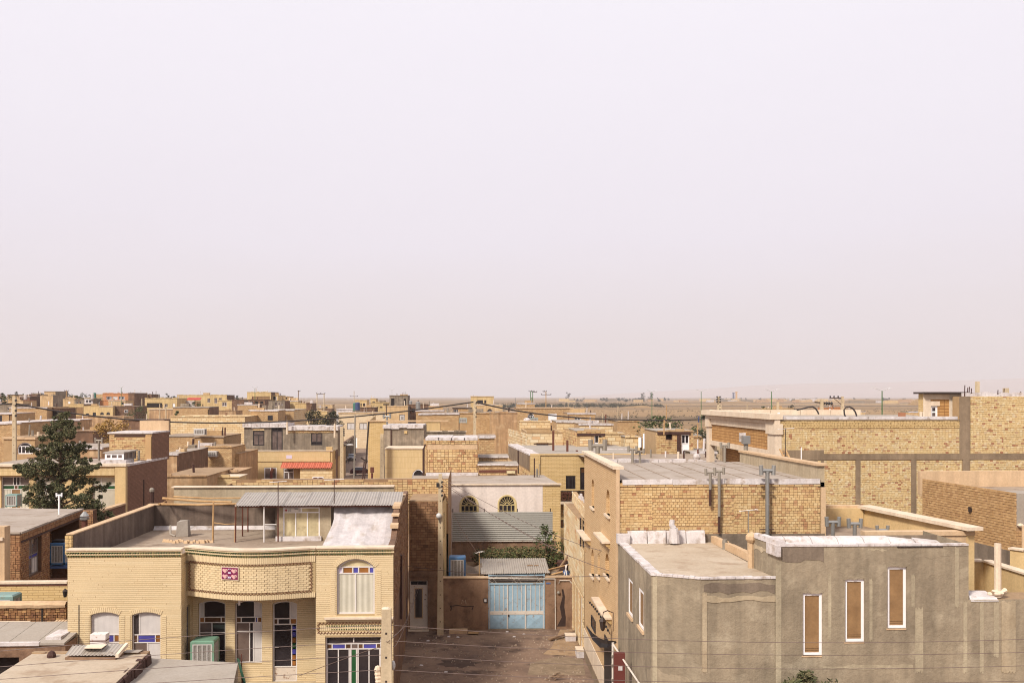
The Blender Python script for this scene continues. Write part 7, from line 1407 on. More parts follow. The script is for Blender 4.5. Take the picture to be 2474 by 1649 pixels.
# brick stair block on its roof
YC=81.0;cb_=PY(1031,1155,YC);zc1=zof(1090,1060,YC);zc0=zwh-.05;sb_=T('brick_stair_block','square sandy brick stair block with a white felt top on the white house roof','stair block',cb_(2,zc0,2));m=MB();wall(m,cb_,0,cb_.L,zc0,zc1-.1);cl_=Plane((xof(1018,YC+.6),YC+5.0),cb_.A);wall(m,cl_,0,cl_.L,zc0,zc1-.1);m.poly([cb_(cb_.L,zc0),cb_(cb_.L,zc0,5),cb_(cb_.L,zc1-.1,5),cb_(cb_.L,zc1-.1)]);m.build('wall',M['tan_mortar'],sb_)
BC=.305;bricks(cb_,.08,cb_.L-.05,zc0+.1,zc1-.85,BC,.205,.035,.02,M['orange_bricks'],sb_,(),.012,.25);bricks(cb_,-.05,cb_.L+.03,zc1-.42,zc1-.1,BC,.16,.03,.06,M['orange_bricks'],sb_,(),.012,.2,name='cornice_brick');MB().pbox(cb_,.05,cb_.L-.05,zc1-.84,zc1-.43,-.025,0).build('plaster_band',M['beige_plaster'],sb_);bricks(cl_,0,cl_.L,zc0+.1,zc1-.12,BC,.205,.035,.02,M['orange_bricks'],sb_,(),.012,.2)
for k in range(4):a,b=cb_.L*k/4-.1,cb_.L*(k+1)/4-.03;MB().pbox(cb_,a,b,zc1-.09,zc1+.12+random.uniform(-.03,.03),-.1,5).build('roof_felt',M['white'],sb_)
MB().pbox(cb_,-.05,cb_.L,zc0-.05,zc0+.28,-.3,-.02).build('felt_skirt',M['white'],sb_)
MB().tube([cl_(cl_.L-.5,zc1-.5,-.1),cl_(cl_.L-.1,zc1-.8,-.25),cl_(cl_.L-.1,zc0,-.25)],.1,6).build('downpipe',M['rust_dark'],sb_)
hs('low_block','low sandy brick block with white felt on top, right of the brick stair block',1158,1195,1054,88,4,'far_brick',wins=(),cat='house',zb=4)
# stepped low roofs between
for k,(px0,px1,py,Y,lb)in enumerate(((1157,1226,1103,84,'upper of two low brick strips with white felt beside the brick stair block'),(1157,1249,1121,81,'lower of two low brick strips with white felt beside the brick stair block'))):
    t,P_,z=hs('brick_strip',lb,px0,px1,py,Y,3.0,'far_brick',roof='roof_grey',zb=6,cat='wall',lipt=.12);MB().pbox(P_,0,P_.L,z-.65,z-.45,-.06,0).build('steel_beam',M['rust' if k else 'rust_dark'],t)
MB().pbox(PY(1224,1245,80.7),0,.7,zof(1230,1143,80.7),zof(1230,1137,80.7),0,.2).build('roof_vent',M['cream_board'],wh_)
# yellow house with balcony
YY=90.0;yp=PY(1281,1560,YY);zyy=zof(1400,1097,YY);by=T('balcony_house','yellow brick house with a black wrought balcony and pale roof, behind the white house','house',yp(4,0,5));b1=yp.rect(C_(1680,1025),C_(1776,1158));b2=yp.rect(C_(1822,942),C_(1935,1165));b3=yp.rect(H_(1330,192),H_(1406,258));m=MB();wall(m,yp,0,yp.L,0,zyy,[b1+(0,),b2+(0,),b3+(0,)],.15);m.build('facade',M['yellow_mid'],by);sl2=Plane((xof(1229,109),109),yp.A);m=MB();wall(m,sl2,0,sl2.L,0,zyy-.1);m.build('side_wall',M['mortar'],by);bricks(sl2,.1,sl2.L-.1,4,zyy-1.5,.7,.33,.06,.03,M['orange_bricks'],by,(),.02,.2);MB().pbox(sl2,0,sl2.L*.98,zyy-1.45,zyy-.15,-.05,0).build('render_band',M['concrete'],by)
win2(by,yp,b1,M['frame_black'],[(1,[(1,gl),(1,gl),(1,gl)])],.1,0,.07);win2(by,yp,b2,M['frame_black'],[(.25,[(1,M['glass_brown'])]),(.75,[(1,gl),(1,gl)])],.1,0,.09,name='door');win2(by,yp,b3,M['frame_black'],[(1,[(1,M['glass_brown'])])],.1,0,.07)
MB().poly([sl2(0,zyy-.08),yp(0,zyy-.08,.0),yp(yp.L,zyy-.08,.0),yp(yp.L,zyy-.08,19)]).build('roof',M['roof_grey'],by);MB().pbox(yp,0,yp.L,zyy-.07,zyy+.06,-.1,.25).build('coping',M['yellow_plaster'],by)
q=MB()
for k in range(10):a,b=sl2.L*k/10,sl2.L*(k+1)/10;q.pbox(sl2,a,b-.02,zyy-.12,zyy+.03+random.uniform(-.05,.06),-.05,1.0)
q.build('roof_edge',M['white'],by);ppx=yp.uw(*C_(1345,900))[0];MB().pbox(yp,.0,.0+.9,0,zyy-.08,-.12,-.003).build('corner_pier',M['yellow_mid'],by)
bal=yp.rect(C_(1497,1160),C_(1960,1265));bb_=T('balcony_rail','black wrought iron balcony railing with a scroll medallion on the yellow house','railing',yp((bal[0]+bal[1])/2,bal[2],-1.2));MB().pbox(yp,bal[0]-.05,bal[1],bal[2]-.25,bal[2]-.02,-1.3,-.003).build('balcony_slab',M['coping'],by)
q=MB();q.pbox(yp,bal[0],bal[1],bal[3]-.06,bal[3],-1.28,-1.22);q.pbox(yp,bal[0],bal[1],bal[2],bal[2]+.06,-1.28,-1.22)
for x in(bal[0],bal[0]+(bal[1]-bal[0])*.65):q.pbox(yp,x,x+.07,bal[2],bal[3],-1.28,-1.21)
q.build('frame',M['black_iron'],bb_);q=MB();n=26
for k in range(n):x=bal[0]+(bal[1]-bal[0])*(k+.5)/n;q.tube([yp(x,bal[2]+.05,-1.25),yp(x,bal[3]-.05,-1.25)],.018,4)
q.build('bars',M['black_iron'],bb_);MB().pbox(yp,bal[0]+.05,bal[1],bal[2]+.06,bal[3]-.07,-1.235,-1.225).build('backing',M['glass_brown'],bb_);q=MB();cxm,cwm=bal[0]+(bal[1]-bal[0])*.40,(bal[2]+bal[3])/2-.1
for s in(-1,1):
    for R,ox,oz in((.26,.30,-.1),(.2,.34,.22),(.14,.12,.3)):q.tube([yp(cxm+s*(ox+R*(1-k*.05)*cos(k*.75)),cwm+oz+R*(1-k*.05)*sin(k*.75),-1.3)for k in range(13)],.03,4)
q.build('scroll',M['rust'],bb_)
for px,py0,py1,r,mt in((1291,1106,1163,.05,'rust_dark'),(1297,1132,1167,.10,'galv_dark'),(1303,1120,1166,.03,'galv_dark')):MB().tube([atY(px,py1,79),atY(px,py0,79)],r,7).build('roof_pipe',M[mt],wh_)
for px,py0,py1,w_ in((1337,1040,1083,.17),(1371,1063,1094,.2),(1394,1087,1095,.2)):P_=PY(px-2.5,px+2.5,96);MB().pbox(P_,0,P_.L,zof(px,py1,96)-.2,zof(px,py0,96),0,.25).build('rust_flue',M['rust'],by)
flue(by,xof(1444,92),92,zyy-.1,zof(1444,1078,92),.22,M['galv_dark'])
MB().tube([atY(1252,1143,88),atY(1252,1087,88)],.06,5).build('pipe',M['rust_dark'],by)
wlt=T('wall_lantern','small dark lantern on the yellow balcony house wall above its door','lantern',yp(yp.uw(*C_(1886,910))[0],zof(1417,1124,YY),-.3));lp=yp(yp.uw(*C_(1886,910))[0],zof(1417,1121,YY),-.3);MB().tube([(lp[0],lp[1],lp[2]-.25),(lp[0],lp[1],lp[2]+.2)],.12,6,.2).build('lantern',M['black_iron'],wlt)
# right end of the alley: cream stone house with doors and a grilled window
cs0,cs1=(5.72,63.0),(5.72,51.7);Pc=Plane(cs0,cs1);zst=6.85;ch=T('cream_stone_house','cream stone clad house with tall white doors right of the alley end','house',(9,58,0));u57=63.0-57.55;dw=[(u57+.6,u57+1.6,.05,2.9,0),(u57+2.2,u57+3.2,.05,2.9,0),(u57+4.0,u57+5.2,.05,2.9,0)];gwn=Pc.rect(H_(1552,195),H_(1585,440));m=MB();wall(m,Pc,0,Pc.L,0,zst,dw+[gwn+(0,)],.2);m.build('wall',M['mortar'],ch);bricks(Pc,.02,Pc.L,3.1,zst-.05,.85,.27,.02,.012,M['cream_blocks'],ch,[gwn+(0,)],.004,0,name='stone_course');bricks(Pc,.02,Pc.L,.1,3.05,.3,.14,.02,.01,M['cream_blocks'],ch,dw,.01,.2)
for d in dw:win2(ch,Pc,d[:4],M['door_white'],[(.2,[(1,gl)]),(.8,[(1,M['glass_mid']),(1,M['door_white'])])],.1,0,.09,name='door')
f=win2(ch,Pc,gwn,M['frame_black'],[(1,[(1,gl)])],.1,0,.05);q=MB()
for k in range(12):z=gwn[2]+(gwn[3]-gwn[2])*(k+.5)/12;q.pbox(Pc,gwn[0]-.25,gwn[0]+.0,z-.05,z+.05,-.06,-.0)
q.build('vent_blocks',M['black_iron'],ch)
MB().poly([(5.72,51.7,zst-.1),(12,51.9,zst-.1),(12,63,zst-.1),(5.72,63,zst-.1)]).build('roof',M['roof_mud'],ch)
pl2=Plane((xof(1383,64),64),(xof(1419,53),53));q=MB();q.pbox(pl2,0,pl2.L,zst-.1,zst+.55,0,.25);q.build('parapet',M['mortar'],ch);bricks(pl2,0,pl2.L,zst-.1,zst+.55,.3,.14,.02,.02,M['cream_blocks'],ch,(),.01,.2)
for k in range(8):P_=PY(1396+k*3,1401+k*3,60-k*.6);MB().pbox(P_,0,P_.L,zst-.1,zst+random.uniform(.3,.9),0,.4).build('rubble',M['white'],ch)
# ---------------------------------------------------------------- cream block houses and huts behind
def side2(t,P,z0,z1,dep_px,Y2,matn,brickn=None,L=.5,H=.3):
    A=(xof(dep_px,Y2),Y2);B=P.A;S_=Plane(A,B);wall(MB(),S_,0,S_.L,z0,z1).build('side_wall',M[matn],t)
    if brickn:bricks(S_,0,S_.L,max(z0,z1-5),z1-.1,L,H,.05,.03,M[brickn],t,(),.015,.2)
    return S_
t,P_,z=hs('block_house','cream block house with a grey rendered roof band and a dark wide opening',1273,1360,1045,118,14,'mortar','mortar','roof_grey',None,[(1296,1073,1325,1084,'void')],par=1.0)
bricks(P_,0,P_.L,z-4.4,z,1.0,.36,.04,.03,M['cream_blocks'],t,[P_.rect((1296,1073),(1325,1084))+(0,)],.012,.1);side2(t,P_,0,z,1228,136,'mortar','cream_blocks',1.0,.36);MB().pbox(P_,.8,P_.L*.72,P_.uw(1310,1072)[1],P_.uw(1310,1070)[1],-.12,-.04).build('steel_lintel',M['rust_dark'],t)
t,P_,z=hs('stair_hut','cream block hut with a white half glazed door and rusty roof beam',1394,1462,1041,106,9,'mortar','mortar','roof_grey',None,[(1436,1048,1456,1100,'door')]);hdr=P_.rect((1436,1048),(1456,1100));bricks(P_,.3,hdr[0]-.35,z-3.2,z-.6,1.8,.27,.05,.03,M['cream_blocks'],t,(),.01,0);MB().pbox(P_,0,P_.L,z-.5,z-.25,-.1,0).build('steel_beam',M['rust_dark'],t);bricks(P_,0,P_.L,z-.24,z+.02,.5,.24,.05,.06,M['orange_bricks'],t,(),.02);side2(t,P_,0,z,1360,118,'mortar','orange_bricks',.6,.3);bricks(P_,P_.L-.75,P_.L,z-3.4,z-.6,.5,.25,.05,.03,M['orange_bricks'],t,(),.02)
t,P_,z=hs('brick_hut','sandy brick stair hut with a white double-paned door and a small rust framed window',1588,1675,1041,95,7,'mortar','mortar','roof_grey',None,[(1646,1049,1665.5,1101,'door'),(1609,1047,1624,1062,'rd1')]);hd_=[P_.rect((1646,1049),(1665.5,1101))+(0,),P_.rect((1607,1045),(1626,1063))+(0,)];bricks(P_,0,P_.L,z-3.6,z-.35,.38,.175,.03,.03,M['orange_bricks'],t,hd_,.01,.2);MB().pbox(P_,0,P_.L-.3,z-.32,z-.05,-.12,0).build('steel_beam',M['rust_dark'],t);MB().pbox(P_,hd_[0][0]-.42,hd_[0][0]-.08,z-2.6,z-.35,-.1,-.03).build('steel_post',M['rust_dark'],t);side2(t,P_,0,z,1548,110,'mortar','orange_bricks',.42,.2)
for lb,px,py0,py1,Y,mt in(('thin pale wooden pole rising in front of the sandy brick hut',1605,1014,1050,94,'wood'),('leaning pale pole with a torn dark flag right of the sandy brick hut',1686,1021,1055,120,'wood')):t2=T('mast',lb,'mast',atY(px,py1,Y));MB().tube([atY(px-1,py1,Y),atY(px,py0,Y)],.07,5).build('pole',M[mt],t2)
MB().hexa([atY(1686,1020,120),atY(1689,1019,120),atY(1689,1019,120.1),atY(1686,1020,120.1)],[atY(1687,1005,120),atY(1690,1003,120),atY(1690,1003,120.1),atY(1687,1005,120.1)]).build('flag',M['tank_blue'],t2)
for px,r in((1555.5,.09),(1546,.15)):MB().tube([atY(px,1092 if px>1550 else 1080,93),atY(px,1047 if px>1550 else 1056,93)],r,7).build('white_pipe',M['pvc'],t)
# plain roof terrace before the hut, long low walls
P_=PY(1461,1760,78.0);zt_=zof(1600,1119,78);t=T('flat_roof_house','flat pale roof with vent stubs between the tall house and the brick hut','house',P_(5,0,8));m=MB();wall(m,P_,0,P_.L,0,zt_);m.build('wall',M['beige_plaster'],t);MB().poly([P_(0,zt_,0),P_(P_.L,zt_,0),P_(P_.L+1,zt_,13),P_(-1,zt_,13)]).build('roof',M['roof_dust'],t)
for k,(px,py)in enumerate(((1482,1110),(1572,1105),(1608,1104),(1639,1108),(1686,1107),(1652,1112),(1706,1104))):p=atZ(px,py,zt_);MB().tube([p,(p[0],p[1],p[2]+random.uniform(.4,.9))],random.uniform(.07,.13),7).build('vent_stub',M[['coping','galv_dark','white','coping','rust','rust_dark','rust_dark'][k]],t)
p=atZ(1683,1112,zt_);MB().blob((p[0],p[1],p[2]+.3),.35,.25,.3,7,4).build('felt_lump',M['white'],t)
n=12
for k in range(n):a=1600+k*11;P2_=PY(a,a+10.6,78.4);MB().pbox(P2_,0,P2_.L,zt_-.05,zt_+random.uniform(.15,.3),-.1,.4).build('roof_edge',M['white'],t)
H1=[('cream_block_wall','cream block wall between the block hut and the sandy brick hut',1459,1509,1047,112,3,'far_cream',None,'roof_grey',None,(),0,'wall'),('brick_gable','brown brick gable with a stepped right slope behind the cream block wall',1492,1545,1017,150,10,'far_brick',None,'roof_dust',None),('low_block','low cream wall with pipe stubs left of the sandy brick hut',1510,1546,1055,108,3,'far_cream',None,'roof_grey',None,(),0,'wall'),('brick_house','small cream brick house with a white roof line behind the block hut',1400,1480,1024,140,8,'far_cream','far_brick'),('roof_block','dusty roof with a rusty post right of the sandy brick hut',1676,1723,1055,130,10,'far_brick',None,'roof_grey',None,(),0,'house'),('low_block','low pale roof with a felt edge left of the white pilaster',1672,1730,1092,92,6,'roof_grey','far_grey','roof_grey','white',(),0,'house'),('felt_wall','low brown wall with ragged white felt, behind the paired grey flues',1461,1530,1085,100,5,'dark_mortar',None,'roof_grey','white',(),4,'wall')]
for h in H1:hs(*h)
# ---------------------------------------------------------------- the wider middle ring: (name, label, left, right, top, distance, depth, front, side, roof, edge, windows)
W=[
 ('brick_house','sandy brick house with a plain ochre panel, behind the brick stair block',1012,1108,999,150,12,'far_brick',None,'roof_dust','white',()),
 ('ochre_panel_wall','plain ochre rendered wall in front of the sandy brick house',1023,1063,1018,140,2,'yellow_plaster',None,'beige_plaster',None,(),0,'wall'),
 ('cement_wall','long low grey cement wall behind the brick stair block',1025,1125,1043,128,2,'far_grey',None,'coping',None,(),0,'wall'),
 ('brick_house','brown brick wall house behind the concrete pole in the middle',1108,1185,998,175,14,'far_brick','far_brown','roof_dust',None,()),
 ('mud_house','large tan mud walled house with a cement lintel cross, right of the middle pole',1185,1250,997,165,16,'far_mud','far_brick','roof_dust',None,()),
 ('brick_house','brick house with a small white barred window behind the middle pole',1094,1140,985,230,12,'far_brick',None,'roof_dust','black_iron',((1095,988,1107,998,'wd3'),)),
 ('yellow_villa','yellow two-tier house with dark windows on its upper floor near the horizon',1137,1193,957,330,12,'far_yellow',None,'roof_dust','yellow_plaster',((1153,966,1167,974,'bd3'),(1170,966,1175,974,'rd1'))),
 ('yellow_villa','cream house front with a round arched window below the yellow two-tier house',1148,1214,977,300,12,'far_tan',None,'roof_dust','coping',((1176,987,1191,999,'gd2',1.4),)),
 ('brick_house','long brown brick house with an arched white window and rusty beams',1248,1385,985,205,12,'far_brick',None,'roof_mud','beige_plaster',((1274,998,1291,1014,'wd4',.8),(1324,998,1345,1020,'white'))),
 ('brick_house','small flat brick hut with a dark post on the long brown brick house',1250,1292,974,235,8,'far_brick',None,'roof_grey','white',()),
 ('brick_house','brick house with rusty ceiling beams and a white barred window',1372,1438,998,190,10,'far_brick',None,'roof_dust','white',((1388,1008,1403,1016,'wd4'),)),
 ('block_house','cream block house with a white roof and dark eave line',1345,1424,1018,150,10,'far_cream','far_brick','roof_grey','white',()),
 ('block_wall','cream block yard wall below the arched white window',1256,1330,1018,160,3,'far_cream',None,'beige_plaster',None,(),0,'wall'),
 ('plaster_house','cream stone clad house with two tall windows at the end of the side street',818,930,997,262,14,'beige_stone','far_grey','roof_dust','far_tan',((838.5,1021,857,1037,'gc2'),(868.5,1021,887,1037,'gc2'),(852,1056,863,1081,'white'))),
 ('plaster_house','cream plaster house with a swooping white roof line and a barred window',930,985,981,262,14,'far_tan','far_grey','roof_dust',None,((965,1001,978,1015,'bc2'),)),
 ('concrete_tower','unfinished dark grey concrete upper storey with open bays near the horizon',941,985,955,300,10,'far_grey','cement_dark','concrete','concrete',((945,962,953,980,'void'),(975,963,981,990,'void'))),
 ('yellow_house_far','small yellow house with two dark slits below the concrete tower',895,945,972,310,10,'far_yellow',None,'roof_dust',None,((910,982,914,985,'bd1'),(917.5,982,924,985,'bd1'))),
 ('yellow_house_far','slim yellow stair tower with a dark window left of the concrete tower',895,909,963,325,6,'far_yellow',None,'roof_dust',None,((900,969,906,977,'bd1'),)),
 ('brown_house_far','low dark brown yard wall house behind the cream stone clad house',868,905,984,290,10,'far_brown',None,'roof_dust',None,()),
 ('white_roof_house','low house with a bright white felt roof left of the side street end',813,860,988,275,10,'white','far_grey','white','white',()),
 ('yellow_house_far','cream and yellow house with red barred windows by the tall power pole',858,886,966,420,10,'far_yellow',None,'roof_dust','far_tan',((871,974,874,981,'rd1'),(877,974,883,981,'rd2'))),
 ('yellow_house_far','plain yellow cube house with a dark side and a tiny window',713,740,974,290,12,'far_yellow','far_brown','roof_dust',None,((720,992,725,996,'bd1'),)),
 ('brown_house_far','dark brown flank beside the plain yellow cube house',740,753,974,288,10,'far_brown',None,'roof_dust',None,((752,980,752.8,990,'void'),)),
 ('cream_wall','pale block yard wall left of the bare grey bush',713,748,997,260,4,'far_cream',None,'coping',None,(),0,'wall'),
 ('yellow_wall','yellow yard wall behind the bare grey bush',738,790,993,285,4,'far_yellow',None,'coping',None,(),0,'wall'),
 ('brick_house','cream brick house with ragged white felt behind the red awning house',602,710,990,215,16,'far_brick','far_cream','roof_grey','white',()),
 ('brick_wing','taller left part of the cream brick house with thick white felt edge',606,672,991,206,8,'far_brick',None,'white','white',()),
 ('cream_house','long cream block house with a ribbed upper wall left of the red awning house',412,592,1006,195,14,'far_cream','far_brick','far_cream',None,()),
 ('brick_lean_to','rough brick lean-to with a brown door panel below the long cream block house',395,540,1052,168,10,'far_brick',None,'roof_dust','roof_grey',((500,1062,520,1084,'brown'),(524,1060,527,1082,'void'))),
 ('mud_house','brown mud house with a rounded white roof edge left of the red awning house',478,578,1096,140,12,'far_brick','far_mud','roof_mud',None,()),
 ('brick_house','sandy brick house with a slanted dusty roof, left of the red awning house',470,540,1054,160,12,'far_brick',None,'roof_mud','roof_dust',()),
 ('brown_flat_house','brown house with a pale roof and recessed porch right of the dark flank',394,428,1096,118,12,'far_mud','far_brown','roof','white',()),
 ('mud_house','tan mud house wall right of the dark flank with a corrugated lean-to',394,500,1150,92,10,'far_mud',None,'roof_mud',None,()),
 ('brown_porch_house','dark porch wall right of the brown house with a pale roof',428,462,1088,128,8,'far_brown',None,'roof','white',()),
 ('brick_house','long brown brick wall house behind the pale roofed brown house',430,560,1080,138,8,'far_brick',None,'roof_mud',None,()),
 ('mud_wall','low brown mud wall with a plastered corner, behind the beams of the terrace',455,575,1140,100,6,'far_mud',None,'far_mud',None,(),0,'wall'),
 ('cream_panel_wall','pale ribbed metal sheet wall behind the brick parapet left of the red awning house',510,578,1152,96,3,'yellow_tall',None,'coping',None,(),0,'wall'),
 ('yellow_house_far','long yellow house with bluish windows and pipes on its roof, left of centre',428,548,954,370,12,'far_yellow','far_brown','roof_dust',None,((501,962,508,972,'wm2'),(518,961,525,974,'wm2'),(529,961,536,966,'wm1'))),
 ('yellow_annex','yellow annex with a wide white window in front of the long yellow house',525,560,967,345,10,'far_yellow',None,'roof_dust',None,((537,971,548,981,'wm2'),)),
 ('white_awning_house','white fronted low house with a red awning near the horizon',427,470,969,350,8,'white','far_tan','roof_dust',None,()),
 ('yellow_house_far','broad yellow house with a dark porch and white framed windows',350,428,962,340,12,'far_yellow',None,'roof_dust',None,((355,973,392,984,'void'),(399,975,405,983,'wd2'),(417,974,423,984,'white'))),
 ('yellow_house_far','yellow house with a dark flank right of the orange brick house',325,356,952,380,12,'far_yellow',None,'roof_dust','far_tan',((328,962,333,972,'wd2'),(339,961,344,966,'wd2'))),
 ('brown_house_far','dark flank piece right of the yellow house near the orange brick house',356,366,952,381,10,'far_brown',None,'roof_dust',None,()),
 ('orange_brick_house','orange brick house with rows of white framed windows near the horizon',248,310,950,360,14,'far_orange',None,'roof_dust',None,((257,957,270,965,'wd4'),(272,957,284,965,'wc3'),(287,957,301,965,'wd4'))),
 ('brown_house_far','tall dark brown flank wall beside the orange brick house',310,325,949,358,14,'far_brown',None,'roof_dust',None,()),
 ('orange_terrace','lower orange brick terrace with a notched parapet before the orange brick house',242,264,967,350,8,'far_orange',None,'roof_dust',None,()),
 ('beige_house','beige house with small windows under the orange brick house',262,303,967,345,8,'far_tan',None,'roof_dust','coping',((294,971,299,977,'gd1'),)),
 ('brown_house_far','wide dark brown blank wall below the orange brick house',273,325,981,320,12,'far_brown',None,'roof_dust',None,()),
 ('yellow_house_far','yellow house with two arched windows left of the wide dark wall',240,273,981,318,8,'far_yellow',None,'roof_dust','coping',((242,995,251,1002,'gd2',.5),(257,995,266,1002,'gd2',.5))),
 ('yellow_house_far','yellow house with a jutting balcony box left of the arched yellow house',203,240,980,322,8,'far_yellow',None,'roof_dust',None,((208,998,215,1004,'bd1'),(224,996,232,1004,'bd2'))),
 ('mud_wall','long tan mud wall in front of the yellow houses behind the pine',165,300,1006,270,8,'far_mud','far_tan','roof_mud',None,(),0,'wall'),
 ('tan_wall_house','tan plaster house with white chimneys left of the broad cream house',360,418,988,300,10,'far_mud',None,'roof_mud','coping',()),
 ('brown_shed','dark brown shed row behind the stair block of the yellow front house',296,396,1014,230,8,'far_brown',None,'rust_dark','wood_grey',()),
 ('brick_house','orange tinted brick house with a white felt edge left of the pine top',23,113,984,225,12,'far_brick',None,'roof_mud','white',()),
 ('brown_porch_house','brown house with an open dark porch behind the pine top',113,145,986,228,9,'far_brown',None,'roof_mud',None,((127,990,144,1005,'void'),)),
 ('mud_wall','tan yard wall with a white felt line behind the pine',105,192,1014,180,6,'far_brown','far_mud','white','white',()),
 ('cement_house','grey cement gable house with a white roof patch left of the pine',49,108,1017,150,10,'far_grey',None,'white',None,()),
 ('brick_house','sandy brick house with a white roof edge at the left edge behind the pole',-40,49,1021,140,10,'far_brick',None,'white','white',()),
 ('brick_house','small brown brick house with white felt edge and dark window at far left',-30,34,998,190,9,'far_brick',None,'white','white',((-10,1003,5,1018,'bd1'),(22,1001,33,1018,'brown'))),
 ('grey_house_far','grey plaster house above the brown brick house at the far left',-30,30,976,260,10,'far_grey',None,'roof_dust',None,((18,984,22,990,'wd1'),)),
 ('brick_house','sandy brick house with an arched white window left of the pine',9,84,1057,108,9,'mortar',None,'roof_mud','beige_plaster',((42,1068,79,1096,'wd4',.55),)),
 ('brick_house','wide brick house behind the pine trunk level',84,245,1082,100,9,'far_mud',None,'roof','white',()),
 ('mud_house','brown flank wall house right of the pine crown',165,225,1042,145,10,'far_brown',None,'roof_mud',None,()),
 ('salmon_house','low salmon plaster house with a long roof near the horizon at the far left',16,56,967,330,10,'far_tan',None,'red_tile',None,()),
 ('tan_tower','tan square tower house with a flat crown near the horizon at left',97,128,955,400,12,'far_tan','far_grey','roof_dust',None,((116,968,119,978,'white'),)),
 ('grey_hall','grey hall with a slab roof rising behind the tan tower house',107,134,945,450,14,'far_tan','far_grey','far_grey','far_grey',()),
 ('beige_house','beige house with a white door behind the tan tower house',152,180,964,360,9,'far_tan',None,'roof_dust',None,((164,969,170,977,'white'),)),
 ('grey_house_far','grey block house with small openings left of the white twin window house',180,206,966,350,9,'far_grey',None,'roof_dust',None,((185,970,188,975,'wd1'),(193,970,196,975,'wd1'))),
 ('twin_window_house','white fronted house with twin dark windows near the horizon',204,224,963,345,8,'white','far_grey','roof_dust',None,((208,966,213,971.5,'bd1'),(215,966,221,971.5,'bd1'))),
 ('yellow_house_far','yellow house over two brown doors left of the balcony box house',165,202,976,335,10,'far_yellow','far_brown','roof_dust',None,((167,983,182,1000,'brown'),(184,983,201,1000,'brown'))),
 ('brown_house_far','dark brown brick building with open window holes near the horizon at left',71,90,953,410,10,'far_brown',None,'roof_dust',None,((86,961,91,968,'void'),)),
 ('tan_house_far','tan house with a white railing roof near the horizon at left',18,50,953,420,10,'far_tan',None,'roof_dust','far_brown',()),
 ('white_roof_house','dark house under a bright white roof slab near the horizon at left',48,72,957,400,10,'far_brown',None,'white','white',((52,962,58,968,'void'),)),
 ('yellow_tower_house','tall yellow house with a scaffolded lower floor near the horizon, left of centre',597,655,947,370,14,'far_yellow','far_brown','roof_dust',None,((609,957,652,966,'brown'),)),
 ('building_site','unfinished building site of dark slabs below the tall yellow house',600,640,965,340,10,'far_brown',None,'wood_grey',None,((604,969,612,975,'void'),(617,969,624,975,'void'),(629,969,636,975,'void'))),
 ('yellow_house_far','small yellow house with an open dark door right of the tall yellow house',655,672,955,372,8,'far_yellow',None,'roof_dust',None,((660,957,666,966,'void'),)),
 ('grey_house_far','grey house with a window and a shed of posts below the tall yellow house',649,688,968,320,9,'far_grey','far_brown','roof_dust',None,((664,972,670,980,'wm1'),(674,973,677,979,'wm1'),(680,973,683,979,'wm1'))),
 ('yellow_house_far','long low yellow wall house right of the grey house with posts',687,720,968,330,8,'far_yellow',None,'white','white',()),
 ('beige_house','beige house with a dark window near the horizon, left of centre',670,700,958,385,8,'far_tan',None,'roof_dust',None,((690,960,694,964,'bd1'),)),
 ('brick_house','brick house with a rough white roof edge below the yellow annex',574,622,977,300,9,'far_brick','far_brown','roof_mud','white',()),
 ('tan_wall_house','tan yard wall house left of the rough white roof edge',518,570,992,280,8,'far_mud',None,'roof_mud',None,()),
 ('brick_house','cream brick house with a grey flat canopy and dark opening',418,505,983,262,10,'far_brick','far_brown','roof_grey','roof_grey',((502,988,504.5,1003,'void'),)),
 ('brown_house_far','dark brown rows of yard walls behind the grey cream brick house',560,590,966,345,10,'far_brown',None,'roof_dust',None,()),
 ('grey_house_far','dark grey roof sheds right of the concrete tower',985,1034,977,270,9,'far_brown','far_grey','roof_dust',None,()),
 ('brown_house_far','long brown shed with a dark open front right of the water tanks',1034,1064,981,280,9,'far_grey',None,'roof_dust','rust_dark',((1036,983,1062,989,'void'),)),
 ('brick_house','low brick strip house with white felt below the brown shed',1005,1072,991,190,7,'far_brick',None,'roof_dust','white',()),
 ('tan_house_far','tan two storey house hidden behind the corniced front roof at right',1840,1918,986,300,10,'far_tan',None,'roof_dust',None,()),
 ('far_barn','small ochre house with a white door on the plain behind the brick building',2001,2030,984,290,9,'far_orange',None,'roof_dust',None,((2003,986,2007,995,'white'),(2012,984.8,2015,988,'wd1'))),
 ('far_barn','long low cream farm house on the plain behind the brick building',2040,2090,994,330,9,'far_tan',None,'roof_dust','white',()),
 ('far_barn','low shed with a pale blue metal roof on the plain at right',2196,2232,995,420,9,'far_tan',None,'cooler_teal','lilac',()),
]
for h in W:hs(*h)
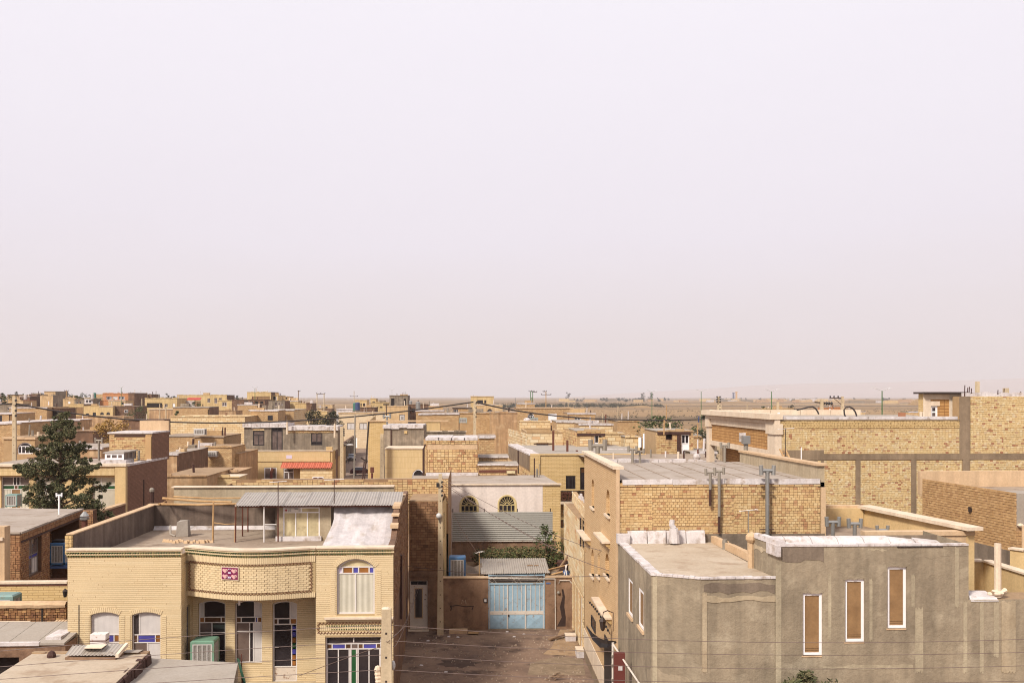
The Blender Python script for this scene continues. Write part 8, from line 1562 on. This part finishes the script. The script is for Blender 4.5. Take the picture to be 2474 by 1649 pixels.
# ---------------------------------------------------------------- things standing about the middle of the town
awn=PY(454,487,348);t=T('red_awning','red sloping awning over the white fronted low house','awning',awn(2,7,-1));MB().hexa([awn(0,zof(470,966,348),-1.6),awn(awn.L,zof(470,966,348),-1.6),awn(awn.L,zof(470,961,348),0),awn(0,zof(470,961,348),0)],[awn(0,zof(470,965,348),-1.6),awn(awn.L,zof(470,965,348),-1.6),awn(awn.L,zof(470,960.3,348),0),awn(0,zof(470,960.3,348),0)]).build('cloth',M['red_roof'],t)
P_=PY(446,486,165);sheet(P_(-.2,zof(460,1144,165),0),P_(P_.L,zof(460,1144,165),0),P_(.3,zof(460,1137,165),2),P_(P_.L,zof(460,1137,165),2),.4,.06,M['wood'],None,'tin_lean_to');o=bpy.data.objects['tin_lean_to'];setp(o,'short corrugated tin lean-to roof right of the dark flank wall','roof')
for lb,px0,px1,py0,py1,Y,cs_ in(('white boxed cooler on the slanted dusty roof left of the red awning house',468,494,1036,1051,158,'cooler'),('white boxed unit lying on the mud house left of the red awning house',498,523,1090,1104,137,'cooler'),('teal edged air cooler on posts behind the brick stair block',1110,1128,1010,1022,145,'cooler_teal'),('green shaded cooler below the arched white window of the long brown brick house',1284,1300,1009,1017,198,'cooler_teal'),('grey cooler in the barred window of the cream plaster house',968,976,1004,1015,259,'cooler')):
    P_=PY(px0,px1,Y);cooler(lb,P_,(0,P_.L,zof(px0,py1,Y),zof(px0,py0,Y)),P_.L*.8,M[cs_])
for lb,px,py,Y,r,mt in(('upright blue water tank on the cream stone house roof',864,981,236,.55,'tank_blue'),('dark green water tank left of the blue tank on the cream stone house',858,982,238,.5,'tank_green'),('silver round water tank right of the concrete tower',1010,979,262,.62,'galv'),('small silver tank behind the silver round tank',992,976,280,.45,'galv'),('white water tank near the horizon at left',223.5,957,345,.5,'white'),('teal water tank beside the white tank near the horizon',229,955,348,.5,'tank_green'),('white tank tower on a roof near the horizon at far left',61.5,958,398,.6,'white')):
    p=atY(px,py,Y);t=T('water_tank',lb,'water tank',(p[0],p[1],p[2]-.9));MB().tube([(p[0],p[1],p[2]-.9),(p[0],p[1],p[2]+.8)],r,12).build('tank',M[mt],t);MB().blob((p[0],p[1],p[2]+.8),r,r,.2,12,4).build('lid',M[mt],t);MB().box(p[0]-r*1.1,p[0]+r*1.1,p[1]-r*1.1,p[1]+r*1.1,p[2]-1.2,p[2]-.92).build('base',M['far_grey'],t)
dsh=T('satellite_dish','round white dish below the arched white window of the long brown brick house','dish',atY(1272,1016,196));m=MB();c=atY(1273,1015,196)
for i in range(4):
    for k in range(12):r=.7*i/3;a=2*pi*k/12;m.v.append((c[0]+r*cos(a),c[1]+.3*(i/3)**2-.3,c[2]+r*.6*sin(a)+.1*(i/3)**2))
for i in range(3):
    for k in range(12):m.f.append((i*12+k,i*12+(k+1)%12,(i+1)*12+(k+1)%12,(i+1)*12+k))
m.build('dish',M['white'],dsh);MB().tube([(c[0],c[1]+.3,c[2]-.6),(c[0],c[1],c[2])],.05,5).build('mount',M['rust'],dsh)
for lb,px,pya,pyb,Y in(('dull yellow sign box',1283,1013,1017,197),):pass
# poles: concrete, power, street lamps
def cpole(lb,px,py0,Y,w=.2,mat='conc_pole',z0=0.0,ins=True):
    x=xof(px,Y);t=T('utility_pole',lb,'pole',(x,Y,z0));conc_pole(t,x,Y,z0,zof(px,py0,Y),w*1.5,w,w,w*.8,mat);zt=zof(px,py0,Y)
    if ins:
        q=MB()
        for k in range(4):q.box(x+w*.6,x+w*1.5,Y-.15,Y+.05,zt-.4-k*.45,zt-.25-k*.45)
        q.build('insulators',M['black'],t)
    return t
pa=cpole('tall pale concrete pole carrying the thick cable at the left, beside the pine',35,958,90,.14);pb=cpole('tall pale concrete pole carrying the thick cable behind the brick stair block',1147,966,100,.13);pc_=cpole('concrete pole with paired black insulator clusters left of the corniced front',1736,957,130,.15);cpole('second bare concrete pole tight beside the insulator pole',1741,977,132,.1,ins=False)
q=MB();
for k in range(3):
    z=zof(1736,958+k*6,129.7)
    for s in(-1,1):q.blob((xof(1736,129.7)+s*.2,129.7,z),.13,.1,.1,7,4)
q.build('insulator_cluster',M['black'],pc_)
cpole('thick concrete post left of the tall green lamp behind the corniced front',1879,970,140,.16,ins=False);cpole('stubby concrete post with a drooping cable arm behind the brick building',1985,965,110,.17,ins=False)
t=T('power_pole','concrete pole with a long crossarm of three insulators behind the brick building','pole',(xof(2035,130),130,0));conc_pole(t,xof(2035,130),130,0,zof(2035,957,130),.2,.15,.2,.15);A,B=atY(2004,961,130),atY(2036,961,130);MB().tube([A,B],.06,5).build('crossarm',M['rust_dark'],t);MB().tube([atY(2015,962,130),atY(2034,978,130)],.04,5).build('strut',M['rust_dark'],t);q=MB()
for px in(2006,2015,2025):p=atY(px,957.5,130);q.blob(p,.12,.12,.12,7,4)
q.build('insulators',M['black'],t)
A,B=atY(1968,971,110),atY(2010,974,110);t=T('cable_bracket','bundle of black cable clamps on an arm beside the stubby post','bracket',A);MB().tube([A,B],.07,5).build('arm',M['black_iron'],t);q=MB()
for px in(1990,1997,2003,2009):q.blob(atY(px,974,110),.15,.12,.2,7,4)
q.build('clamps',M['black'],t)
def lamp(lb,px,py,Y,arm,pybase=None,mat='green_pole'):
    x=xof(px,Y);zt=zof(px,py,Y);t=T('street_lamp',lb,'street lamp',(x,Y,0),'tall double street lamps along the edge of town');MB().tube([(x,Y,0),(x,Y,zt)],.12,6,.08).build('pole',M[mat],t)
    q=MB();q.tube([(x-arm*.75,Y,zt+.35),(x,Y,zt),(x+arm*.75,Y,zt+.35)],.05,5);q.build('arms',M['lamp_grey'],t)
    for s in(-1,1):MB().hexa([(x+s*arm*.7,Y-.15,zt+.3),(x+s*arm*1.1,Y-.15,zt+.42),(x+s*arm*1.1,Y+.15,zt+.42),(x+s*arm*.7,Y+.15,zt+.3)],[(x+s*arm*.7,Y-.12,zt+.42),(x+s*arm*1.08,Y-.12,zt+.55),(x+s*arm*1.08,Y+.12,zt+.55),(x+s*arm*.7,Y+.12,zt+.42)]).build('lamp_head',M['lamp_grey'],t)
for a in(('green double street lamp rising behind the dark tree left of the sandy brick hut',1575,946,260,1.2),('green double street lamp above the dark trees left of the corniced front',1694,945,250,1.25),('green double street lamp behind the middle of the corniced roof',1864,945,200,1.25),('green double street lamp behind the cable loop on the brick building',2131,944,150,1.2),('double street lamp in front of the orange brick house',293,936,330,.8),('green double street lamp before the tall yellow house near the horizon',616,938,330,.8),('double street lamp behind the concrete tower',947,942,420,1.0,None,'lamp_grey')):lamp(*a)
def ppole(lb,px,py,Y,arms,mat='conc_pole',w=.13,leg2=None):
    x=xof(px,Y);zt=zof(px,py,Y);t=T('power_pole',lb,'power pole',(x,Y,0));MB().tube([(x,Y,0),(x,Y,zt)],w*1.3,6,w).build('pole',M[mat],t)
    if leg2:x2=xof(leg2,Y);MB().tube([(x2,Y,0),(x2,Y,zt)],w*1.3,6,w).build('pole',M['green_pole' if mat=='green_pole' else mat],t)
    for(a,b,yy)in arms:
        A,B=atY(a,yy,Y),atY(b,yy,Y);f=MB().tube([A,B],.09,5).build('crossarm',M['rust_dark'],t);q=MB()
        for k in range(3):p=[A[i]+(B[i]-A[i])*k/2 for i in range(3)];q.tube([p,(p[0],p[1],p[2]+.35)],.1,5)
        q.build('insulators',M['black'],f)
ppole('twin green and brown power poles with crossarms near the horizon, right of centre',1282,944,330,[(1278,1290,945),(1285,1297,946.5)],'green_pole',.13,1287);ppole('single tan power pole with a wide dark crossarm near the horizon, right of centre',1319,945,300,[(1308,1331,953),(1312,1320,945.5)],'wood',.14);ppole('twin pole transformer stand near the horizon, left of centre',766,950,290,[(765,785,951)],'conc_pole',.14,783);ppole('slim power pole with a short crossarm by the cream and yellow house',855.5,944,400,[(846,864,957)],'conc_pole',.13);ppole('dark power pole near the horizon right of the tall yellow house',721,943,360,[(720,725,945)],'wood_grey',.14);ppole('thin power pole near the horizon left of the orange brick house',160.5,942,380,[(156,165,944)],'wood',.13)
for k,(px,py,Y,mt,lb)in enumerate(((1373,962,480,'conc_pole','pale bare pole on the plain right of the tan power pole'),(1493,980,330,'conc_pole','slim pale pole behind the brown brick gable'),(1455.5,997,240,'conc_pole','short pale pole left of the brown brick gable'),(1610,978,230,'wood','tan pole with a white tip above the dark tree by the hut'),(1805,974,300,'conc_pole','slim pole behind the corniced roof'),(1245,960,380,'galv','white vent mast near the horizon, right of centre'),(901,992,205,'conc_pole','short pale pole before the cream stone house'),(386,975,290,'conc_pole','slim pale pole by the tan plaster house'),(401,985,240,'conc_pole','tall pale pole left of the broad cream house'),(343,962,330,'conc_pole','slim pole before the yellow house near the orange brick house'))):x=xof(px,Y);t=T('mast',lb,'pole',(x,Y,0));MB().tube([(x,Y,0),(x,Y,zof(px,py,Y))],.16,6,.12).build('pole',M[mt],t)
# black roof antenna and flue in front of the ochre house roof
t=T('roof_flue','thin black T-topped mast above the pale double flue near the side street','flue',atY(934,1027,122));MB().tube([atY(934,1020,122),atY(933,978,122)],.06,5).build('mast',M['black_iron'],t);MB().tube([atY(926,976.5,122),atY(940,976.5,122)],.09,5).build('crossbar',M['black_iron'],t);flue(t,xof(935,121),121,zof(935,1028,121),zof(935,1006,121),.13,M['galv'])
# cables and wires
def cable(lb,pts,r,mat,cat='cable',grp=None):
    """pts: 3D points; sags between neighbours are given as the middle point of three"""
    out=[];P=[np.array(p,float)for p in pts]
    if len(P)==3:
        for i in range(33):t=i/32;out.append(tuple(P[0]*(1-t)*(1-2*t)+P[1]*4*t*(1-t)+P[2]*t*(2*t-1)))
    else:out=[tuple(p)for p in P]
    m=MB().tube(out,r,5);o=m.build('cable' if cat=='cable' else 'wire',M[mat],None,label=lb,cat=cat,group=grp);return o
cable('thick black cable running off to the left from the left concrete pole',[atY(-160,1004,88),atY(-60,984,89),atY(36,974,90)],.062,'cable');cable('thick black cable sagging between the left and the middle concrete poles',[atY(36,974,90),atY(560,1021,95),atY(1147,970,100)],.068,'cable');cable('thick black cable sagging from the middle pole to the insulator pole at right',[atY(1147,970,100),atY(1420,1010,113),atY(1737,1011,130)],.075,'cable');cable('thick black cable continuing behind the corniced roof from the insulator pole',[atY(1737,1011,130),atY(1830,1000,135),atY(1930,988,138)],.08,'cable')
np_=T('utility_pole','thick pale near concrete pole before the glazed doors of the yellow house','pole',(xof(932,30),30,0));conc_pole(np_,xof(934,30),30,0,zof(932,1469,30),.24,.135,.2,.13);xq=xof(932,30);MB().blob((xq,30,zof(932,1469,30)),.135,.13,.05,8,4).build('cap',M['coping'],np_);MB().blob((xof(950,30.2),30.2,zof(951,1610,30)),.07,.1,.15,8,5).build('lamp_globe',M['lamp_grey'],np_)
q=MB()
for k in range(4):z=zof(912,1630-k*9,30);q.blob((xof(915-k*1.0,30),30.1,z-.2),.12,.12,.14,7,4)
q.build('plaster_lumps',M['coping'],np_)
WL=[((-320,1606),(0,1563),(498,1542),(935,1508)),((-320,1640),(0,1602),(498,1581),(935,1546)),((-320,1668),(0,1634),(498,1611),(935,1580)),((-320,1700),(0,1668),(498,1647),(935,1616))]
WR=[((935,1508),(1460,1540),(1920,1552),(2474,1541),(2800,1528)),((935,1546),(1460,1572),(1920,1582),(2474,1573),(2800,1562)),((935,1580),(1460,1607),(1920,1615),(2474,1605),(2800,1594)),((935,1616),(1460,1642),(1920,1650),(2474,1642),(2800,1632))]
nm_=['top','second','third','lowest']
for side,rows in(('left of',WL),('right of',WR)):
    for k,ps in enumerate(rows):
        xs=np.array([p[0]for p in ps],float);ys=np.array([p[1]for p in ps],float);c=np.polyfit(xs,ys,2);c2=np.polyfit(xs,ys-np.polyval(c,xs),0);X_=np.linspace(xs[0],xs[-1],28);off=ps[0][1]-np.polyval(c,xs[0])if side=='right of' else ps[-1][1]-np.polyval(c,xs[-1])
        cable('%s of four thin wires strung %s the near concrete pole'%(nm_[k],side),[atY(x,np.polyval(c,x)+off*(1-abs(x-935)/abs(xs[-1]-xs[0])),30.0)for x in X_],.0085,'wire','wire')
for lb,ps in(('thin wire fan from the near pole up to the yellow house front, upper strand',[(935,1515,30),(905,1530,35),(880,1513,41.3)]),('thin wire fan from the near pole across the glazed doors, lower strand',[(930,1560,30),(860,1580,34),(720,1632,40)]),('dark loop of wire around the head of the near pole',[(920,1548,30),(938,1549,29.8),(952,1536,30),(985,1506,44)]),('pale wire bundle running from the near pole up the alley wall',[(950,1560,30),(975,1520,44),(1012,1420,57.3)]),('second pale wire running from the near pole to the white iron door',[(948,1535,30),(985,1490,46),(1010,1405,57.3)])):cable(lb,[atY(*p)for p in ps],.011,'wire','wire')
for lb,a,b,c in(('upper wire from the lamp pole to the tan alley facade',(1064,1152,56.6),(1290,1270,52),(1482,1336,43)),('middle wire from the lamp pole to the tan alley facade',(1064,1158,56.6),(1270,1290,52),(1480,1380,42)),('lower wire from the lamp pole to the tan alley facade',(1064,1165,56.6),(1220,1260,57),(1380,1345,57)),('level wire crossing in front of the gate lattice',(985,1366,57),(1200,1388,52),(1478,1390,41)),('drooping wire from the lamp pole along the courtyard',(1066,1170,56.6),(1100,1250,57),(1160,1345,57.5))):cable(lb,[atY(*a),atY(*b),atY(*c)],.014,'wire','wire')
# ---------------------------------------------------------------- trees about the town
tree('autumn_tree','yellow leaved autumn tree right of the pine',xof(268,120),120,0,zof(268,1010,120),5.2,'leaves_yellow','tree',None,5200,.26,34,.12,.3,seed=5)
tree('bare_bush','left of two grey feathery bushes behind the red awning house',xof(762,200),200,0,zof(765,988,200),5.2,'leaves_dark','tree',None,5200,.3,34,.14,.25,seed=8);tree('bare_bush','right of two grey feathery bushes behind the red awning house',xof(798,202),202,0,zof(798,990,202),4.6,'leaves_dark','tree',None,4600,.3,32,.14,.25,seed=9)
tree('acacia_tree','wide dark flat-topped tree above the sandy brick hut',xof(1594,150),150,0,zof(1594,1003,150),6.6,'leaves','tree',None,1700,.42,26,.16,.45,seed=12);tree('acacia_tree','thin dry half of the wide tree behind the sandy brick hut',xof(1632,153),153,0,zof(1630,1012,153),4.6,'leaves_dark','tree',None,700,.34,20,.1,.5,seed=13)
tree('dark_tree','tall ragged dark tree left of the corniced front',xof(1708,125),125,0,zof(1708,986,125),3.6,'leaves_dark','tree',None,2400,.26,26,.14,.15,'column',seed=14);tree('dark_tree','lower dark tree between the hut and the corniced front',xof(1690,135),135,0,zof(1690,1026,135),3.4,'leaves','tree',None,1300,.28,16,.12,.3,seed=15)
for lb,px,py,Y,w,mat,sh,sd in(('dark round tree below the dark brown flank near the orange brick house',327,981,300,7,'leaves','round',21),('dark slim cypress left of the broad cream house',424,987,215,2.6,'leaves','column',22),('second dark cypress before the broad cream house edge',403,1011,180,2.6,'leaves','column',23),('dark green bush before the white fronted low house',471,967,330,4.2,'leaves','round',24),('small conifer on the plain behind the corniced roof',1849,978,300,3.6,'leaves','round',25),('dry brown tree behind the corniced roof',1907,977,320,5.5,'leaves_dark','round',26),('tall dark cypress at the left edge near the horizon',4,943,300,2.8,'leaves','column',27),('second dark cypress near the left edge',12,953,295,3.0,'leaves','column',28),('rounded dark tree on the left horizon above the tan house',35,942,420,5.5,'leaves_dark','round',29),('small dark tree on the left horizon',59,947,430,3.4,'leaves','round',31),('dark tree left of the grey hall',103,946,440,5.0,'leaves_dark','round',32),('dark tree right of the grey hall',131,949,430,5.5,'leaves','round',33),('small dark tree on the horizon right of the broad yellow house',420,953,420,4,'leaves_dark','round',34),('dark tree by the white twin window house',190,953,420,4,'leaves','round',35)):
    tree('dark_tree',lb,xof(px,Y),Y,0,zof(px,py,Y),w,mat,'tree',None,900,.42,14,.14,.35,sh,seed=sd)
# ---------------------------------------------------------------- far town, far village, plain, mountain, haze
rf=random.Random(21);roofs=['roof_dust','roof_mud','roof_grey'];fronts=['far_tan','far_yellow','far_mud','far_grey','far_brick','far_brown','far_tan','far_yellow']
def box_house(name,label,x,y,w,d,h,fm,rm,group,win=True):
    t=T(name,label,'house',(x,y,0),group);MB().box(x-w/2,x+w/2,y-d/2,y+d/2,0,h).build('wall',M[fm],t);MB().box(x-w/2-.1,x+w/2+.1,y-d/2-.1,y+d/2+.1,h,h+.2).build('roof',M[rm],t)
    if rf.random()<.6:a=rf.uniform(-.4,.2)*w;MB().box(x+a,x+a+rf.uniform(1.5,4),y-d*.2,y+d*.3,h+.2,h+rf.uniform(.9,2.2)).build('stair_head',M[rf.choice(['far_tan','far_grey','white','far_brick'])],t)
    if rf.random()<.5:a=rf.uniform(-.4,.4)*w;MB().tube([(x+a,y-d*.3,h),(x+a,y-d*.3,h+rf.uniform(1,2.4))],rf.uniform(.12,.4),6).build('roof_pipe',M[rf.choice(['galv','white','rust_dark','tank_blue'])],t)
    if win:
        n=max(1,int(w/4))
        for k in range(n):
            if rf.random()<.4:continue
            a=x-w/2+w*(k+.3)/n;MB().box(a,a+1.2,y-d/2-.03,y-d/2+.05,h-2.4,h-1.0).build('window',M['glass'],t)
    return t
def band(px):return next(b for a,b in((1480,'left of the first double street lamp'),(1580,'just left of the first double street lamp'),(1694,'between the first two double street lamps'),(1864,'between the second and third double street lamps'),(2131,'between the third and fourth double street lamps'),(3000,'left of the tiled roof hut'))if px<a)
for k in range(26):
    px=rf.uniform(-120,640);Y=rf.uniform(380,600);tree('dark_tree','small dark tree among the packed far roofs',xof(px,Y),Y,0,13.5+rf.uniform(-2,2.2)+(1.5 if px<250 else 0),rf.uniform(3,6),rf.choice(['leaves','leaves_dark']),'tree','small dark trees among the packed far roofs',420,.55,10,.15,.45,rf.choice(['round','round','column']),seed=100+k)
k=0
while k<130:
    px=rf.uniform(-260,800);Y=rf.uniform(400,800)
    if px>660 and Y>620:continue
    h=(rf.uniform(8.5,13.6)if px<330 else(rf.uniform(7,12.3)if px<600 else rf.uniform(4,9)))+.002*(Y-400)*(px<330);w=rf.uniform(5,13);x=xof(px,Y);fm=rf.choice(fronts)
    box_house('town_house','%s %s flat-roofed house among the packed far roofs %s'%({'far_tan':'tan','far_yellow':'yellow','far_mud':'mud brown','far_grey':'grey','far_brick':'sandy brick','far_brown':'dark brown'}[fm],'low' if h<7 else('mid-height' if h<10.5 else 'tall'),next(b for a,b in((0,'beyond the left edge'),(60,'above the left concrete pole'),(130,'around the grey hall'),(240,'above the pine'),(330,'around the orange brick house'),(430,'around the broad yellow house'),(560,'around the red awning'),(900,'around the tall yellow house'))if px<a)),x,Y,w,rf.uniform(8,13),h,fm,rf.choice(roofs),'packed houses near the left horizon',Y<650);k+=1
for k in range(70):
    px=rf.uniform(1360,2240);py=rf.uniform(965.5,972)if px<2000 else rf.uniform(967,975);Y=CZ*FPX/(py-958)*.985;x=xof(px,Y);w=rf.uniform(14,34)
    t=T('village_house','tiny pale house of the distant village '+band(px),'house',(x,Y,0),'houses of the distant village');MB().box(x-w/2,x+w/2,Y-6,Y+6,0,rf.uniform(4,8)).build('wall',M[rf.choice(['far_tan','far_tan','white','far_mud','far_yellow','far_grey'])],t)
def fartree(label,px,py_base,w,h,group,sd):
    Y=CZ*FPX/(py_base-958);x=xof(px,Y);r=random.Random(sd);t=T('village_tree',label,'tree',(x,Y,0),group);MB().tube([(x,Y,0),(x,Y,h*.6)],w*.05,5).build('trunk',M['bark'],t);foliage(MB(),[(x+r.uniform(-.3,.3)*w,Y+r.uniform(-.3,.3)*w,h*(.35+.6*q/5),w*.28*(1.2-q/7),40)for q in range(6)],w*.16,.9).build('crown',M['leaves_dark'],t)
for k in range(64):
    px=rf.uniform(1380,2230)if k>22 else rf.uniform(1490,1580)
    fartree('tiny dark tree of the distant village '+band(px),px,rf.uniform(965.5,971),rf.uniform(8,16),rf.uniform(5,11),'trees of the distant village',k)
for px,h,lb in((1554,26,'pointed tall tree standing out over the distant village'),(1571,26,'rounded tall tree standing out over the distant village'),(1373,28,'lone round tree on the plain near the pale bare pole')):fartree(lb,px,967.5,22,h,None,px)
belt=[]
for k in range(420):
    px=rf.uniform(1150,1600);Y=rf.uniform(1180,1330)+(px-1300)*.3;belt.append((xof(px,Y),Y,rf.uniform(.8,2.6)*(1.3 if px<1500 else .7),rf.uniform(2,4.5),26))
foliage(MB(),belt,1.5,.9).build('tree_belt',M['leaves_dark'],None,kind='stuff',label='long low belt of dry scrub across the plain')
scr=[]
for k in range(1100):
    px=rf.uniform(1050,2250);Y=rf.choice([rf.uniform(260,700),rf.uniform(620,700),rf.uniform(860,940),rf.uniform(700,2200)]);s=rf.uniform(.25,.9)*(1+Y/1500);scr.append((xof(px,Y),Y,s*.5,s,12))
foliage(MB(),scr,.6,.9).build('scrub',M['leaves_dark'],None,kind='stuff',label='scattered dry scrub bushes on the plain')
for lb,px,hgt,mt in(('thin pale blue tower far off on the plain',1772,80,'tank_blue'),('thin orange tower far off on the plain',1779,90,'tank_orange')):Y=4200;x=xof(px,Y);t=T('far_tower',lb,'tower',(x,Y,0));MB().box(x-3,x+3,Y-4,Y+4,0,hgt*.35).build('shaft',M[mt],t);MB().box(x-4,x+4,Y-5,Y+5,hgt*.35,hgt*.4).build('head',M[mt],t)
# sand heap and banks
def mound(name,px0,px1,pyb,h,mat,label,sd=0):
    Y=CZ*FPX/(pyb-958);x0,x1=xof(px0,Y),xof(px1,Y);w=x1-x0;m=MB();nx,ny=24,8;r=random.Random(sd)
    for j in range(ny+1):
        for i in range(nx+1):a,b=i/nx,j/ny;m.v.append((x0+w*a,Y-w*.2+w*.4*b,-.3+(h+.3)*(sin(pi*a)**1.3)*(sin(pi*b))*(1+.12*sin(a*17+b*9))))
    for j in range(ny):
        for i in range(nx):q=j*(nx+1)+i;m.f.append((q,q+1,q+nx+2,q+nx+1))
    return m.build(name,M[mat],None,smooth=True,kind='structure',label=label)
mound('sand_mound',2190,2242,979,9.5,'desert','broad sand mound on the plain left of the roof hut',1);mound('earth_bank',1490,1600,984,2.4,'desert','low eroded earth bank on the plain',2);mound('earth_bank',1320,1480,990,1.8,'desert','low eroded earth bank on the plain',3);mound('earth_bank',1690,1860,975,5,'desert','long low bank far on the plain',4);mound('earth_bank',1960,2180,972,7,'desert','long low bank far on the plain at right',5)
m=MB();n=120;D=15500.0
prof=[(1380,0),(1500,8),(1620,15),(1750,22),(1850,29),(1960,33),(2080,34),(2200,37),(2330,41),(2474,45),(2700,50),(3000,40),(3300,20),(3500,0)]
for i in range(n+1):
    px=1380+(3500-1380)*i/n;j=max(k for k in range(len(prof))if prof[k][0]<=px);j=min(j,len(prof)-2);f=(px-prof[j][0])/(prof[j+1][0]-prof[j][0]);h=(prof[j][1]*(1-f)+prof[j+1][1]*f)*D/FPX*1.0+(CZ if i not in(0,n)else 0)
    h=max(0,h*(1+.012*sin(i*.31+1)+.006*sin(i*.83)))
    for(dy,hh)in((-2600,-1),(-1500,.42),(-600,.8),(0,1.0),(1500,.5),(3000,-1)):
        y=D+dy;m.v.append((xof(px,D)*(y/D if False else 1),y,h*hh*(1+.03*sin(i*.3+dy)if hh<.9 and hh>0 else 1)if hh>0 else-2))
for i in range(n):
    for k in range(5):a=i*6+k;m.f.append((a,a+6,a+7,a+1))
m.build('mountain',M['mount'],None,smooth=True,kind='structure')
hz=bpy.data.materials.new('town_haze');hz.use_nodes=True;nt=hz.node_tree;nt.nodes.clear();o=nt.nodes.new('ShaderNodeOutputMaterial');v=nt.nodes.new('ShaderNodeVolumePrincipled');v.inputs['Color'].default_value=(1.0,.93,.92,1);v.inputs['Density'].default_value=1.05e-4;v.inputs['Anisotropy'].default_value=0.0;nt.links.new(v.outputs[0],o.inputs['Volume'])
hb2=MB().box(-26000,26000,-120,26000,-4,420).build('haze',hz,None,kind='stuff')
